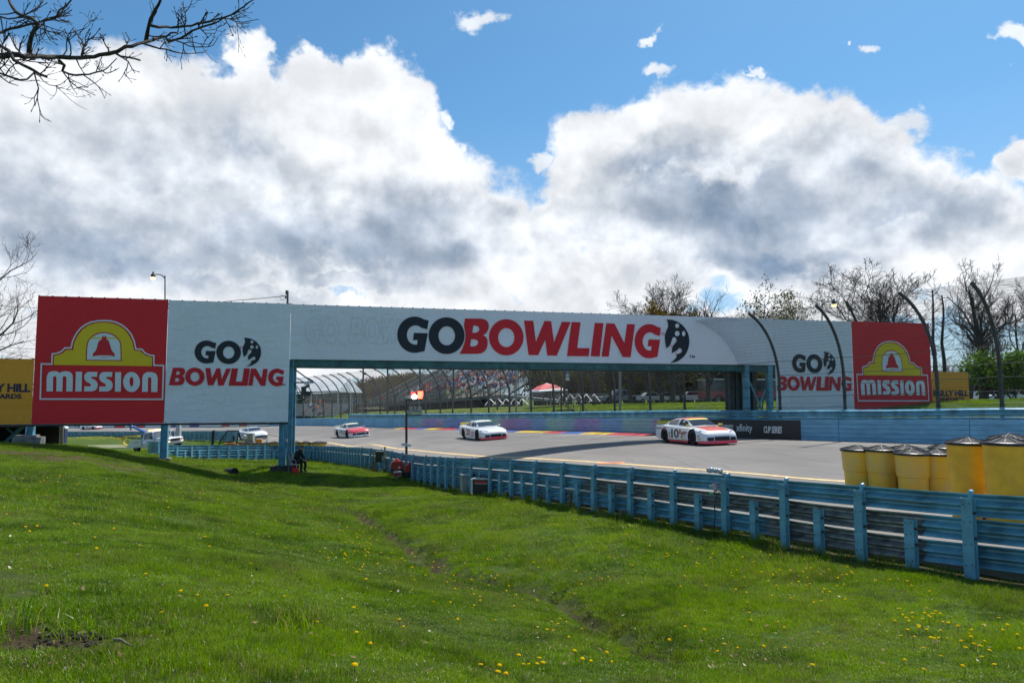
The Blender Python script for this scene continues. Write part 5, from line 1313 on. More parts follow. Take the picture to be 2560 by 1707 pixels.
# pickup (used twice): side view, x forward
def pickup(label, matx, paint_, tow=False, group=None):
    t = thing('pickup_truck' if not tow else 'tow_truck', label, 'truck', mat=matx, group=group)
    mb = MB()
    def sec(x, hw, z0, z1, top=None): 
        r = [(x, -hw + .03, z0), (x, -hw, z0 + .15), (x, -hw, z1 - .12), (x, -hw + .07, z1), (x, 0, z1 + .02), (x, hw - .07, z1), (x, hw, z1 - .12), (x, hw, z0 + .15), (x, hw - .03, z0)]; return r
    rows = [sec(x, hw, z0, z1) for x, hw, z0, z1 in ((.55, .98, .42, 1.12), (1.2, .99, .42, 1.16), (1.8, 1.0, .42, 1.15), (2.4, .99, .42, 1.12), (2.75, .95, .45, 1.06), (2.86, .88, .5, .95))]
    mb.quadgrid(rows); mb.poly(rows[-1]); mb.build('bonnet', paint_, t, smooth=True)
    mb = MB(); rows = [sec(x, hw, .42, 1.12) for x, hw in ((-.95, .99), (.6, .99))]; mb.quadgrid(rows); mb.poly(rows[0]); mb.build('cab_body', paint_, t, smooth=True)
    mb = MB(); rows = []
    for x, hb, ht, zt in ((-.98, .90, .74, 1.2), (-.9, .9, .74, 1.88), (-.5, .92, .76, 1.95), (.3, .92, .76, 1.94), (.55, .92, .76, 1.86), (1.18, .93, .86, 1.17)):
        rows.append([(x, -hb, 1.08), (x, -ht, zt - .04), (x, -ht + .1, zt), (x, ht - .1, zt), (x, ht, zt - .04), (x, hb, 1.08)])
    mb.quadgrid(rows); mb.poly(rows[0][::-1]); mb.build('cab_roof', paint_, t, smooth=True)
    mb = MB(); mb.quadgrid([[(.60, -.70, 1.84), (.60, .70, 1.84)], [(1.15, -.84, 1.22), (1.15, .84, 1.22)]]); mb.v = [(a + .02, b, c + .02) for a, b, c in mb.v]; mb.build('windshield', GLASS, t)
    for s_ in (-1, 1):
        for xa, xb in ((-.78, -.25), (-.15, .62)):
            mb = MB(); zt = 1.80; mb.poly([(xa, s_ * .925, 1.2), (xb, s_ * .925, 1.2), (xb - (.0 if xb < 0 else .22), s_ * .815, zt), (xa + .03, s_ * .815, zt)]); mb.build('side_window', GLASS, t)
        mb = MB(); mb.box((.72, s_ * 1.07, 1.28), (.12, .2, .26)); mb.build('wing_mirror', BLKP, t)
        mb = MB(); mb.box((2.83, s_ * .72, .88), (.08, .3, .17)); mb.build('headlight', LAMP, t)
        mb = MB(); mb.box((.05, s_ * .998, 1.02), (.16, .012, .03)); mb.build('door_handle', BLKP, t)
        mb = MB(); mb.box((-.2, s_ * .997, .8), (.012, .008, .6)); mb.box((.66, s_ * .997, .8), (.012, .008, .6)); mb.build('door_seam', GRL, t)
    mb = MB(); mb.box((2.88, 0, .86), (.04, .95, .26)); mb.build('grille', GRL, t); mb = MB(); mb.box((2.95, 0, .55), (.14, 1.8, .16)); mb.build('bumper', GREYP, t)
    for x in (1.85, -2.0):
        for s_ in (-1, 1):
            mb = MB(); mb.lathe([(.47, -.01), (.47, .015), (.001, .015)], n=22, c=(x, s_ * .985, .47), axis='Y', cap=False); mb.build('wheel_arch', GRL, t)
            wheel(t, x, s_, r=.40, w=.26, y=.89, rimmat=RIMS)
    mb = MB()
    if not tow:
        for s_ in (-1, 1): mb.box((-1.95, s_ * .95, .82), (1.9, .09, .66))
        mb.box((-2.88, 0, .82), (.06, 1.9, .66)); mb.box((-1.95, 0, .6), (1.9, 1.85, .08)); mb.build('cargo_bed', paint_, t)
    else:
        for s_ in (-1, 1): mb.prism([(-1.0, .5), (-1.0, 1.28), (-2.6, 1.28), (-3.35, .72), (-3.35, .5)], s_ * .98 - .12, s_ * .98 + .12)
        mb.box((-2.1, 0, .75), (2.4, 1.8, .3)); mb.build('wrecker_body', paint_, t)
    return t
tow = pickup('white tow truck with glowing amber beacon bar and open far door', place_mat(395, 1131, (.86, -.50), Y=70, f=GL, dz=.12), paint('white_truck_paint', (.72, .73, .75)), tow=True)
AMB = pm('amber_beacon', (.9, .5, .2), emis=(1.0, .55, .22), estr=2.5, var=.02)
TBLUE = paint('blue_boom_paint', (.03, .12, .42)); TYEL = paint('yellow_boom_paint', (.75, .50, .03))
mb = MB(); mb.box((.0, 0, 2.02), (.28, 1.5, .12)); mb.build('beacon_bar', AMB, tow)
for y in (-.7, .7): mb = MB(); mb.box((2.92, y, .72), (.06, .12, .09)); mb.build('hazard_lamp', AMB, tow)
mb = MB(); mb.bar((-.95, .1, 1.45), (-2.7, .1, 2.15), .22, .24); mb.bar((-2.6, .1, 2.12), (-4.3, .1, 2.75), .17, .18); mb.build('boom', TBLUE, tow)
mb = MB(); mb.tube([(-4.3, -.1, 2.75), (-4.3, .35, 2.75)], .16, n=10); mb.bar((-4.3, .1, 2.75), (-4.5, .1, 2.35), .1, .12); mb.build('boom_head', TBLUE, tow)
mb = MB(); mb.bar((-1.15, 0, 1.2), (-1.5, 0, 1.9), .3, .5); mb.build('boom_base', TYEL, tow)
mb = MB(); mb.bar((-3.4, .3, 1.62), (-6.4, .4, 1.72), .3, .16); mb.bar((-6.4, .4, 1.72), (-6.3, .35, 1.1), .12, .14); mb.bar((-6.3, .35, 1.1), (-5.7, .3, .75), .12, .12); mb.bar((-6.3, -.4, 1.6), (-6.3, 1.1, 1.7), .1, .12); mb.build('wheel_lift', TYEL, tow)
mb = MB(); mb.tube([(-3.4, 0, .9), (-4.6, .1, 1.1), (-5.6, .3, 1.3)], .04, n=6); mb.build('winch_line', CABLE, tow)
dr = empty('open_door', (.62, .95, 0), parent=tow); CH.setdefault(tow.name, []).append(dr); dr.rotation_euler = (0, 0, R(-62))
mb = MB(); mb.box((-.5, .03, .82), (.95, .05, .6)); mb.tube([(-.95, .03, 1.1), (-.9, .03, 1.8), (-.6, .03, 1.86), (-.25, .03, 1.8), (0, .03, 1.15)], .03, n=6); mb.build('door_panel', MATS['white_truck_paint'], dr)
mb = MB(); mb.box((-.15, .2, 1.28), (.1, .26, .28)); mb.build('door_mirror', BLKP, dr)
for i, (x, w_, z) in enumerate(((-1.7, .7, .95), (.15, .5, .86), (1.1, .45, .95))): mb = MB(); put_text(mb, ('Towing', 'RAM', '3500')[i] if i == 0 else ('Road', 'Crew')[i - 1], x - w_ / 2, x + w_ / 2, z, z + .12, lambda a, b: (a, -1.005 - (.11 if i == 0 else 0), b), bold=.02); mb.build('door_lettering', BLKP, tow)
pk = pickup('silver pickup truck parked on the grass ridge behind the debris fence', place_mat(1548, 1006, (-.97, -.22), Y=98, f=GL), GREYP)
# simple parked vans / cars far right
def far_car(label, px, py, Y, head, paint_, L=4.6, H=1.45):
    t = thing('parked_car', label, 'car', mat=place_mat(px, py, head, Y=Y, f=GL), group='cars parked far beyond the fence')
    mb = MB(); h = L / 2
    side = [(-h, .35), (-h, .85), (-h * .9, .95), (-h * .55, .98), (-h * .35, H), (h * .2, H), (h * .48, .98), (h * .9, .86), (h, .7), (h, .35)]
    mb.prism(side, -.85, .85); mb.build('body', paint_, t, smooth=True)
    for s_ in (-1, 1):
        mb = MB(); mb.poly([(-h * .48, s_ * .857, 1.0), (h * .40, s_ * .857, 1.0), (h * .17, s_ * .857, H - .07), (-h * .32, s_ * .857, H - .07)]); mb.build('side_window', GLASS, t)
        for x in (-h * .62, h * .62): wheel(t, x, s_, r=.32, w=.2, y=.78, rimmat=RIMS)
    mb = MB(); mb.poly([(h * .22, -.75, H - .04), (h * .22, .75, H - .04), (h * .47, .8, 1.02), (h * .47, -.8, 1.02)]); mb.v = [(a + .02, b, c + .02) for a, b, c in mb.v]; mb.build('windshield', GLASS, t)
    return t
far_car('white car partly hidden by the thick tree trunk at right', 2440, 1003, 88, (-1, -.1), WHITEP)
far_car('white estate car parked right of the thick bare tree', 2512, 1004, 85, (-1, .05), WHITEP, 5.0, 1.6)
far_car('white car half hidden left of the red and black coach', 1735, 1006, 90, (1, -.1), WHITEP)
far_car('pale low car behind the tree trunks left of the coach', 1668, 1002, 100, (1, 0), GREYP)
far_car('white car behind the silver pickup near the tree trunks', 1628, 1002, 98, (1, .1), WHITEP)
# coach
t = thing('coach', 'black and red coach parked behind the bridge tower', 'bus', mat=place_mat(1845, 1007, (-1, -.15), Y=84, f=GL))
CB = paint('coach_black', (.02, .02, .022)); CR_ = paint('coach_red', (.35, .02, .025))
mb = MB(); mb.box((0, 0, 1.55), (9, 2.4, 2.3)); mb.build('body', CB, t); mb = MB(); mb.box((0, 0, 1.0), (9.02, 2.44, .75)); mb.build('red_panel', CR_, t); mb = MB(); mb.box((0, 0, 2.78), (9.1, 2.5, .12)); mb.build('roof', WHITEP, t)
for k in range(5):
    for s_ in (-1, 1): mb = MB(); mb.box((-3.4 + k * 1.7, s_ * 1.21, 2.0), (1.5, .03, .8)); mb.build('window', GLASS, t)
for x in (-2.8, 3.0):
    for s_ in (-1, 1): wheel(t, x, s_, r=.48, w=.3, y=1.08, rimmat=RIMS)
# forklift
def forklift():
    t = thing('forklift', 'black forklift with tall mast and overhead guard behind the rail', 'forklift', mat=place_mat(563, 1116, (-.93, -.36), Y=60, f=GL))
    m_ = pm('forklift_black', (.015, .014, .013), rough=.6, var=.3); o_ = pm('forklift_orange', (.6, .2, .03), rough=.5, var=.2)
    mb = MB(); mb.prism([(-1.0, .35), (-1.1, .9), (-.6, 1.05), (.1, 1.0), (.15, .6), (.75, .55), (.75, .3)], -.5, .5); mb.build('chassis', o_, t)
    for s_ in (-1, 1):
        mb = MB(); mb.tube([(.65, s_ * .42, .6), (.35, s_ * .42, 1.3), (-.05, s_ * .4, 2.05), (-.95, s_ * .4, 2.08), (-.85, s_ * .42, .95)], .06, n=6); mb.build('guard_frame', m_, t)
    mb = MB()
    for k in range(7): mb.bar((-.1 - k * .14, -.4, 2.07), (-.1 - k * .14, .4, 2.07), .05)
    mb.build('overhead_guard', m_, t)
    mb = MB(); 
    for s_ in (-1, 1): mb.box((1.05, s_ * .3, 1.05), (.18, .13, 2.0))
    for z in (.3, 1.1, 1.95): mb.box((1.05, 0, z), (.12, .6, .12))
    mb.box((.98, 0, 1.4), (.06, .42, 1.1)); mb.build('mast', m_, t)
    for s_ in (-1, 1): mb = MB(); mb.box((1.65, s_ * .25, .15), (1.1, .1, .05)); mb.build('fork', m_, t)
    mb = MB(); mb.box((-.35, 0, 1.15), (.45, .45, .12)); mb.box((-.6, 0, 1.4), (.12, .45, .5)); mb.build('seat', m_, t)
    mb = MB(); mb.tube([(.35, 0, .9), (.12, 0, 1.35)], .03, n=6); mb.lathe([(.16, -.02), (.18, 0), (.16, .02)], n=14, c=(.12, 0, 1.38)); mb.build('steering_wheel', m_, t)
    for x, r in ((.6, .34), (-.75, .27)):
        for s_ in (-1, 1): wheel(t, x, s_, r=r, w=.22, y=.48, rimmat=RIMS)
forklift()
# ------------------------------------------------------------------ barrels
BY_ = pm('yellow_barrel_plastic', (.76, .44, .012), rough=.5, var=.10, scale=3.0, col2=(.60, .33, .015), bump=.05, bscale=8); BYF = pm('faded_yellow_barrel_plastic', (.74, .45, .02), rough=.45, var=.1, scale=1.1, col2=(.52, .42, .17))
LID = pm('grey_barrel_lid', (.045, .042, .045), rough=.75, var=.3, scale=5, spec=.2); LIDB = pm('black_barrel_rim', (.012, .012, .013), rough=.35, var=.1)
BM = {}
def barrel(label, x, y, zb, dia, h, kind, rz, group):
    t = thing('barrel', label, 'barrel', (x, y, zb), rz, group)
    key = (kind, round(dia, 2), round(h, 2))
    if key not in BM:
        r = dia / 2 * .95; rb = r * .84; mb = MB()
        if kind == 'step': prof = [(r * .80, 0), (r * .845, h * .47), (r * .845, h * .475), (r * .905, h * .485), (r * .915, h * .5), (r * .99, h - .03), (r * 1.0, h)]
        else: prof = [(r * .84, 0), (r * .89, h * .3), (r * .95, h * .7), (r * .99, h - .02), (r, h)]
        mb.lathe(prof, n=36); body = mb.build('drum', [BYF if kind == 'step' else BY_], smooth=True, link=False)
        mb = MB(); R_ = dia / 2; mb.lathe([(R_ * .96, h - .055), (R_ * 1.01, h - .05), (R_ * 1.02, h - .02), (R_ * 1.01, h + .01), (R_ * .96, h + .02)], n=36, cap=False); rim = mb.build('lid_rim', LIDB, smooth=True, link=False)
        mb = MB(); mb.lathe([(R_ * .975, h + .005), (R_ * .6, h + .055), (R_ * .1, h + .115), (.001, h + .12)], n=36, cap=False); lid = mb.build('lid', LID, smooth=True, link=False)
        mb = MB()
        for k in range(12):
            a = k * math.pi / 6; mb.bar((math.cos(a) * R_ * .97, math.sin(a) * R_ * .97, h + .016), (math.cos(a) * R_ * (.12 if k % 2 == 0 else .5), math.sin(a) * R_ * (.12 if k % 2 == 0 else .5), h + (.118 if k % 2 == 0 else .075)), .022, .022)
        rib = mb.build('lid_rib', LIDB, link=False)
        mb = MB(); mb.box((0, -rb * .985, .09), (.07, .03, .14)); slot = mb.build('drain_slot', DK, link=False)
        BM[key] = (body, rim, lid, rib, slot)
    body, rim, lid, rib, slot = BM[key]
    d = link_mesh('drum', body, t); l = link_mesh('lid', lid, t)
    link_mesh('lid_rim', rim, l); link_mesh('lid_rib', rib, l); link_mesh('drain_slot', slot, d)
    return t
def barrel_at(px, rim_y, wpx, kind, label, h=None, rz=0.0, group='crash barrels on the right', dia=.92):
    Y = FPX * dia / wpx; q = P(px, rim_y, Y); zt = q.z; g = tz(q.x, Y)
    if kind == 'tall': g += 0
    hh = h or (zt - g); barrel(label, q.x, Y, zt - hh, dia, hh, kind, rz, group)
barrel_at(2143, 1123, 78, 'step', 'small faded yellow barrel with white patch, leftmost of the right barrel group', rz=.3)
barrel_at(2202, 1123.5, 80, 'step', 'second small yellow barrel with pale streak right of the leftmost one', rz=1.2)
barrel_at(2264, 1122, 80, 'step', 'yellow barrel mostly hidden behind the third and second small ones', rz=2.0)
barrel_at(2280, 1132, 84, 'step', 'plain stepped yellow barrel in front of the half hidden one', rz=.9)
barrel_at(2341, 1133, 84, 'step', 'last small stepped yellow barrel next to the first tall one', rz=0.2)
barrel_at(2362, 1119, 74, 'step', 'small yellow barrel peeping out behind the first tall one', rz=1.7)
barrel_at(2420, 1106, 100, 'tall', 'first tall smooth yellow barrel right of the small ones', rz=.1)
barrel_at(2515, 1106, 108, 'tall', 'tall yellow barrel cut by the right edge, in front', rz=.4)
barrel_at(2525, 1096, 98, 'tall', 'tall yellow barrel behind the one cut by the right edge', rz=.7)
barrel_at(2640, 1112, 110, 'tall', 'tall yellow barrel outside the right edge of the group', rz=.7)
for i, (px, ry, w_, lab) in enumerate(((604, 1108, 22, 'leftmost small black lidded barrel behind the left rail'), (626, 1108, 22, 'second black lidded barrel in the row behind the left rail'), (647, 1108, 23, 'third black lidded barrel in the row left of the bridge column'),
        (667, 1108, 23, 'fourth black lidded barrel close to the bridge column'), (686, 1106.5, 24, 'fifth black lidded barrel half behind the bridge column'), (741, 1106, 27, 'black lidded barrel just right of the bridge column'), (764, 1106, 28, 'middle black lidded barrel right of the bridge column'), (797, 1106, 40, 'large black lidded barrel ending the row before the yellow line'))):
    Y = 61 - i * .15; dia = w_ * Y / FPX; q = P(px, ry, Y); barrel(lab, q.x, Y, q.z - 1.05, dia, 1.05, 'tall', i * .4, 'crash barrels behind the left rail')
for i, (px, py) in enumerate(((565, 1104), (582, 1103), (650, 1101), (657, 1101))):
    pass
# ------------------------------------------------------------------ lamp posts and utility poles
POLE = pm('dark_pole', (.045, .05, .05), rough=.6, var=.2); LIT = pm('lit_lamp_glass', (.9, .8, .5), emis=(1.0, .66, .30), estr=2.2, var=.02); WPOLE = pm('wood_pole', (.17, .14, .11), rough=.9, var=.25, scale=5)
def lamp_post(label, px, top_y, base_y, Y, side):
    q = P(px, top_y, Y); b = P(px, base_y, Y); t = thing('street_lamp', label, 'lamp post', (b.x, b.y, b.z)); k = Y / FPX
    mb = MB(); mb.tube([(b.x, Y, b.z), (q.x, Y, q.z)], [.09, .05], n=8); mb.build('pole', POLE, t, world=True)
    mb = MB(); z = q.z - .25; mb.tube([(q.x, Y, z), (q.x + side * 6 * k, Y, z + 7 * k), (q.x + side * 14 * k, Y, z + 10 * k), (q.x + side * 24 * k, Y, z + 10.5 * k)], .045, n=6); mb.build('arm', POLE, t, world=True)
    hx = q.x + side * 30 * k; mb = MB(); mb.lathe([(.001, 18 * k), (2.2 * k, 17.5 * k), (2.2 * k, 14 * k), (5 * k, 11 * k), (6 * k, 5 * k), (6.4 * k, 4 * k)], n=16, c=(hx, Y, z - 1 * k), cap=False); mb.build('lamp_head', POLE, t, smooth=True, world=True)
    mb = MB(); mb.lathe([(6 * k, 4 * k), (6 * k, 1 * k), (4.6 * k, -1.8 * k), (.001, -3 * k)], n=16, c=(hx, Y, z - 1 * k), cap=False); mb.build('lamp_glass', LIT, t, smooth=True, world=True)
lamp_post('lit lamp on a thin pole rising above the red banner', 412.5, 689, 1100, 60, -1)
lamp_post('lit lamp on a thin pole above the right white banner', 2055, 757, 1010, 62, 1)
up = thing('utility_pole', 'thin utility pole with wires rising above the bridge left end', 'pole', tuple(P(717.5, 1090, 64)))
mb = MB(); mb.tube([P(717.5, 1096, 64), P(719, 727, 64)], [.13, .1], n=8); mb.build('pole', WPOLE, up, world=True)
mb = MB(); mb.tube([P(716, 726, 64), P(716, 736, 64)], .09, n=6); mb.tube([P(714, 739, 64), P(714, 746, 64)], .07, n=6); mb.build('insulator', POLE, up, world=True)
mb = MB(); mb.tube([P(714, 740, 64), P(660, 745, 67), P(580, 752, 72), P(400, 771, 90), P(100, 790, 120)], .03, n=4); mb.tube([P(714, 741, 64), P(704, 738, 64), P(699, 742, 64), P(703, 750, 64), P(714, 748, 64)], .02, n=4); mb.build('power_wire', CABLE, up, world=True)
ww = thing('power_line', 'thin overhead wires crossing the sky at far left', 'wires', tuple(P(40, 800, 60)))
for a, b, c in (((-300, 745), (20, 766), (95, 770)), ((-300, 852), (20, 868), (90, 873)), ((-300, 850), (0, 878), (95, 898))):
    mb = MB(); mb.tube([P(a[0], a[1], 60), P(b[0], b[1], 62), P(c[0], c[1], 64)], .02, n=4); mb.build('wire', CABLE, ww, world=True)
# brown tall poles within the opening
for px, ty, by, Y, m_, lab in ((908, 905, 1036, 92, POLE, 'dark tall pole with a small camera left of the grandstand'), (969, 905, 1030, 92, POLE, 'dark tall pole in front of the wooded hill'), (1050, 905, 1003, 92, POLE, 'dark tall pole behind the red track lights'), (1134, 905, 1000, 92, POLE, 'dark tall pole in front of the grandstand crowd'),
                        (1550, 915, 1030, 60, pm('grey_pole', (.22, .24, .25), rough=.5, var=.1), 'pale grey steel pole crossing the parked silver pickup'), (1290, 915, 1028, 80, MATS['grey_pole'], 'pale grey steel pole in front of the grandstand right end')):
    t = thing('pole', lab, 'pole', tuple(P(px, by, Y))); mb = MB(); mb.tube([P(px, by + 4, Y), P(px, ty - 25, Y)], .11, n=8); mb.build('shaft', m_, t, world=True)
    if px in (908, 969): mb = MB(); q = P(px + 5, 934 if px == 908 else 921, Y); mb.box(q, (.25, .2, .3)); mb.bar(P(px, q.z and (934 if px == 908 else 921), Y), q, .05); mb.build('small_camera', BLKP, t, world=True)
# wooden pole, toilet, fence panels seen under the red banner
q = P(155, 1108, 60); t = thing('pole', 'weathered wooden pole in front of the blue portable toilet', 'pole', tuple(q)); mb = MB(); mb.tube([P(154.5, 1112, 60), P(154.5, 950, 60)], .155, n=9); mb.build('shaft', WPOLE, t, world=True)
q = P(458, 1085, 66); t = thing('pole', 'square pale grey post beside the open tow truck door', 'pole', tuple(q)); mb = MB(); mb.bar(P(446.5, 1095, 76), P(446.5, 1000, 76), .42); mb.build('shaft', pm('pale_grey_paint', (.45, .47, .5), var=.1), t, world=True)
Y = 95; q = P(148, 1108, Y); t = thing('portable_toilet', 'dark blue portable toilet with rounded white roof', 'toilet', (q.x, Y, gz(q.x, Y)), .35)
PB = pm('toilet_blue', (.02, .035, .12), rough=.5, var=.15)
mb = MB(); mb.box((0, 0, 1.0), (1.5, 1.5, 2.0)); mb.build('cabin', PB, t)
mb = MB(); mb.box((0, -.77, 1.0), (1.0, .04, 1.7)); mb.build('door', PB, t); mb = MB(); mb.box((-.28, -.80, 1.45), (.35, .02, .55)); mb.build('sign', SW, t)
mb = MB(); mb.prism([(-.85, 1.98), (-.82, 2.15), (-.55, 2.38), (0, 2.48), (.55, 2.38), (.82, 2.15), (.85, 1.98)], -.85, .85); mb.build('roof', WHITEP, t)
FW = pm('fence_boards', (.16, .11, .09), rough=.9, var=.25, scale=4); Y = 78
t = thing('board_fence', 'brown board fence between the blocks and the portable toilet', 'fence', tuple(P(118, 1104, Y)))
for i in range(9):
    px = 108 + i * 2.7; mb = MB(); mb.box(P(px, 1084, Y - (i % 2) * .03), (.11, .04, 2.6)); mb.build('board', FW, t, world=True)
mb = MB(); mb.box(P(119, 1068, Y + .05), (1.3, .05, .1)); mb.box(P(119, 1098, Y + .05), (1.3, .05, .1)); mb.build('rail', FW, t, world=True)
t = thing('signal_post', 'white and red striped post beside the dark platform', 'post', tuple(P(107, 1105, 52)))
mb = MB(); mb.bar(P(106, 1108, 52), P(106, 1060, 52), .14); mb.build('shaft', pm('pale_grey_paint', (.45, .47, .5)), t, world=True); mb = MB(); mb.bar(P(110, 1108, 52.1), P(110, 1060, 52.1), .06); mb.build('red_stripe', REDP, t, world=True)
t = thing('blue_panel', 'bright turquoise tarp edge hanging beside the column at far left', 'tarp', tuple(P(94, 1095, 45)))
mb = MB(); mb.prism([(0, 0), (.12, 0), (-.05, 1.5), (-.25, 1.55)], -.03, .03); mb.v = [tuple(Vector(v) + P(97, 1100, 45)) for v in mb.v]; mb.build('sheet', pm('turquoise_tarp', (.10, .40, .42), var=.1), t, world=True)

# ------------------------------------------------------------------ people
def skinned(name, verts, edges, radii, mats_fn, parent, sub=1):
    me = D.meshes.new(name); me.from_pydata(verts, edges, []); o = D.objects.new(name, me); C.objects.link(o)
    m_ = o.modifiers.new('s', 'SKIN'); 
    sk = me.skin_vertices[0].data if me.skin_vertices else None
    if sk is None:
        bm_l = me.attributes
    for i, r in enumerate(radii): me.skin_vertices[0].data[i].radius = (r, r) if not isinstance(r, tuple) else r
    me.skin_vertices[0].data[0].use_root = True
    o.modifiers.new('d', 'SUBSURF').levels = sub
    dg = bpy.context.evaluated_depsgraph_get(); nm = D.meshes.new_from_object(o.evaluated_get(dg)); D.objects.remove(o); nm.name = name
    nm.polygons.foreach_set('use_smooth', [True] * len(nm.polygons))
    r = link_mesh(name, nm, parent); mats_fn(nm); return r
SKIN = pm('skin', (.45, .25, .17), rough=.6, var=.06); BLKC = pm('black_cloth', (.012, .012, .014), rough=.9, var=.2, scale=8); HAIRM = pm('grey_brown_hair', (.09, .065, .05), rough=.8, var=.3, scale=30)
def seated_person():
    q = P(737, 1176, 35.0); g = gz(q.x, 35.0)
    t = thing('person', 'person in black jacket seated hunched on a chair beside the bridge column', 'person', (q.x, 35.0, g), R(-18))
    # local: x forward, y left, z up; pelvis at the seat
    V = [(0, 0, .50), (.03, 0, .62), (.13, 0, .80), (.24, 0, .97), (.30, 0, 1.05), (.335, 0, 1.10),          # 0-5 spine to neck
         (.20, .19, .96), (.28, .25, .72), (.50, .12, .60), (.58, .03, .58),                                   # 6-9 left arm
         (.20, -.19, .96), (.28, -.25, .72), (.50, -.12, .60), (.58, -.03, .57),                               # 10-13 right arm
         (.05, .12, .48), (.46, .17, .52), (.50, .16, .28), (.44, .16, .07), (.58, .17, .04),                  # 14-18 left leg
         (.05, -.12, .48), (.46, -.17, .52), (.50, -.16, .28), (.44, -.16, .07), (.58, -.17, .04)]
    E = [(0, 1), (1, 2), (2, 3), (3, 4), (4, 5), (3, 6), (6, 7), (7, 8), (8, 9), (3, 10), (10, 11), (11, 12), (12, 13), (0, 14), (14, 15), (15, 16), (16, 17), (17, 18), (0, 19), (19, 20), (20, 21), (21, 22), (22, 23)]
    Rr = [(.17, .15), (.16, .14), (.18, .14), (.17, .12), .07, .06, .085, .065, .045, .035, .085, .065, .045, .035, .11, .085, .065, .05, .045, .11, .085, .065, .05, .045]
    def mf(me):
        me.materials.append(BLKC); me.materials.append(SKIN)
        for p in me.polygons: p.material_index = 1 if (p.center.x > .535 and .5 < p.center.z < .66) else 0
    skinned('body', V, E, Rr, mf, t, 2)
    mb = MB(); c = Vector((.40, 0, 1.20)); rows = []
    for i in range(9):
        ph = math.pi * i / 8; r = []
        for k in range(14):
            th = 2 * math.pi * k / 14; x, y, z = math.sin(ph) * math.cos(th), math.sin(ph) * math.sin(th), -math.cos(ph)
            s = Vector((x * .098, y * .077, z * .118)); 
            if x > .8 and -.3 < z < .15: s.x += .022
            if z < -.4: s.x += .012
            s = Matrix.Rotation(R(32), 3, 'Y') @ s; r.append(tuple(c + s))
        rows.append(r)
    mb.quadgrid(rows, close=True); mb.build('head', SKIN, t, smooth='all')
    mb = MB(); rows = []
    for i in range(6):
        ph = math.pi * .5 * i / 5; r = []
        for k in range(14):
            th = 2 * math.pi * k / 14; x, y, z = math.cos(ph) * math.cos(th), math.cos(ph) * math.sin(th), math.sin(ph)
            s = Matrix.Rotation(R(18), 3, 'Y') @ Vector((x * .108 - .012, y * .088, z * .118 + .01)); r.append(tuple(c + s))
        rows.append(r)
    mb.quadgrid(rows, close=True); mb.build('hair', HAIRM, t, smooth='all')
    for s_ in (-1, 1):
        mb = MB()
        for k in range(4):
            b = Vector((.58, s_ * .03 + (k - 1.5) * .018 * s_, .585 - k * .006)); mb.tube([b, b + Vector((.05, -s_ * .015, -.015)), b + Vector((.075 - .006 * k, -s_ * .03, -.045))], [.0115, .0105, .008], n=6)
        b = Vector((.57, s_ * .045, .60)); mb.tube([b, b + Vector((.035, -s_ * .02, .012)), b + Vector((.06, -s_ * .035, .0))], [.0125, .011, .009], n=6)
        mb.build('fingers', SKIN, t, smooth='all')
    CH_ = thing('chair', 'pale plastic chair under the seated person in black', 'chair', (q.x, 35.0, g), R(-18)); pc = pm('white_chair_plastic', (.35, .34, .33), rough=.5, var=.1)
    mb = MB(); mb.box((.03, 0, .40), (.46, .48, .04)); mb.build('seat', pc, CH_)
    mb = MB(); rows = [[(-.18 - .1 * j / 3 - .02 * (1 - abs(k - 2) / 2), (k - 2) * .11, .42 + .48 * j / 3) for k in range(5)] for j in range(4)]; mb.quadgrid(rows); mb.quadgrid([[(a - .025, b, c_) for a, b, c_ in r] for r in rows]); mb.build('backrest', pc, CH_)
    for x in (-.18, .24):
        for s_ in (-1, 1): mb = MB(); mb.tube([(x, s_ * .2, .4), (x * 1.15, s_ * .24, -.02)], .02, n=6); mb.build('leg', pc, CH_)
    for s_ in (-1, 1): mb = MB(); mb.tube([(-.22, s_ * .24, .66), (.1, s_ * .26, .64), (.22, s_ * .26, .6), (.24, s_ * .24, .4)], .018, n=6); mb.build('armrest', pc, CH_)
    rb = thing('bag', 'small red bag on the ground by the seated person', 'bag', (q.x + .12, 34.75, gz(q.x + .12, 34.75))); mb = MB(); mb.box((0, 0, .12), (.3, .2, .26)); mb.tube([(-.1, 0, .24), (-.05, 0, .33), (.05, 0, .33), (.1, 0, .24)], .012, n=5); mb.build('body', REDP, rb)
seated_person()
# spectators: simple seated / standing bodies, mesh shared, shirt colours vary
def person_mesh(sit):
    mb = MB()
    if sit:
        mb.tube([(0, 0, .0), (.02, 0, .2), (.05, 0, .42), (.07, 0, .54)], [.16, .17, .19, .09], n=7)
        for s_ in (-1, 1): mb.tube([(.05, s_ * .2, .48), (.12, s_ * .25, .22), (.32, s_ * .12, .14)], [.07, .055, .045], n=5)
        mb.cur = 1
        for s_ in (-1, 1): mb.tube([(.02, s_ * .1, .02), (.44, s_ * .13, .06), (.46, s_ * .12, -.38)], [.1, .075, .055], n=5)
        mb.cur = 2; mb.lathe([(.03, -.12), (.075, -.07), (.09, 0), (.06, .08), (.01, .11)], n=8, c=(.1, 0, .68))
    else:
        for s_ in (-1, 1): 
            mb.tube([(0, s_ * .2, 1.4), (.03, s_ * .26, 1.12), (.1, s_ * .2, .9)], [.065, .05, .04], n=5)
        mb.tube([(0, 0, .86), (0, 0, 1.1), (.0, 0, 1.38), (.0, 0, 1.5)], [.16, .16, .19, .07], n=7)
        mb.cur = 1
        for s_ in (-1, 1): mb.tube([(0, s_ * .09, .92), (.02, s_ * .1, .48), (0, s_ * .11, .0)], [.1, .07, .055], n=5)
        mb.cur = 2; mb.lathe([(.03, -.12), (.075, -.07), (.09, 0), (.06, .08), (.01, .11)], n=8, c=(.02, 0, 1.63))
    return mb
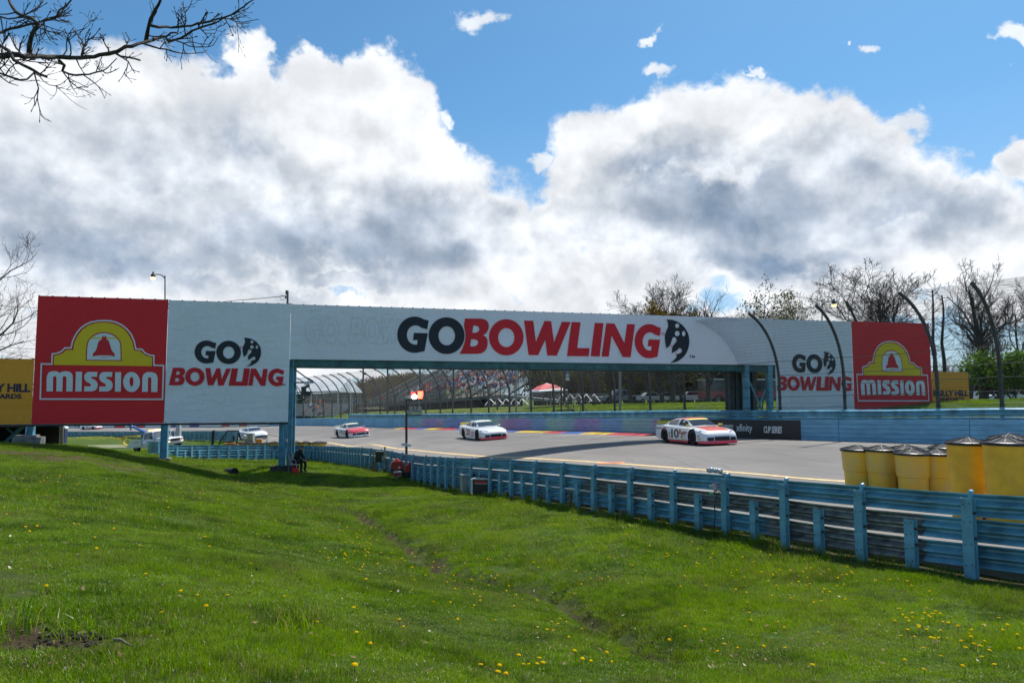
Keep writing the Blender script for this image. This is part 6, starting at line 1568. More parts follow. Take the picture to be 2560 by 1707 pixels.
SHIRTS = {k: tuple(x * 1.0 for x in v) for k, v in {'red': (.42, .03, .03), 'black': (.02, .02, .024), 'navy': (.03, .05, .14), 'white': (.6, .62, .65), 'orange': (.75, .17, .03), 'blue': (.05, .17, .42), 'grey': (.15, .15, .16), 'maroon': (.2, .03, .05), 'pink': (.6, .2, .2), 'yellow green': (.55, .7, .05), 'pale blue': (.3, .42, .6), 'tan': (.3, .22, .15)}.items()}
PMESH = {}
PANT = pm('dark_trousers', (.03, .035, .055), rough=.9, var=.2)
def spectator(x, y, z, rz, shirt, sit, label, group):
    k = (shirt, sit)
    if k not in PMESH: PMESH[k] = person_mesh(sit).build('person', [pm('shirt_' + shirt.replace(' ', '_'), SHIRTS[shirt], rough=.9, var=.1), PANT, SKIN], smooth='all', link=False)
    o = D.objects.new('person', PMESH[k]); C.objects.link(o); o.location = (x, y, z); o.rotation_euler = (0, 0, rz); tag(o, label, 'person', group); return o

# ------------------------------------------------------------------ grandstand
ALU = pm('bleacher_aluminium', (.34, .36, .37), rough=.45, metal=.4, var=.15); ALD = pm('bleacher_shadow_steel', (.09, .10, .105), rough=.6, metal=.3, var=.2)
gsA = P(925, 1012, 152); gsB = P(1262, 986, 118)
u_ = Vector((gsB.x - gsA.x, gsB.y - gsA.y, 0)); GL_ = u_.length; u_.normalize(); bk_ = Vector((-u_.y, u_.x, 0)); 
if bk_.y < 0: bk_ = -bk_
dzu = (gsB.z - gsA.z) / GL_
gs = thing('grandstand', 'large aluminium grandstand full of spectators seen through the bridge opening', 'grandstand', (gsA.x, gsA.y, gsA.z - 2.2))
def gp(u, b, z): q = gsA + u_ * u + bk_ * b; return Vector((q.x, q.y, gsA.z + dzu * u + z))
NR = 27
for r in range(NR):
    z = .55 + r * .36; b = 1.8 + r * .76
    mb = MB(); mb.bar(gp(0, b, z + .42), gp(GL_, b, z + .42), .26, .05); mb.build('seat_plank', ALU, gs, world=True)
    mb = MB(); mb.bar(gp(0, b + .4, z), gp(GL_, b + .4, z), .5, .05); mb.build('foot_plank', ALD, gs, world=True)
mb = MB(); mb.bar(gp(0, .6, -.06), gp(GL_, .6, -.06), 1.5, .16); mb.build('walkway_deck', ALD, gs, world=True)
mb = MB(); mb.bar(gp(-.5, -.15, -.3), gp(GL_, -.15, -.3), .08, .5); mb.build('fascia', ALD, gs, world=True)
for z in (.45, .8, 1.2): mb = MB(); mb.bar(gp(-.5, -.1, z), gp(GL_ + .3, -.1, z), .06, .06); mb.build('handrail', ALU, gs, world=True)
for i in range(int(GL_ / 1.9) + 1): mb = MB(); mb.bar(gp(i * 1.9, -.1, -.4), gp(i * 1.9, -.1, 1.2), .07, .07); mb.build('railing_post', ALU, gs, world=True)
mb = MB()
for i in range(int(GL_ / .45)): mb.bar(gp(i * .45, -.1, .1), gp(i * .45, -.1, 1.18), .02)
tag(mb.build('railing_picket', ALD, gs, world=True), kind='stuff')
aisles = [0, GL_ * .2, GL_ * .38, GL_ * .56, GL_ * .76, GL_]
for a in aisles:
    for du in (-.55, .55):
        mb = MB(); mb.bar(gp(a + du, 1.6, .5 + 1.0), gp(a + du, 1.6 + NR * .76, .5 + NR * .36 + 1.0), .07, .07); mb.build('aisle_rail', ALU, gs, world=True)
    mb = MB()
    for r in range(NR * 2): mb.bar(gp(a - .5, 1.6 + r * .38, .55 + r * .18), gp(a + .5, 1.6 + r * .38, .55 + r * .18), .3, .04)
    mb.build('aisle_steps', ALU, gs, world=True)
for i in range(9):
    u = GL_ * i / 8
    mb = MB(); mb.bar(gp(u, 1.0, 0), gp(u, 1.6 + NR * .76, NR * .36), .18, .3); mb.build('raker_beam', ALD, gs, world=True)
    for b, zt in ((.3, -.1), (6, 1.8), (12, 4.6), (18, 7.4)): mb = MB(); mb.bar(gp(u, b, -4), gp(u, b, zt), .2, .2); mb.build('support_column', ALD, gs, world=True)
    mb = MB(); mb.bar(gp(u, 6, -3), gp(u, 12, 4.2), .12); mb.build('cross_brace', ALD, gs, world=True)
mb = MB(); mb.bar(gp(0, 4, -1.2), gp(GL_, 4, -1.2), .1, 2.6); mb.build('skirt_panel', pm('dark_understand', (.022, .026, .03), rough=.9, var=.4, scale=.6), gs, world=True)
# ramp walkway down to the right
ra, rb_ = gp(GL_, -.1, 0), P(1420, 1001, 100)
for z, w_ in ((-.06, .12), (.4, .06), (.75, .06), (1.15, .06), (-.35, .06)): mb = MB(); mb.bar(ra + Vector((0, 0, z)), rb_ + Vector((0, 0, z)), .08 if z > 0 else 1.2, w_); mb.build('ramp_rail', ALU, gs, world=True)
for i in range(12): q = ra.lerp(rb_, i / 11); mb = MB(); mb.bar(q + Vector((0, 0, -2.5)), q + Vector((0, 0, 1.15)), .08); mb.build('ramp_post', ALD, gs, world=True)
rz_s = math.atan2(-bk_.y, -bk_.x)
r_ = random.Random(21); used = set(); cnt = 0
clusters = [(GL_ * f, r) for f, r in ((.30, 2), (.36, 5), (.42, 9), (.5, 3), (.5, 11), (.58, 7), (.66, 5), (.7, 11), (.8, 8), (.88, 4), (.9, 12), (.24, 3), (.62, 13), (.47, 14))]
shs = ['red', 'black', 'navy', 'white', 'grey', 'maroon', 'black', 'grey', 'blue', 'pink', 'tan', 'navy', 'red', 'orange', 'pale blue']
bands = ['low', 'middle', 'high']; thirds = ['left', 'centre', 'right']
while cnt < 285:
    cu, cr_ = r_.choice(clusters) if r_.random() < .8 else (r_.uniform(GL_ * .22, GL_ - 1), r_.randrange(NR))
    r = int(round(cr_ + r_.gauss(0, 2.2))); u = round((cu + r_.gauss(0, 2.6)) / .52) * .52
    if not (0 <= r < NR - 6 and 1.2 < u < GL_ - .6) or (r, u) in used: continue
    if min(abs(u - a) for a in aisles) < .75: continue
    used.add((r, u)); q = gp(u, 1.8 + r * .76, .55 + r * .36 + .46); sh = r_.choice(shs); sit = r_.random() < .9
    third = thirds[min(2, int(u / GL_ * 3))]; band = bands[min(2, r // 7)]
    spectator(q.x, q.y, q.z if sit else q.z - .45, rz_s + r_.uniform(-.5, .5), sh, sit, '%s shirted spectator %s in the %s %s part of the grandstand' % (sh, 'sitting' if sit else 'standing', band, third), 'spectators in the grandstand, %s %s' % (band, third))
    cnt += 1
for f, sh, lab in ((.62, 'yellow green', 'left steward in yellow vest standing on the grandstand walkway'), (.70, 'yellow green', 'right steward in yellow vest standing on the grandstand walkway'), (.745, 'pink', 'person in pink top standing on the grandstand walkway beside the stewards'), (.40, 'black', 'person in black standing on the grandstand walkway left of the stewards'), (.84, 'grey', 'person in grey standing on the walkway at the right'), (.1, 'red', 'person in red walking at the left end of the walkway')):
    q = gp(GL_ * f, .5, .02); spectator(q.x, q.y, q.z, rz_s + .4, sh, False, lab, 'people on the grandstand walkway')
# white marquee and low bleachers at left
CAN = pm('white_marquee_fabric', (.5, .52, .54), rough=.6, var=.06, scale=.3); CLR = pm('clear_gable_panel', (.40, .46, .5), rough=.3, var=.1)
mq = thing('marquee', 'white marquee with clear fan shaped gable behind the left catch fence', 'tent', tuple(P(800, 1000, 165)))
A0, A1 = P(600, 951, 178), P(874, 943.5, 160); E0, E1 = P(600, 985, 168), P(845, 978.5, 150); F1 = P(907, 981, 166); F0 = A0 + (F1 - A1)
mb = MB(); n = 9; rows = []
for i in range(n + 1):
    t_ = i / n; sag = .0; rows.append([E0.lerp(E1, t_), E0.lerp(E1, t_).lerp(A0.lerp(A1, t_), .5) + Vector((0, 0, -.25 * math.sin(math.pi * (t_ * n % 1)))), A0.lerp(A1, t_), A0.lerp(A1, t_).lerp(F0.lerp(F1, t_), .5), F0.lerp(F1, t_)])
mb.quadgrid(rows); mb.build('roof', CAN, mq, world=True, smooth='all')
mb = MB(); mb.poly([E1, F1, A1]); mb.build('gable_panel', CLR, mq, world=True)
mid = E1.lerp(F1, .5) + Vector((0, -.1, 0))
for t_ in (0, .12, .3, .5, .7, .88, 1):
    tgt = (E1.lerp(A1, t_ * 2) if t_ < .5 else A1.lerp(F1, t_ * 2 - 1)); mb = MB(); mb.bar(mid, tgt + Vector((0, -.08, 0)), .16, .1); mb.build('gable_rib', CAN, mq, world=True)
mb = MB(); mb.bar(E1, F1, .12, .35); mb.build('eave_beam', CAN, mq, world=True); mb = MB(); mb.bar(E0, E1, .12, .4); mb.build('eave_beam', CAN, mq, world=True)
for q in (E1, F1, mid, E0.lerp(E1, .5), E0.lerp(E1, .75), E0.lerp(E1, .25)): mb = MB(); mb.bar(q, q + Vector((0, 0, -5)), .16); mb.build('leg', CAN, mq, world=True)
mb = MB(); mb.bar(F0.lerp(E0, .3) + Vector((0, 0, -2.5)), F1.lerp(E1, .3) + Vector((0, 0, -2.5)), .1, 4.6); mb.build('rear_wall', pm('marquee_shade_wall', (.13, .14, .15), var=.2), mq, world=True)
lb = thing('bleachers', 'low silver bleachers in front of the white marquee', 'bleachers', tuple(P(790, 1030, 130)))
ba, bb = P(650, 1036, 140), P(838, 1037, 124); dl = (bb - ba); bu = Vector((dl.x, dl.y, 0)).normalized(); bq = Vector((-bu.y, bu.x, 0)); bq = bq if bq.y > 0 else -bq
ba.z -= .4; bb.z -= .4
for r in range(7):
    o_ = bq * (r * .75) + Vector((0, 0, .5 + r * .33)); mb = MB(); mb.bar(ba + o_, bb + o_, .3, .05); mb.build('seat_plank', ALU, lb, world=True); mb = MB(); o2 = bq * (r * .75 + .1) + Vector((0, 0, .3 + r * .33)); mb.bar(ba + o2, bb + o2, .04, .28); mb.build('riser', ALU, lb, world=True)
o_ = bq * -.3
for z in (1.0, 1.6): mb = MB(); mb.bar(ba + o_ + Vector((0, 0, z)), bb + o_ + Vector((0, 0, z)), .06); mb.build('handrail', ALU, lb, world=True)
o_ = bq * 5.4
for z in (3.4, 3.9): mb = MB(); mb.bar(ba + o_ + Vector((0, 0, z)), bb + o_ + Vector((0, 0, z)), .08); mb.build('handrail', ALU, lb, world=True)
for i in range(12):
    q = ba.lerp(bb, i / 11); mb = MB(); mb.bar(q + bq * -.3 + Vector((0, 0, -.6)), q + bq * -.3 + Vector((0, 0, 1.6)), .06); mb.bar(q + bq * 5.4 + Vector((0, 0, -.6)), q + bq * 5.4 + Vector((0, 0, 3.9)), .06); mb.build('railing_post', ALU, lb, world=True)
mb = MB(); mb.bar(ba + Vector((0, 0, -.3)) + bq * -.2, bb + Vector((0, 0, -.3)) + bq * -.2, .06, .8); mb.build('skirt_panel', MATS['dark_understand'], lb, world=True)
for i in range(16):
    r = i % 7; q = ba.lerp(bb, .3 + .7 * r_.random()) + bq * (r * .75) + Vector((0, 0, .55 + r * .33)); sh = r_.choice(shs)
    spectator(q.x, q.y, q.z, math.atan2(-bq.y, -bq.x), sh, True, '%s shirted spectator on the low bleachers under the marquee' % sh, 'spectators on the low bleachers')
# second low structure right of the bleachers (deck between marquee and grandstand)
dk = thing('walkway', 'silver walkway linking the low bleachers and the grandstand', 'walkway', tuple(P(880, 1025, 130)))
a, b = P(846, 1014, 138), P(928, 1013, 142)
for z, w_, m_ in ((0, .2, ALD), (.5, .07, ALU), (.9, .07, ALU), (1.3, .07, ALU)): mb = MB(); mb.bar(a + Vector((0, 0, z)), b + Vector((0, 0, z)), 1.2 if z == 0 else .07, w_); mb.build('deck' if z == 0 else 'handrail', m_, dk, world=True)
for i in range(8): q = a.lerp(b, i / 7); mb = MB(); mb.bar(q + Vector((0, 0, -1.8)), q + Vector((0, 0, 1.3)), .08); mb.build('railing_post', ALU, dk, world=True)
# red and white canopy
cp = thing('canopy', 'red pop up canopy with white edges in front of the bleachers', 'canopy', tuple(P(1370, 1005, 92)))
REDC = pm('red_canopy_fabric', (.62, .09, .09), rough=.7, var=.08); top = P(1366, 957, 94)
cor = [P(1319, 980, 92), P(1345, 979, 89), P(1380, 976, 90), P(1419, 974, 94), P(1385, 970, 98), P(1345, 974, 97)]
mb = MB(); mbw = MB(); n = len(cor)
for i in range(n):
    a, b = cor[i], cor[(i + 1) % n]; am, bm_ = top.lerp(a, .14) + Vector((0, 0, .02)), top.lerp(b, .14) + Vector((0, 0, .02)); ac, bc = top.lerp(a, .5) + Vector((0, 0, .12)), top.lerp(b, .5) + Vector((0, 0, .12)); al, bl = top.lerp(a, .8) , top.lerp(b, .8)
    mb.quadgrid([[am, bm_], [ac, bc], [al, bl]]); mbw.quadgrid([[al, bl], [a, b], [a + Vector((0, 0, -.12)), b + Vector((0, 0, -.12))]]); mbw.poly([top, am, bm_])
mb.build('red_fabric', REDC, cp, world=True, smooth='all'); mbw.build('white_edge', CAN, cp, world=True, smooth='all')
for i in (0, 2, 3, 4): a = cor[i]; mb = MB(); mb.bar(top.lerp(a, .9), Vector((top.lerp(a, .9).x, top.lerp(a, .9).y, gz(a.x, a.y) - .1)), .08); mb.build('leg', ALU, cp, world=True)
# stacked aluminium bleacher frames beside it
fr = thing('bleacher_frames', 'folded silver bleacher frames lying on the grass beside the red canopy', 'frames', tuple(P(1420, 1003, 95)))
for i in range(14):
    px = 1212 + i * 20; Y = 96 - i * .6; w_ = 13
    if 1320 < px < 1335: continue
    a, b = P(px, 1007 if px > 1300 else 1014, Y), P(px + w_, 985 if px > 1300 else 997, Y + 2)
    mb = MB(); mb.bar(a, b, .1); mb.bar(b, P(px + w_ * 2.2, 1004 if px > 1300 else 1012, Y + 1), .08); mb.bar(b, b + Vector((2.5, .5, .05)), .08); mb.build('tube_frame', ALU, fr, world=True)
for k, (y0, y1) in enumerate(((986, 991), (990, 995), (995, 999), (999, 1004))):
    mb = MB(); mb.bar(P(1385, y0, 97 + k * .3), P(1500, y1, 88), .3, .06); mb.build('plank', ALU, fr, world=True)
# black stage frame / stair right of the posts
st = thing('scaffold_steps', 'small dark steel steps and platform on the grass behind the fence', 'steps', tuple(P(1420, 1034, 60)))
RST = pm('rusty_steel', (.10, .045, .03), rough=.85, var=.3)
mb = MB(); mb.bar(P(1381, 1026, 60), P(1435, 1024, 60), .8, .12); mb.build('platform', DSTEEL, st, world=True)
mb = MB(); mb.bar(P(1403, 1034, 60), P(1403, 966, 60), .12); mb.bar(P(1403, 966, 60), P(1375, 966, 60), .06); mb.build('rusty_post', RST, st, world=True)
for a, b in (((1405, 998), (1442, 1034)), ((1445, 1000), (1475, 1034)), ((1410, 1012), (1440, 1034)), ((1382, 1026), (1382, 1034)), ((1420, 1000), (1420, 1034)), ((1434, 1005), (1434, 1034)), ((1452, 1010), (1452, 1034)), ((1405, 1000), (1445, 1000)), ((1460, 1020), (1460, 1034))):
    mb = MB(); mb.bar(P(*a, 60), P(*b, 60), .05); mb.build('stair_rail', DSTEEL, st, world=True)
# accessible parking sign on a dark pole
sg = thing('parking_sign', 'blue wheelchair sign above a white 1-5 sign on a dark pole', 'sign', tuple(P(1411, 1000, 82)))
mb = MB(); mb.bar(P(1411, 1005, 82), P(1411, 915, 82), .3); mb.build('pole', POLE, sg, world=True)
mb = MB(); mb.box(P(1419, 929, 81.8), (.42, .03, .5)); mb.build('blue_sign', pm('sign_blue', (.02, .08, .3), var=.05), sg, world=True)
mb = MB(); mb.box(P(1419, 943, 81.8), (.42, .03, .75)); mb.build('white_sign', SW, sg, world=True)
mb = MB(); c = P(1419, 941, 81.77); put_text(mb, '1-5', c.x - .17, c.x + .17, c.z - .12, c.z + .2, lambda x, z: (x, 81.76, z), bold=.03); mb.build('sign_lettering', BLKP, sg, world=True)
mb = MB(); c = P(1419, 930, 81.77); mb.tube([(c.x - .02, 81.75, c.z + .15), (c.x - .02, 81.75, c.z), (c.x + .08, 81.75, c.z), (c.x + .11, 81.75, c.z - .1)], .02, n=5); mb.tube([(c.x - .03 + .1 * math.cos(t), 81.75, c.z - .05 + .1 * math.sin(t)) for t in np.linspace(1.8, 6.0, 10)], .015, n=5); mb.build('wheelchair_symbol', SW, sg, world=True)

# ------------------------------------------------------------------ equipment by the near rail
def eq(name, label, cat, px, py, Y, rz=0.0, group=None):
    q = P(px, py, Y); return thing(name, label, cat, (q.x, Y, gz(q.x, Y)), rz, group)
GREYB = pm('grey_paint_cabinet', (.30, .33, .31), rough=.6, var=.2, scale=3); WPL = pm('white_equipment_plastic', (.6, .6, .58), rough=.4, var=.1); EQR = pm('red_equipment_plastic', (.50, .035, .02), rough=.45, var=.12)
# light tower
Yp = 37.6
lt = eq('signal_light_post', 'tall slim pole with red lights and a white lamp rising from the rail', 'light post', 1015.5, 1180, Yp)
def rel(px, py, Y=Yp): return P(px, py, Y)
mb = MB(); mb.tube([rel(1016, 1185), rel(1016, 1060), rel(1016, 997)], [.07, .065, .055], n=8); mb.build('pole', POLE, lt, world=True)
mb = MB(); mb.bar(rel(1015, 999), rel(1056, 998), .2, .07); mb.build('lower_shelf', BLKP, lt, world=True)
mb = MB(); mb.bar(rel(1016, 1036), rel(1054, 1036), .2, .05); mb.build('shelf', BLKP, lt, world=True)
RL = pm('red_signal_light', (.9, .05, .03), emis=(1.0, .06, .03), estr=9.0, var=.02); RL2 = pm('dim_red_signal_light', (.8, .08, .06), emis=(1.0, .1, .08), estr=2.0, var=.02); WL = pm('white_signal_light', (.95, .98, .9), emis=(.95, 1, .9), estr=12.0, var=.02)
for px, py, w_, h_, m_ in ((1033, 984, .2, .18, RL2), (1051, 984, .26, .26, RL), (1051, 992, .2, .17, RL)):
    q = rel(px, py, Yp - .1); mb = MB(); mb.box(q, (w_, .12, h_)); mb.build('red_light', m_, lt, world=True); mb = MB(); mb.box(q + Vector((0, .09, .0)), (w_ + .06, .06, h_ + .05)); mb.build('light_housing', BLKP, lt, world=True)
mb = MB(); mb.lathe([(.11, 0), (.13, .03), (.001, .04)], n=14, c=tuple(rel(1036, 991.5, Yp - .14) + Vector((0, -.04, 0))), axis='Y'); mb.build('white_light', WL, lt, world=True)
for px, py, w_ in ((1024, 992, .5), (1041, 992, .42)): mb = MB(); mb.box(rel(px, py), (w_, .14, .2)); mb.build('lamp_bar', GREYB, lt, world=True)
for px in (1027, 1038, 1049): mb = MB(); mb.box(rel(px, 1020), (.2 if px != 1038 else .12, .1, .2)); mb.build('camera_unit', GREYB, lt, world=True)
mb = MB(); mb.box(rel(1036, 1029), (.8, .14, .15)); mb.build('camera_bar', GREYB, lt, world=True); mb = MB(); mb.bar(rel(1048, 997), rel(1048, 1024), .035); mb.build('bracket', LSTEEL, lt, world=True)
mb = MB(); mb.bar(rel(1004, 1110, Yp - .1), rel(1028, 1113, Yp - .1), .12, .13); mb.build('tube_lamp', WPL, lt, world=True)
# jet-dryer like red engines (two) by the pole
def pump(label, px, py, Y, s):
    t = eq('pump', label, 'pump', px, py, Y, .2, 'red engine units by the light post')
    mb = MB(); mb.prism([(-.3, .42), (-.34, .56), (-.27, .76), (-.15, .84), (.15, .84), (.27, .76), (.34, .56), (.3, .42)], -.22, .22); mb.v = [(a * s, b * s, c * s) for a, b, c in mb.v]; mb.build('hood', EQR, t)
    mb = MB(); mb.lathe([(.09, 0), (.09, .08), (.05, .1)], n=12, c=(0, 0, .84 * s)); mb.build('filler_cap', EQR, t)
    for k in range(3): mb = MB(); mb.box((0, -.225 * s, (.5 + k * .1) * s), (.5 * s, .02, .03)); mb.build('cooling_slot', BLKP, t)
    mb = MB(); mb.box((0, 0, .28 * s), (.5 * s, .36 * s, .3 * s)); mb.build('engine_block', BLKP, t)
    for x in (-.3, .3):
        mb = MB(); mb.tube([(x * s, -.22 * s, .02), (x * s, .22 * s, .02)], .03, n=6); mb.tube([(x * s, -.2 * s, .02), (x * s, -.2 * s, .45 * s)], .025, n=6); mb.tube([(x * s, .2 * s, .02), (x * s, .2 * s, .45 * s)], .025, n=6); mb.build('frame', BLKP, t)
    mb = MB(); mb.box((.12 * s, -.24 * s, .5 * s), (.1, .02, .1)); mb.build('label_plate', WPL, t)
    return t
pump('left red engine unit beside the light post', 992, 1187, 37.0, 1.0); pump('right red engine unit touching the light post foot', 1025.5, 1183, 36.4, .95)
bxr = eq('toolbox', 'small red tool box with a green band in front of the left red engine', 'toolbox', 994, 1193, 36.2, .3); mb = MB(); mb.box((0, 0, .2), (.38, .25, .24)); mb.build('box', paint('crimson_toolbox', (.4, .03, .08)), bxr); mb = MB(); mb.box((0, 0, .35), (.42, .27, .05)); mb.build('lid', WPL, bxr); mb = MB(); mb.bar((-.1, -.135, .05), (.18, -.135, .22), .02, .06); mb.build('band', pm('green_band', (.05, .35, .1)), bxr)
# electrical rack with orange cone-like wood
er = eq('control_rack', 'black control box with orange boards standing against the rail', 'equipment', 948, 1180, 39.6, .1)
mb = MB(); mb.box((.0, 0, .95), (.42, .3, .6)); mb.build('control_box', BLKP, er); mb = MB(); mb.box((.22, -.17, .85), (.16, .05, .26)); mb.build('meter', GREYB, er)
for x in (-.32, .32): mb = MB(); mb.bar((x, 0, 0), (x, 0, 1.2), .06); mb.build('frame_leg', pm('orange_brown_board', (.35, .16, .04), var=.25, scale=5), er)
mb = MB(); mb.box((-.32, -.05, .35), (.14, .1, .7)); mb.build('orange_board', MATS['orange_brown_board'], er); mb = MB(); mb.lathe([(.17, 0), (.19, .3), (.2, .31)], n=16, c=(.12, -.3, 0)); mb.build('bucket', pm('dull_bucket', (.25, .24, .2)), er)
mb = MB(); mb.tube([(.3, -.05, 1.5), (.3, -.05, .6), (.34, -.1, .2)], .05, n=8); mb.build('hose', pm('pale_hose', (.35, .36, .25)), er)
# grey cabinet with red emblem, generator
cb_ = eq('cabinet', 'grey metal cabinet with a red oval on its side by the rail', 'cabinet', 1165.5, 1216, 29.6, .35)
mb = MB(); mb.box((0, 0, .36), (.42, .4, .74)); mb.build('box', GREYB, cb_); mb = MB(); mb.box((0, 0, .745), (.46, .44, .03)); mb.build('top', WPL, cb_)
mb = MB(); c = [(.213 , .14 * math.cos(t), .38 + .2 * math.sin(t)) for t in np.linspace(0, 2 * math.pi, 25)[:-1]]; mb.poly(c); mb.build('white_oval', WPL, cb_)
mb = MB(); c = [(.12 + .09 * math.cos(t), -.203, .38 + .2 * math.sin(t)) for t in np.linspace(0, 2 * math.pi, 25)[:-1]]; mb.poly(c); mb.build('white_oval', WPL, cb_); mb = MB(); c = [(.12 + .065 * math.cos(t), -.206, .38 + .17 * math.sin(t)) for t in np.linspace(0, 2 * math.pi, 25)[:-1]]; mb.poly(c); mb.build('red_oval', EQR, cb_)
gn = eq('generator', 'white and black portable generator on the grass by the rail', 'generator', 1206, 1225, 28.3, -.2)
mb = MB(); mb.prism([(-.36, .08), (-.40, .3), (-.36, .55), (-.30, .62), (.30, .62), (.36, .55), (.38, .08)], -.24, .24); mb.build('body', pm('generator_black', (.02, .02, .022), rough=.5, var=.2), gn)
mb = MB(); mb.box((-.38, 0, .34), (.08, .5, .6)); mb.box((0, 0, .64), (.7, .46, .05)); mb.build('side_panel', WPL, gn); mb = MB(); mb.tube([(-.3, 0, .62), (-.28, 0, .72), (.28, 0, .72), (.3, 0, .62)], .025, n=7); mb.build('handle', BLKP, gn)
mb = MB(); mb.box((0, -.245, .52), (.55, .02, .08)); mb.build('control_panel', EQR, gn); mb = MB(); mb.bar((-.25, -.25, .46), (.25, -.25, .46), .02); mb.build('trim', WPL, gn)
for x in (-.25, .25): mb = MB(); mb.box((x, 0, .04), (.08, .4, .08)); mb.build('foot', BLKP, gn)
# wrapped camera on the rail
wc = thing('camera', 'camera wrapped in clear plastic clamped on top of the rail post', 'camera', tuple(P(1785, 1178, 16.7)))
PLA = pm('crumpled_plastic', (.62, .63, .64), rough=.18, var=.3, scale=40, bump=1.0, bscale=60)
mb = MB(); rows = []
for i in range(13):
    row = []
    for k in range(10):
        a = 2 * math.pi * k / 10; r = .062 * (1 + .35 * (rnd.random() - .5)) * (1 if 0 < i < 12 else .6); c = P(1767 + (1806 - 1767) * i / 12, 1174 + 2 * i / 12, 16.4); row.append((c.x, c.y + math.cos(a) * r, c.z + math.sin(a) * r))
    rows.append(row)
mb.quadgrid(rows, close=True); mb.build('wrapped_housing', PLA, wc, world=True)
mb = MB(); mb.tube([P(1790, 1178, 16.45), P(1806, 1184, 16.6), P(1820, 1190, 16.7)], .022, n=7); mb.build('arm', BLKP, wc, world=True)
mb = MB(); mb.box(P(1820, 1190, 16.7), (.09, .09, .12)); mb.box(P(1812, 1187, 16.7), (.05, .1, .06)); mb.box(P(1818, 1199, 16.7), (.1, .08, .06)); mb.build('clamp', BLKP, wc, world=True)
mb = MB(); pl_ = [P(1818, 1200, 16.6), P(1812, 1215, 16.5), P(1792, 1235, 16.35), P(1786, 1262, 16.3), P(1788, 1290, 16.3), P(1783, 1330, 16.3)]; mb.tube(pl_, .012, n=5); mb.build('lead', CABLE, wc, world=True)
pb = thing('plastic_bag', 'clear bag of cable ends with a green plug hanging on a rail post', 'bag', tuple(P(1783, 1225, 16.3))); mb = MB(); rows = []
for i in range(9):
    row = []
    for k in range(9):
        a = 2 * math.pi * k / 9; r = (.01 + .075 * math.sin(math.pi * min(1, i / 8 + .12))) * (1 + .5 * (rnd.random() - .5)); c = P(1786 - 5 * math.sin(i), 1208 + i * 3.4, 16.25); row.append((c.x + math.cos(a) * r, c.y + math.sin(a) * r * .6, c.z))
    rows.append(row)
mb.quadgrid(rows, close=True); mb.build('bag', PLA, pb, world=True); mb = MB(); mb.box(P(1776, 1235, 16.1), (.05, .05, .06)); mb.build('plug', pm('green_plug', (.05, .45, .12)), pb, world=True); mb = MB(); mb.tube([P(1788, 1205, 16.2), P(1793, 1215, 16.15), P(1790, 1228, 16.15)], .012, n=5); mb.build('red_lead', REDP, pb, world=True)
# hanging loudspeaker / camera on the bridge arm
sp = thing('boom_camera', 'covered camera hanging from a pipe bracket on the bridge column', 'camera', tuple(on_plane(770, 955)))
O = lambda px, py, f=-.3: on_plane(px, py, -f)
mb = MB(); mb.tube([O(733, 920), O(782, 956)], .035, n=8); mb.tube([O(727, 956), O(784, 956)], .04, n=8); mb.tube([O(770, 952), O(770, 962)], .05, n=8); mb.build('bracket', LSTEEL, sp, world=True)
mb = MB(); mb.bar(O(757, 957), O(779, 957), .1, .06); mb.bar(O(760, 960), O(776, 961), .14, .05); mb.build('mount', WPL, sp, world=True)
mb = MB(); mb.bar(O(759, 969), O(774, 964), .22, .14); mb.bar(O(759, 966), O(760, 988), .22, .16); mb.bar(O(760, 988), O(768, 988), .22, .1); mb.build('yoke', BLKP, sp, world=True)
mb = MB(); mb.tube([O(765, 984), O(777, 984)], .13, n=10); mb.tube([O(768, 982), O(769, 990)], .16, n=10); mb.build('camera_body', pm('camera_cover', (.10, .095, .085), rough=.8, var=.25), sp, world=True)
mb = MB(); mb.tube([O(735, 958), O(741, 970), O(745, 985), O(753, 996), O(762, 998), O(764, 992)], .02, n=5); mb.build('cable', CABLE, sp, world=True)
# culvert mouth in the ditch
cu_ = march(584, 1182); cv = thing('culvert_pipe', 'dark corrugated culvert pipe mouth sticking out of the ditch', 'pipe', (cu_.x, cu_.y, cu_.z)); mb = MB(); A_ = Vector((-.5, .45, -.02)); B_ = Vector((.1, -.1, .06))
mb.tube([A_, A_.lerp(B_, .25), A_.lerp(B_, .5), A_.lerp(B_, .75), B_], [.19, .18, .19, .18, .19], n=16); mb.build('pipe', BLKC, cv)
# signal flag / orange person at far left
q = P(101, 1085, 58); spectator(q.x, 58, gz(q.x, 58), -1.2, 'tan', False, 'person in tan clothes standing behind the far left column', None)
q = P(1172 - 560, 1092, 62)
for i, (px, Y, sh, lab) in enumerate(((1551, 70, 'black', 'person in black walking near the grey pole'), (1243, 92, 'black', 'person in black standing by the grass ridge near the ramp'))):
    q = P(px, 1010, Y); spectator(q.x, Y, gz(q.x, Y), .4, sh, False, lab, None)
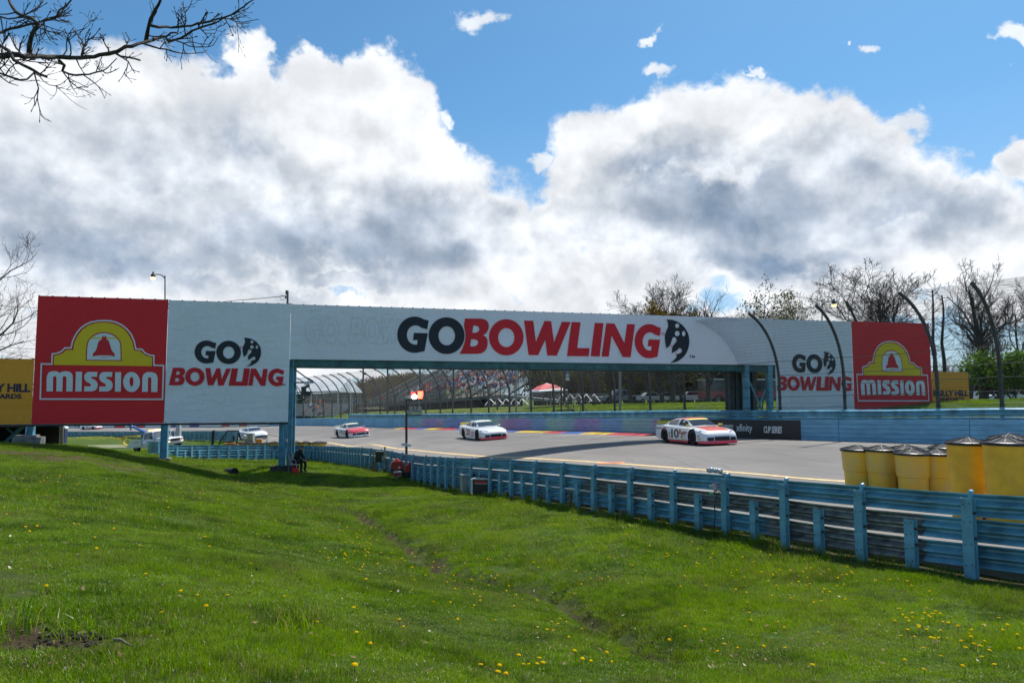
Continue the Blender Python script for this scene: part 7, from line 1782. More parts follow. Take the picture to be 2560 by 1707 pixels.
# rail end bucket in front of the truck
rt = thing('rail_end', 'curved light blue rail end piece in front of the tow truck', 'rail end', tuple(P(383, 1128, 44.5))); mb = MB(); q = P(384, 1118, 44.4); rows = []
for j in range(4): rows.append([(q.x + .34 * math.cos(t), q.y + .2 * math.sin(t), q.z - .35 + j * .24) for t in np.linspace(-2.9, .2, 10)])
mb.quadgrid(rows); mb.build('shell', BLUE, rt, world=True, smooth='all')
for i, (px, py, w_, h_, m_, lab) in enumerate(((609, 1092, .5, 1.0, TXTW, 'grey white generator cart with a lamp behind the left barrels'), (650, 1099, .9, .5, ORP, 'orange crate behind the left barrels'), (622, 1094, .8, 1.3, GREYB, 'grey machine cabinet behind the left barrels'))):
    pass
gc = thing('light_cart', 'grey equipment cart with a round lamp parked behind the left barrels', 'cart', tuple(P(622, 1106, 63))); mb = MB(); mb.box(P(624, 1096, 63), (.75, .5, .95)); mb.build('cabinet', GREYB, gc, world=True)
mb = MB(); mb.lathe([(.17, 0), (.24, .1), (.25, .2), (.001, .12)], n=16, c=tuple(P(611, 1093, 62.6)), axis='Y'); mb.build('round_lamp', WPL, gc, world=True); mb = MB(); mb.bar(P(640, 1101, 62.5), P(656, 1101, 62.5), .4, .3); mb.build('orange_box', ORP, gc, world=True)
mb = MB(); mb.tube([P(667, 1105, 62), P(669, 1086, 62), P(694, 1090, 62)], .03, n=5); mb.build('frame', LSTEEL, gc, world=True)
# ------------------------------------------------------------------ trees
BARK = pm('grey_bark', (.075, .065, .055), rough=.9, var=.25, scale=4, bump=.4, bscale=14); TWIG = pm('dark_twig_bark', (.042, .034, .03), rough=.9, var=.2, scale=4)
def leafmat(name, c, c2):
    if name in MATS: return MATS[name]
    mt = D.materials.new(name); mt.use_nodes = True; MATS[name] = mt; N = mt.node_tree.nodes; L = mt.node_tree.links; N.clear()
    o = N.new('ShaderNodeOutputMaterial'); d = N.new('ShaderNodeBsdfDiffuse'); t = N.new('ShaderNodeBsdfTranslucent'); mx = N.new('ShaderNodeMixShader'); mx.inputs[0].default_value = .45
    g = N.new('ShaderNodeNewGeometry'); n = N.new('ShaderNodeTexNoise'); n.inputs['Scale'].default_value = 1.2; n.inputs['Detail'].default_value = 4; L.new(g.outputs['Position'], n.inputs['Vector'])
    m = N.new('ShaderNodeMix'); m.data_type = 'RGBA'; m.inputs[6].default_value = (*c, 1); m.inputs[7].default_value = (*c2, 1)
    mr = N.new('ShaderNodeMapRange'); mr.inputs[1].default_value = .35; mr.inputs[2].default_value = .65; L.new(n.outputs['Fac'], mr.inputs[0]); L.new(mr.outputs[0], m.inputs[0])
    L.new(m.outputs[2], d.inputs[0]); L.new(m.outputs[2], t.inputs[0]); L.new(d.outputs[0], mx.inputs[1]); L.new(t.outputs[0], mx.inputs[2]); L.new(mx.outputs[0], o.inputs[0]); return mt
class Tree:
    def __init__(s, seed, H, spread=.5, stems=1, r0=None, levels=4, wig=.18, first=.3, kids=(5, 9), up=.25, leaf=None, nl=0, lsize=.12, thin=1.0, tips=None):
        s.r = random.Random(seed); s.trunk = MB(); s.crown = MB(); s.leaf = MB(); s.lv = levels; s.wig = wig; s.kids = kids; s.up = up; s.spread = spread; s.nl = nl; s.ls = lsize; s.first = first; s.H = H; s.thin = thin
        r0 = r0 or H * .022
        for k in range(stems):
            a = s.r.uniform(0, 6.28); t = (0 if stems == 1 else s.r.uniform(.12, .3)); d = Vector((math.cos(a) * t, math.sin(a) * t, 1)).normalized()
            s.grow(Vector((0, 0, -.15)), d, H * (.72 if stems == 1 else s.r.uniform(.6, .78)), r0 * (1 if stems == 1 else .72), 0)
    def rv(s): return Vector((s.r.gauss(0, 1), s.r.gauss(0, 1), s.r.gauss(0, 1)))
    def grow(s, p, d, L, r, lv):
        n = (8, 6, 5, 4, 3, 3)[lv]; pts = [p.copy()]; rad = [r]; seg = L / n; dd = d.copy()
        for i in range(n):
            dd = (dd + s.rv() * s.wig * (.45 if lv == 0 else 1) + Vector((0, 0, s.up * (.15 if lv == 0 else .5)))).normalized(); p = p + dd * seg; pts.append(p.copy())
            rad.append(r * (1 - .72 * ((i + 1) / n)) if lv < s.lv else r * (1 - .8 * (i + 1) / n))
        if lv == 0: rad[0] *= 1.35
        rad = [max(q, .006 * s.thin) for q in rad]
        (s.trunk if lv <= 1 else s.crown).tube(pts, rad, n=(9, 6, 4, 3, 3, 3)[lv], cap=False)
        if lv >= s.lv:
            if s.nl:
                for _ in range(s.nl):
                    q = pts[-1] + s.rv() * .22; a = s.rv().normalized(); b = a.cross(s.rv()).normalized(); sz_ = s.ls * s.r.uniform(.6, 1.3); s.leaf.poly([q - a * sz_, q + b * sz_ * .6, q + a * sz_, q - b * sz_ * .6])
            return
        nk = s.r.randint(*s.kids) if lv == 0 else (s.r.randint(6, 8) if lv == 1 else s.r.randint(4, 6) if lv == 2 else s.r.randint(4, 5))
        for k in range(nk):
            t = s.first + (1 - s.first) * (k + s.r.random()) / nk if lv == 0 else .18 + .82 * (k + s.r.random()) / nk
            i = min(n - 1, int(t * n)); f = t * n - i; q = pts[i].lerp(pts[i + 1], f); base = (pts[i + 1] - pts[i]).normalized()
            o = base.orthogonal().normalized(); o = Matrix.Rotation(k * 2.4 + s.r.uniform(-.5, .5) + L, 3, base) @ o; an = s.r.uniform(.45, .95) * (s.spread * 2 if lv == 0 else 1)
            nd = (base * math.cos(an) + o * math.sin(an)).normalized()
            s.grow(q, nd, L * s.r.uniform(.42, .68) * (1.1 - .45 * t), max(rad[i] * .55, .006), lv + 1)
    def mesh(s, name, leafm=None):
        return (s.trunk.build(name, BARK, smooth='all', link=False), s.crown.build(name, TWIG, link=False), s.leaf.build(name, leafm, link=False) if s.nl else None)
def put_tree(label, meshes, x, y, rz=0.0, sc=1.0, name='bare_tree', group='trees beyond the far wall', z=None, sz_=None):
    t = thing(name, label, 'tree', (x, y, gz(x, y) if z is None else z), rz, group)
    for nm, me_ in zip(('trunk', 'crown', 'leaves'), meshes):
        if me_: link_mesh(nm, me_, t, scale=(sc, sc, sz_ or sc))
    return t
OLV = leafmat('spring_leaves_olive', (.13, .13, .025), (.07, .075, .015)); GRN = leafmat('spring_leaves_green', (.13, .23, .03), (.06, .12, .015)); PUR = leafmat('purple_blossom', (.16, .04, .07), (.08, .02, .03)); MST = leafmat('mustard_leaves', (.16, .11, .015), (.09, .06, .01))
TA = Tree(3, 17, spread=.42, stems=3, levels=4, kids=(6, 8), first=.22, thin=2.5).mesh('tree_a')
TB = Tree(11, 18, spread=.5, stems=2, levels=4, kids=(7, 9), first=.25, wig=.2, thin=2.5).mesh('tree_b')
TC = Tree(19, 19, spread=.55, stems=1, r0=.5, levels=4, kids=(9, 11), first=.2, wig=.22, thin=2.5).mesh('tree_c')
TD = Tree(27, 13, spread=.35, stems=1, levels=3, kids=(9, 12), first=.25, nl=4, lsize=.13, thin=1.4).mesh('tree_d', OLV)
TE = Tree(33, 12, spread=.32, stems=1, levels=3, kids=(8, 11), first=.3, thin=1.4).mesh('tree_e')
TF = Tree(41, 5, spread=.5, stems=2, levels=3, kids=(8, 10), first=.15, nl=5, lsize=.11).mesh('tree_f', GRN)
TG = Tree(43, 4.2, spread=.5, stems=2, levels=3, kids=(8, 10), first=.15, nl=6, lsize=.08).mesh('tree_g', PUR)
TH = Tree(47, 8, spread=.45, stems=3, levels=3, kids=(8, 10), first=.15, nl=12, lsize=.12).mesh('tree_h', MST)
def tr(label, m, px, base, Y, rz, top, H, name='bare_tree', wid=1.0, group='trees beyond the far wall'):
    q = P(px, base, Y); z = gz(q.x, Y); h = P(px, top, Y).z - z; s_ = h / H; t = put_tree(label, m, q.x, Y, rz, s_ * wid, name, sz_=s_, group=group); return t
def mh(m):
    return max(max(v.co.z for v in me_.vertices) for me_ in m if me_)
HA, HB, HC, HD, HE, HF, HG, HH = map(mh, (TA, TB, TC, TD, TE, TF, TG, TH))
tr('broad bare tree rising above the bridge left of the leafy one, left stem group', TA, 1625, 1007, 100, .3, 692, HA)
tr('bare forked tree directly right of the leftmost bare tree above the bridge', TB, 1685, 1007, 98, 1.4, 686, HB, wid=1.0)
tr('mustard leaved small tree low between the two bare trees above the bridge', TH, 1700, 1007, 92, 2, 752, HH, name='leafy_tree')
tr('small thin bare tree in the gap left of the leafy tree', TE, 1782, 1007, 100, 2.2, 728, HE, wid=1.3)
tr('thin bare tree just left of the leafy tree', TE, 1812, 1007, 105, .6, 742, HE, wid=1.1)
tr('tall tree with sparse olive spring leaves above the bridge right end', TD, 1880, 1007, 90, .5, 696, HD, name='leafy_tree', wid=1.15)
tr('short olive leaved tree behind the first curved fence post', TD, 1965, 1007, 100, 2.5, 735, HD, name='leafy_tree')
tr('pale thin tree with few leaves beside the right lamp', TD, 2028, 1007, 110, 4, 708, HD, name='leafy_tree', wid=.75)
tr('low olive leaved tree behind the right end of the bridge', TD, 1925, 1007, 110, 1, 760, HD, name='leafy_tree')
tr('large spreading bare tree behind the right GO BOWLING banner', TB, 2165, 1007, 84, 3.6, 638, HB, wid=1.45)
tr('bare tree between the large spreading tree and the two slim trunks', TA, 2262, 1007, 88, 2.0, 676, HA, wid=1.0)
tr('huge bare tree with thick trunk at the right edge', TC, 2458, 1010, 74, 1.2, 634, HC, wid=1.0)
tr('bare tree leaning left of the huge thick trunked one', TA, 2425, 1009, 80, 4.4, 700, HA, wid=.8)
tr('bare tree cut by the right edge behind the huge one', TB, 2590, 1008, 82, 5.2, 690, HB, wid=.9)
tr('bright green leafed small tree at the right edge', TF, 2542, 1014, 62, .4, 862, HF, name='leafy_tree', wid=1.25, group='small flowering trees at right')
tr('purple blossomed small tree left of the bright green one', TG, 2498, 1010, 70, .4, 878, HG, name='flowering_tree', wid=1.2, group='small flowering trees at right')
for px, ty, lab in ((2342, 725, 'left of two slim straight trunks beside the red right banner'), (2366, 738, 'right of two slim straight trunks beside the red right banner')):
    q = P(px, 1008, 78); z = gz(q.x, 78); h = P(px, ty, 78).z - z
    t = thing('bare_tree', lab, 'tree', (q.x, 78, z), 0, 'trees beyond the far wall'); r_ = random.Random(px); mb = MB(); pts = [(r_.gauss(0, .08), r_.gauss(0, .08), h * i / 9) for i in range(10)]; mb.tube(pts, [.27 - .022 * i for i in range(10)], n=8); mb.build('trunk', BARK, t, smooth='all')
    mb = MB()
    for i in range(40): a = r_.uniform(0, 6.28); zz = h * r_.uniform(.25, .98); l = r_.uniform(.5, 1.8); mb.tube([(0, 0, zz), (math.cos(a) * l * .6, math.sin(a) * l * .6, zz + l * .35), (math.cos(a) * l, math.sin(a) * l, zz + l * .8)], [.04, .025, .012], n=3, cap=False)
    mb.build('crown', TWIG, t)
# trunks seen through the opening right of the grandstand (upper parts hide behind the banner)
k = 0
for px, Y, sc_, m_, h_ in ((1486, 92, 1.0, TE, HE), (1497, 100, .9, TE, HE), (1527, 88, .9, TA, HA), (1578, 86, 1.1, TC, HC), (1655, 78, 1.15, TB, HB), (1681, 74, 1.1, TC, HC), (1706, 80, .9, TA, HA), (1772, 78, 1.0, TC, HC), (1800, 95, .8, TE, HE), (1450, 104, .9, TE, HE), (1835, 98, .9, TD, HD)):
    q = P(px, 1006, Y); z = gz(q.x, Y); top = 800 if px < 1600 else 770; s_ = (P(px, top, Y).z - z) / h_
    lab = ['slender trunk left of the accessible parking sign poles', 'second slender trunk right of the sign pole', 'trunk rising behind the pickup bonnet', 'stout trunk above the silver pickup cargo bed', 'trunk left of the thickest pair right of the pickup', 'thick trunk in the middle of the right opening', 'darker trunk close right of the thick one', 'thick trunk left of the coach', 'thin trunk just left of the coach roof', 'thin trunk behind the red canopy right corner', 'leafy thin tree behind the coach'][k]
    put_tree(lab, m_, q.x, Y, k * 1.3, s_, group='trees seen through the bridge opening', sz_=s_); k += 1
# left edge: a tree standing just outside the frame whose branches reach in
TL = Tree(57, 14, spread=.8, stems=2, levels=4, kids=(10, 12), first=.28, wig=.2, thin=.9).mesh('tree_l')
x_, y_ = P(-150, 900, 38).x, 38; put_tree('bare tree standing outside the left edge whose twigs reach over the orange banner', TL, x_, y_, .8, 1.0, group='trees at left')
# far woods: one joined mass of small bare trees on rising ground
def mass(name, metas, inst, mats):
    V = []; F = []; MI = []; off = 0
    base = []
    for m_ in metas:
        for j, me_ in enumerate(m_):
            if me_ is None: continue
            v = np.zeros(len(me_.vertices) * 3); me_.vertices.foreach_get('co', v); fl = [tuple(p.vertices) for p in me_.polygons]; base.append((metas.index(m_), j, v.reshape(-1, 3), np.array([f if len(f) == 4 else f + (f[-1],) for f in fl])))
    for (k_, x, y, z, s_, rz) in inst:
        c, s2 = math.cos(rz), math.sin(rz)
        for kk, j, v, f in base:
            if kk != k_: continue
            q = v * s_; q = np.stack([q[:, 0] * c - q[:, 1] * s2 + x, q[:, 0] * s2 + q[:, 1] * c + y, q[:, 2] + z], 1); V.append(q); F.append(f + off); MI += [j if len(mats) > j else 0] * len(f); off += len(q)
    V = np.concatenate(V); F = np.concatenate(F)
    me = D.meshes.new(name); me.vertices.add(len(V)); me.vertices.foreach_set('co', V.astype(np.float32).ravel()); me.loops.add(len(F) * 4); me.loops.foreach_set('vertex_index', F.ravel().astype(np.int32)); me.polygons.add(len(F))
    me.polygons.foreach_set('loop_start', np.arange(0, len(F) * 4, 4, dtype=np.int32))
    for m_ in mats: me.materials.append(m_)
    me.polygons.foreach_set('material_index', MI); me.update(calc_edges=True); me.validate()
    return link_mesh(name, me)
W1 = [Tree(60 + i, 9, spread=.4, stems=1, levels=2, kids=(12, 16), first=.1, nl=2 if i != 1 else 0, lsize=.28, thin=3.0).mesh('w%d' % i, MST if i == 0 else OLV) for i in range(3)]
HAZT = pm('far_wood_bark', (.13, .11, .10), rough=.95, var=.2)
inst = []; r_ = random.Random(5)
def hill(px, Y): return max(0.0, (Y - 175) * .035)
for i in range(330):
    px = r_.uniform(800, 1120); Y = r_.uniform(190, 300); x = P(px, 990, Y).x
    zt = np.interp(px, [800, 830, 905, 985, 1075, 1120], [1000, 980, 945, 932, 925, 922]); ztop = P(px, zt, Y).z + r_.uniform(-3, .3); h = r_.uniform(8, 11)
    inst.append((r_.randrange(3), x, Y, ztop - h, h / 9, r_.uniform(0, 6)))
w_ = mass('far_wood', W1, inst, [HAZT, HAZT, leafmat('far_wood_buds', (.16, .13, .07), (.10, .09, .05))]); tag(w_, 'brown and olive wood covering the far hill left of the grandstand', 'woodland', kind='stuff')
inst = []
for i in range(300):
    px = r_.uniform(1330, 1960); Y = r_.uniform(112, 165); x = P(px, 990, Y).x; h = r_.uniform(6, 10); inst.append((r_.randrange(3), x, Y, gz(x, Y) - .3, h / 9, r_.uniform(0, 6)))
w_ = mass('woodland_edge', W1, inst, [TWIG, TWIG, OLV]); tag(w_, 'brown scrubby wood behind the silver pickup and coach', 'woodland', kind='stuff')
inst = []
for i in range(170):
    px = r_.uniform(2330, 2800); Y = r_.uniform(120, 170); x = P(px, 990, Y).x; h = r_.uniform(5, 8.5); inst.append((1, x, Y, gz(x, Y) - .3, h / 9, r_.uniform(0, 6)))
for i in range(260):
    px = r_.uniform(-900, 330); Y = r_.uniform(230, 320); x = P(px, 990, Y).x; h = r_.uniform(8, 12); inst.append((r_.randrange(3), x, Y, EZ - 9, h / 9, r_.uniform(0, 6)))
w_ = mass('hedge_wood', W1, inst, [TWIG, TWIG, OLV]); tag(w_, 'low dark scrub behind the trees at the right edge', 'woodland', kind='stuff')
# hill under the far wood
HILLM = pm('hill_brown_ground', (.12, .10, .065), rough=.95, var=.3, scale=.08)
mb = MB(); rows = []
for j in range(12):
    Y = 185 + j * 14; row = []
    for i in range(20):
        px = 700 + i * 30; x = P(px, 990, Y).x; zt = np.interp(px, [700, 800, 830, 905, 985, 1075, 1270], [1016, 1012, 1000, 975, 962, 955, 985]); zz = P(px, zt, 300).z; zb = P(px, 1022, 185).z; row.append((x, Y, zb + (zz - zb) * min(1, j / 8)))
    rows.append(row)
mb.quadgrid(rows); o = mb.build('hill', HILLM, smooth='all'); tag(o, kind='structure')

# ------------------------------------------------------------------ overhead branch (tree stands left of the camera)
ov = thing('bare_tree', 'bare tree outside the top left corner with a thick limb reaching across the sky', 'tree', (-11.0, 6.2, gz(-11, 6.2)))
LIMB = [([(-420, 150), (-200, 150), (-60, 141), (0, 140), (70, 141), (130, 142), (200, 145), (250, 140), (290, 130), (330, 115), (365, 105), (400, 95), (412, 94), (421, 104), (440, 100), (480, 80), (530, 60), (560, 47)], 19, 3.2, 6.6),
        ([(365, 106), (372, 72), (378, 50), (386, 24), (405, -8), (415, -60)], 8.5, 3, 6.5), ([(378, 66), (430, 68), (480, 62), (560, 46), (592, 28), (636, 0), (660, -15)], 6, 2, 6.45), ([(362, 110), (400, 122), (450, 132), (490, 134), (520, 126)], 4.2, 1.6, 6.7),
        ([(72, 138), (72, 115), (85, 85), (94, 60), (80, 47), (55, 40), (30, 22), (22, -6), (20, -40)], 9.5, 5, 6.8), ([(-30, 88), (0, 82), (30, 72), (80, 60), (125, 48), (150, 28), (178, 0), (190, -20)], 6.5, 2.5, 6.9), ([(203, 138), (212, 120), (205, 100), (185, 76)], 5, 2, 6.5),
        ([(-40, 90), (0, 115), (20, 130), (36, 150), (60, 162), (84, 178), (100, 186), (117, 193)], 8, 5.5, 6.3), ([(-30, 182), (0, 185), (30, 195), (65, 197), (86, 182)], 5, 4, 6.4), ([(150, 150), (162, 160), (160, 175), (172, 186), (190, 188), (240, 182), (270, 170), (292, 148)], 6, 1.6, 6.4),
        ([(288, 134), (320, 145), (352, 152)], 4.5, 4, 6.6), ([(412, 94), (430, 84), (443, 81)], 4, 3.4, 6.6), ([(86, 182), (110, 204), (140, 214), (165, 200), (185, 190)], 2.4, 1.2, 6.35), ([(440, 103), (475, 116), (520, 118), (545, 98)], 3, 1.4, 6.5), ([(560, 47), (590, 56), (625, 57), (645, 48)], 2.6, 1.2, 6.4),
        ([(-20, 40), (20, 48), (60, 40), (95, 20), (110, -5)], 4, 2, 7.0), ([(170, 186), (172, 200), (185, 220), (190, 235)], 2.4, 1.2, 6.4), ([(0, 190), (20, 206), (45, 214)], 3, 1.4, 6.3), ([(100, 60), (130, 72), (160, 80), (178, 90)], 2.4, 1.2, 6.8), ([(25, 150), (40, 175), (55, 190)], 2.5, 1.5, 6.3)]
r_ = random.Random(77); mbT = MB(); twg = MB()
def twig(p, d, L, r, lv):
    pts = [p]; n = 4; dd = Vector(d)
    for i in range(n):
        dd = (dd + Vector((r_.gauss(0, .28), r_.gauss(0, .12), r_.gauss(0, .28) + .10))).normalized(); pts.append(pts[-1] + dd * L / n)
    twg.tube(pts, [r, r * .9, r * .78, r * .66, r * .52], n=4, cap=False)
    if L < .30: twg.tube([pts[-1], pts[-1] + dd * .018, pts[-1] + dd * .036], [r * .45, max(r * .95, .0032), .0012], n=5)
    if lv < 2:
        for k in range(r_.randint(1, 3)):
            i = r_.randint(1, n - 1); a = r_.choice((-1, 1)) * r_.uniform(.5, 1.1); b = (pts[i + 1] - pts[i]).normalized(); nd = Vector((b.x * math.cos(a) - b.z * math.sin(a), b.y + r_.gauss(0, .3), b.x * math.sin(a) + b.z * math.cos(a))).normalized()
            twig(pts[i], nd, L * r_.uniform(.4, .65), r * .68, lv + 1)
for pts, w0, w1, Y in LIMB:
    ln, _ = spline([(a, b) for a, b in pts], 14); n = len(ln); P3 = []
    for i, (a, b) in enumerate(ln): q = P(a, b, Y + .25 * math.sin(i * .35 + w0)); P3.append(q + Vector((r_.gauss(0, .006), 0, r_.gauss(0, .006))))
    rr = [1.22 * max(.002, (w0 + (w1 - w0) * i / (n - 1)) / 2 * Y / FPX * (1 + .08 * math.sin(i * 1.9))) for i in range(n)]
    mbT.tube(P3, rr, n=9 if w0 > 5 else 5)
    L_ = sum((P3[i + 1] - P3[i]).length for i in range(n - 1)); nt = int(L_ * (5.5 if w0 < 7 else 4))
    for k in range(nt):
        t = r_.uniform(.12, 1); i = min(n - 2, int(t * (n - 1))); b = (P3[i + 1] - P3[i]).normalized(); a = r_.choice((-1, 1)) * r_.uniform(.5, 1.2)
        nd = Vector((b.x * math.cos(a) - b.z * math.sin(a), r_.gauss(0, .35), b.x * math.sin(a) + b.z * math.cos(a))).normalized()
        if pts[0][0] < -100 and P3[i].x < P(-60, 0, Y).x: continue
        twig(P3[i], nd, r_.uniform(.12, .34), min(rr[i] * .75, .0075), 0 if r_.random() < .5 else 1)
LB_ = P(-420, 150, 6.6)
mbT.tube([(-11, 6.2, gz(-11, 6.2) - .2), (-10.8, 6.3, 2.5), (-10.6, 6.4, LB_.z - .8), (-10.2, 6.4, LB_.z + 1.5), (-9.8, 6.0, LB_.z + 4)], [.34, .28, .25, .2, .12], n=14); mbT.tube([(-10.6, 6.4, LB_.z - .9), (-9, 6.5, LB_.z - .2), tuple(LB_)], [.13, .075, 19 / 2 * 6.6 / FPX], n=9)
mbT.build('limb', pm('near_bark', (.055, .043, .036), rough=.9, var=.3, scale=12, bump=.6, bscale=40), ov, world=True, smooth='all'); twg.build('twigs', TWIG, ov, world=True)

# ------------------------------------------------------------------ grass
def grass_mat():
    mt = D.materials.new('grass_blades'); mt.use_nodes = True; N = mt.node_tree.nodes; L = mt.node_tree.links; N.clear()
    def mix(f, a, c):
        n = N.new('ShaderNodeMix'); n.data_type = 'RGBA'
        for i, x in ((0, f), (6, a), (7, c)):
            if isinstance(x, tuple): n.inputs[i].default_value = (*x, 1)
            elif isinstance(x, float): n.inputs[i].default_value = x
            else: L.new(x, n.inputs[i])
        return n.outputs[2]
    def mr(x, a, c, d=0.0, e=1.0):
        n = N.new('ShaderNodeMapRange'); n.inputs[1].default_value = a; n.inputs[2].default_value = c; n.inputs[3].default_value = d; n.inputs[4].default_value = e; L.new(x, n.inputs[0]); return n.outputs[0]
    g = N.new('ShaderNodeNewGeometry')
    def nz(s, d=5, r=.6): n = N.new('ShaderNodeTexNoise'); n.inputs['Scale'].default_value = s; n.inputs['Detail'].default_value = d; n.inputs['Roughness'].default_value = r; L.new(g.outputs['Position'], n.inputs['Vector']); return n.outputs['Fac']
    at = N.new('ShaderNodeAttribute'); at.attribute_name = 'tone'
    c = mix(mr(at.outputs['Fac'], 0, 1), (.055, .135, .004), (.235, .375, .009))
    c = mix(mr(nz(.33, 4), .42, .60, 0, .55), c, (.27, .40, .012)); c = mix(mr(nz(.8, 4), .50, .64, 0, .7), c, (.04, .095, .006)); c = mix(mr(nz(3.2, 5, .7), .50, .66, 0, .55), c, (.035, .08, .006))
    c2 = mix(mr(nz(1.7, 7, .7), .57, .72, 0, .75), c, (.13, .125, .045))
    dry = N.new('ShaderNodeMath'); dry.operation = 'GREATER_THAN'; L.new(mr(nz(.55, 6, .7), .45, .72, .95, .60), dry.inputs[1]); L.new(at.outputs['Fac'], dry.inputs[0])
    c3 = mix(dry.outputs[0], c2, (.30, .25, .13))
    o = N.new('ShaderNodeOutputMaterial'); d = N.new('ShaderNodeBsdfDiffuse'); t = N.new('ShaderNodeBsdfTranslucent'); gl = N.new('ShaderNodeBsdfGlossy'); gl.inputs['Roughness'].default_value = .38; gl.inputs[0].default_value = (.8, .9, .8, 1)
    m1 = N.new('ShaderNodeMixShader'); m1.inputs[0].default_value = .5; m2 = N.new('ShaderNodeMixShader'); m2.inputs[0].default_value = .03
    hs = N.new('ShaderNodeHueSaturation'); hs.inputs['Saturation'].default_value = 1.3; hs.inputs['Value'].default_value = 1.25; L.new(c3, hs.inputs['Color'])
    L.new(c3, d.inputs[0]); L.new(hs.outputs[0], t.inputs[0]); L.new(d.outputs[0], m1.inputs[1]); L.new(t.outputs[0], m1.inputs[2]); L.new(m1.outputs[0], m2.inputs[1]); L.new(gl.outputs[0], m2.inputs[2]); L.new(m2.outputs[0], o.inputs[0])
    return mt
GBM = grass_mat()
def patch(seed, size, n, h0, h1, w):
    r = np.random.RandomState(seed); V = []; F = []; TN = []
    for i in range(n):
        x, y = r.uniform(-size / 2, size / 2, 2); a = r.uniform(0, 6.283); h = r.uniform(h0, h1) * (.55 if r.rand() < .35 else 1); ln = h * r.uniform(.15, .85); b = r.uniform(0, 6.283)
        ww = w * r.uniform(.7, 1.3); dx, dy = math.cos(a) * ww / 2, math.sin(a) * ww / 2; lx, ly = math.cos(b) * ln, math.sin(b) * ln; k = len(V); hh = math.sqrt(max(h * h - ln * ln * .6, h * h * .2))
        V += [(x - dx, y - dy, -.01), (x + dx, y + dy, -.01), (x - dx * .8 + lx * .3, y - dy * .8 + ly * .3, hh * .6), (x + dx * .8 + lx * .3, y + dy * .8 + ly * .3, hh * .6), (x + lx, y + ly, hh)]
        F += [(k, k + 1, k + 3, k + 2), (k + 2, k + 3, k + 4)]; TN += [r.rand()] * 5
    me = D.meshes.new('grass_patch'); me.from_pydata(V, [], F); me.materials.append(GBM); a_ = me.attributes.new('tone', 'FLOAT', 'POINT'); a_.data.foreach_set('value', np.array(TN, np.float32))
    return D.objects.new('grass_patch', me)
def scatter(name, label, srcs, pts, rots, scls, var):
    me = D.meshes.new(name); me.from_pydata([tuple(p) for p in pts], [], [])
    a = me.attributes.new('rot', 'FLOAT_VECTOR', 'POINT'); a.data.foreach_set('vector', np.array(rots, np.float32).ravel())
    a = me.attributes.new('scl', 'FLOAT_VECTOR', 'POINT'); a.data.foreach_set('vector', np.array(scls, np.float32).ravel())
    a = me.attributes.new('vr', 'INT', 'POINT'); a.data.foreach_set('value', np.array(var, np.int32))
    o = link_mesh(name, me); tag(o, label, 'grass', kind='stuff')
    ng = D.node_groups.new(name, 'GeometryNodeTree'); ng.interface.new_socket('Geometry', in_out='INPUT', socket_type='NodeSocketGeometry'); ng.interface.new_socket('Geometry', in_out='OUTPUT', socket_type='NodeSocketGeometry')
    N = ng.nodes; L = ng.links; gi = N.new('NodeGroupInput'); go = N.new('NodeGroupOutput'); jn = N.new('GeometryNodeJoinGeometry')
    def na(nm, ty): n = N.new('GeometryNodeInputNamedAttribute'); n.data_type = ty; n.inputs['Name'].default_value = nm; return n.outputs['Attribute']
    ra, sa_, va = na('rot', 'FLOAT_VECTOR'), na('scl', 'FLOAT_VECTOR'), na('vr', 'INT')
    e2r = N.new('FunctionNodeEulerToRotation'); L.new(ra, e2r.inputs[0])
    for i, s_ in enumerate(srcs):
        oi = N.new('GeometryNodeObjectInfo'); oi.inputs['Object'].default_value = s_; oi.inputs['As Instance'].default_value = True
        cm = N.new('FunctionNodeCompare'); cm.data_type = 'INT'; cm.operation = 'EQUAL'; L.new(va, cm.inputs['A'] if 'A' in cm.inputs else cm.inputs[2]); 
        for inp in cm.inputs:
            if inp.type == 'INT' and inp.name == 'B': inp.default_value = i
        for inp in cm.inputs:
            if inp.type == 'INT' and inp.name == 'A' and not inp.is_linked: L.new(va, inp)
        ip = N.new('GeometryNodeInstanceOnPoints'); L.new(gi.outputs[0], ip.inputs['Points']); L.new(cm.outputs[0], ip.inputs['Selection']); L.new(oi.outputs['Geometry'], ip.inputs['Instance']); L.new(e2r.outputs[0], ip.inputs['Rotation']); L.new(sa_, ip.inputs['Scale']); L.new(ip.outputs[0], jn.inputs[0])
    L.new(jn.outputs[0], go.inputs[0]); md = o.modifiers.new('grass', 'NODES'); md.node_group = ng
    return o
BARE = [(SPOTC[k], r) for k, r in (((190, 1608), .5), ((150, 1626), .4), ((250, 1580), .3), ((1700, 1530), .35))]
def bare_dist(X, Y):
    d_ = np.full(np.shape(X), 99.0)
    for c, r in BARE: d_ = np.minimum(d_, np.hypot(X - c.x, (Y - c.y) * 1.6) - r)
    return d_
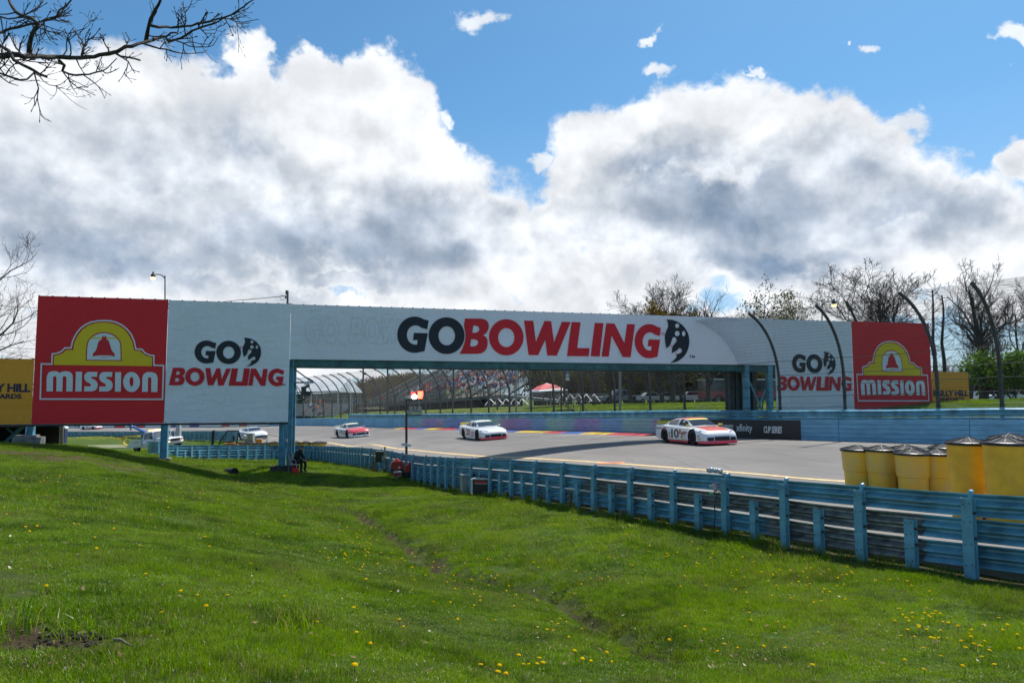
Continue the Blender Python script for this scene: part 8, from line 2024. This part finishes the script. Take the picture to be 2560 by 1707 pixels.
def scat_points(y0, y1, sp, xfun, seed, keep):
    r = np.random.RandomState(seed); out = []
    y = y0
    xs_, ys_ = [], []
    while y < y1:
        a, b = xfun(y); n = int((b - a) / sp); x = a + (np.arange(n) + r.rand(n)) * sp; xs_ += list(x); ys_ += list(y + r.rand(n) * sp); y += sp
    X, Y = np.array(xs_), np.array(ys_); k = ~in_track(X, Y); X, Y = X[k], Y[k]
    so1 = soil_at(X, Y); k = (r.rand(len(X)) > so1 * keep) & ((fur_dist(X, Y) > sp * .95) | (Y > 29)) & (bare_dist(X, Y) > sp * .8); X, Y, so1 = X[k], Y[k], so1[k]
    Z = Gd(X, Y); e = .15; zx = (Gd(X + e, Y) - Gd(X - e, Y)) / (2 * e); zy = (Gd(X, Y + e) - Gd(X, Y - e)) / (2 * e)
    rot = np.stack([np.arctan(zy), -np.arctan(zx), np.zeros(len(X))], 1)
    hh = (.45 + 1.0 * vnoise(X, Y, .8, 21)) * (1 - .55 * so1) * (.7 + .7 * vnoise(X, Y, 3, 22))
    return X, Y, Z, rot, hh, r
srcN = [patch(100 + i, .55, 900, .025, .065, .0038) for i in range(4)]
srcM = [patch(200 + i, 1.0, 800, .035, .09, .0068) for i in range(3)]
srcF = [patch(300 + i, 2.2, 900, .05, .13, .016) for i in range(3)]
def add_grass(name, label, srcs, y0, y1, sp, xfun, seed, keep=.9, base=1.0):
    X, Y, Z, rot, hh, r = scat_points(y0, y1, sp, xfun, seed, keep); rot[:, 2] = r.rand(len(X)) * 6.28
    # spin about the local up first: euler order XYZ applies x, y then z, so bake the tilt after the spin
    tilt = rot[:, :2].copy(); out = []
    for (ax, ay), az_ in zip(tilt, rot[:, 2]):
        m_ = (Matrix.Rotation(ay, 3, 'Y') @ Matrix.Rotation(ax, 3, 'X') @ Matrix.Rotation(az_, 3, 'Z')).to_euler(); out.append((m_.x, m_.y, m_.z))
    scl = np.stack([np.ones(len(X)), np.ones(len(X)), hh * base], 1)
    return scatter(name, label, srcs, np.stack([X, Y, Z], 1), out, scl, r.randint(0, len(srcs), len(X)))
add_grass('grass', 'short green lawn grass covering the near bank', srcN, 1.8, 13, .33, lambda y: (-.78 * y - 2.2, min(.80 * y + 2.4, 13.4 - .52 * y + .3)), 1)
add_grass('grass', 'mown green grass on the middle slope up to the guard rail', srcM, 12.6, 40, .62, lambda y: (max(-.80 * y - 2, -34), 13.5 - .518 * y + .1), 2, base=1.1)
add_grass('grass', 'green grass around and behind the bridge columns', srcF, 36, 74, 1.5, lambda y: (-.80 * y - 2, -4), 3, base=1.2)
add_grass('grass', 'dandelion dotted grass beyond the far wall', srcF, 40, 84, 1.9, lambda y: (max(2, 58 - 1.28 * y), .78 * y + 4), 4, base=.9)
srcS = [patch(500 + i, .17, 70, .025, .07, .0045) for i in range(4)]
def small_fill():
    r = np.random.RandomState(77); X = []; Y = []
    for q in _fr[::1]:
        n = 20; X += list(q[0] + r.uniform(-1.15, 1.15, n)); Y += list(q[1] + r.uniform(-1.15, 1.15, n))
    for c, rr in BARE: n = 420; X += list(c.x + r.uniform(-1.2, 1.2, n)); Y += list(c.y + r.uniform(-.9, .9, n))
    X, Y = np.array(X), np.array(Y); so1 = soil_at(X, Y); fd = fur_dist(X, Y); k = (r.rand(len(X)) > so1 * 1.25) & ((fd > .10 + .22 * vnoise(X, Y, 1.7, 31)) | (vnoise(X, Y, .8, 33) > .72)) & (Y > 3) & ((fd < 1.2) | (bare_dist(X, Y) < .6)); X, Y, so1 = X[k], Y[k], so1[k]
    Z = Gd(X, Y); hh = (.6 + .8 * vnoise(X, Y, .9, 21)) * (1 - .5 * so1)
    scatter('grass', 'patchy grass along the shallow furrow and bare spots', srcS, np.stack([X, Y, Z], 1), [(0, 0, a) for a in r.rand(len(X)) * 6.28], np.stack([np.ones(len(X))] * 2 + [hh], 1), r.randint(0, 4, len(X)))
small_fill()
# tufts and weeds along the rail foot
WEED = [patch(400 + i, .35, 110, .10, .26, .007) for i in range(2)]
r_ = np.random.RandomState(9); X = []; Y = []
for s in np.arange(2, rail1.L - 2, .24):
    q = rail1.at(s); d = rail1.dir(s); nr = np.array([-d[1], d[0]]) * SIDE1
    if q[1] < 2 or r_.rand() < .35: continue
    o_ = -.28 + r_.randn() * .14; X.append(q[0] + nr[0] * o_); Y.append(q[1] + nr[1] * o_)
for px, py, n, sd_ in ((1480, 1345, 6, .5), (1150, 1215, 8, .5), (1600, 1372, 5, .3), (1240, 1240, 6, .5), (1300, 1262, 5, .4), (1120, 1205, 5, .4), (2100, 1310, 4, .2), (700, 1560, 4, .3), (60, 1600, 4, .2)):
    c = march(px, py)
    for _ in range(n): X.append(c.x + r_.randn() * sd_); Y.append(c.y + r_.randn() * sd_)
X, Y = np.array(X), np.array(Y); Z = Gd(X, Y)
scatter('weeds', 'taller ragged grass and weeds along the foot of the guard rail', WEED, np.stack([X, Y, Z], 1), [(0, 0, a) for a in r_.rand(len(X)) * 6.28], [(1, 1, s_) for s_ in .6 + .7 * r_.rand(len(X))], r_.randint(0, 2, len(X)))
# dandelions
DY = leafmat('dandelion_yellow', (.85, .58, .01), (.80, .48, .005))
def flower_mesh(mb, c, r, up):
    n = 9; ctr = len(mb.v); t1 = up.orthogonal().normalized(); t2 = up.cross(t1)
    rings = []
    for rr, hh in ((1.0, .0), (.85, .28), (.4, .42)):
        ring = []
        for k in range(n):
            a = 6.283 * k / n; j = 1 + (.18 if k % 2 else -.1) * (rr == 1.0); ring.append(c + (t1 * math.cos(a) + t2 * math.sin(a)) * r * rr * j + up * r * hh)
        rings.append(ring)
    mb.quadgrid(rings, close=True); mb.poly(rings[-1])
mb = MB(); st_ = MB(); rf = random.Random(31)
clus = [(880, 1350, 40, 30, 30), (905, 1395, 60, 25, 26), (1060, 1430, 90, 45, 26), (1180, 1480, 110, 55, 22), (640, 1215, 70, 22, 44), (560, 1195, 60, 14, 20), (780, 1250, 80, 28, 34), (500, 1240, 110, 40, 26), (380, 1230, 120, 40, 14), (120, 1220, 90, 40, 16), (100, 1300, 110, 50, 12), (300, 1350, 160, 70, 12),
        (1540, 1320, 110, 25, 16), (1750, 1400, 130, 30, 26), (1950, 1440, 160, 45, 34), (2120, 1480, 120, 40, 20), (2320, 1560, 60, 30, 22), (2430, 1620, 110, 55, 30), (2000, 1600, 260, 70, 18), (1380, 1560, 110, 60, 18), (1350, 1680, 130, 25, 14), (900, 1600, 260, 80, 10), (1250, 1250, 140, 30, 20), (1000, 1270, 120, 40, 20), (550, 1500, 250, 80, 8),
        (2250, 1420, 120, 30, 10), (540, 1150, 110, 6, 26), (1400, 1400, 140, 50, 16), (700, 1330, 120, 40, 18), (1000, 1180, 60, 8, 12)]
for cx, cy, sx_, sy_, n_ in clus:
    for _ in range(n_):
        px, py = rf.gauss(cx, sx_ * .7), rf.gauss(cy, sy_ * .7)
        if py < 1135 or not (-40 < px < 2600) or py > 1740: continue
        q = march(px, py)
        if q.y > 60 or bool(in_track(np.array([q.x]), np.array([q.y]))[0]) or q.x > 13.2 - .517 * q.y: continue
        h = rf.uniform(.05, .11); up = Vector((rf.gauss(0, .25), rf.gauss(0, .25), 1)).normalized(); r0 = rf.uniform(.015, .023) * (1 + max(0, q.y - 12) * .012); c = q + Vector((0, 0, h)); flower_mesh(mb, c, r0, up)
        if q.y < 20: st_.tube([q, q + Vector((rf.gauss(0, .01), 0, h * .6)), c], .0022, n=3, cap=False)
o = mb.build('dandelions', DY, smooth='all'); tag(o, 'yellow dandelion heads dotted over the grass bank', 'flowers', kind='stuff'); o = st_.build('dandelion_stems', GRN); tag(o, 'thin green dandelion stems in the near grass', 'flowers', kind='stuff')
# clods, dead leaves and sticks
CLOD = pm('dark_soil_clod', (.035, .025, .018), rough=1.0, var=.4, scale=30, bump=1, bscale=40); DEAD = pm('dead_leaf', (.20, .13, .07), rough=.9, var=.3, scale=20); PALE = pm('pale_dry_leaf', (.48, .42, .33), rough=.9, var=.2, scale=20)
mb = MB()
for px, py, n_, s_ in ((175, 1604, 26, .05), (140, 1622, 22, .045), (226, 1603, 12, .05), (865, 1265, 16, .07), (925, 1300, 14, .06), (1500, 1545, 26, .06), (1575, 1585, 22, .05), (1640, 1625, 16, .045), (1340, 1475, 18, .06), (1140, 1432, 14, .06), (190, 1570, 8, .03), (1495, 1367, 10, .05)):
    c0 = march(px, py)
    for _ in range(n_):
        c = c0 + Vector((rf.gauss(0, s_ * 3), rf.gauss(0, s_ * 1.2), 0)); c.z = gz(c.x, c.y) + .01; r0 = rf.uniform(.35, 1.0) * s_ * .55
        rows = [[(c.x + r0 * ca * math.cos(a) * rf.uniform(.75, 1.25), c.y + r0 * ca * math.sin(a) * rf.uniform(.75, 1.25), c.z + r0 * .6 * z_) for a in np.linspace(0, 6.283, 7)[:-1]] for ca, z_ in ((1, -.4), (1.05, .2), (.6, .85), (.1, 1.0))]
        mb.quadgrid(rows, close=True)
o = mb.build('soil_clods', CLOD); tag(o, 'dark crumbled soil clods in bare spots of the bank', 'soil', kind='stuff')
for m_, nm, nn, lab in ((DEAD, 'dead_leaves', 320, 'brown dead leaves scattered in the grass'), (PALE, 'dry_leaves', 90, 'small pale dry leaves scattered in the grass')):
    mb = MB()
    for _ in range(nn):
        px, py = rf.uniform(0, 2500), 1180 + 520 * rf.random() ** .8; q = march(px, py)
        if q.y > 30 or q.x > 13.0 - .517 * q.y: continue
        a = rf.uniform(0, 6.28); s_ = rf.uniform(.012, .032); u1 = Vector((math.cos(a), math.sin(a), rf.gauss(0, .4))).normalized(); v1 = Vector((-math.sin(a), math.cos(a), rf.gauss(0, .4))).normalized(); c = q + Vector((0, 0, rf.uniform(.03, .055)))
        mb.poly([c - u1 * s_, c - v1 * s_ * .6, c + u1 * s_ * 1.1 + Vector((0, 0, s_ * .3)), c + v1 * s_ * .6])
    o = mb.build(nm, m_); tag(o, lab, 'leaves', kind='stuff')
for i, (a, b, lab) in enumerate((((283, 1625), (330, 1640), 'short grey stick lying by the bare soil at lower left'), ((212, 1547), (258, 1543), 'thin pale stick lying above the bare soil at lower left'))):
    p0, p1 = march(*a), march(*b); t = thing('stick', lab, 'stick', tuple(p0)); mb = MB(); u3 = Vector((0, 0, .055)); mb.tube([p0 + u3, p0.lerp(p1, .4) + u3 + Vector((0, 0, .012)), p0.lerp(p1, .7) + u3, p1 + u3], [.008, .011, .009, .005] if i == 0 else [.004] * 4, n=6); mb.build('wood', pm('grey_stick', (.16, .14, .12), rough=.9, var=.2), t, world=True)
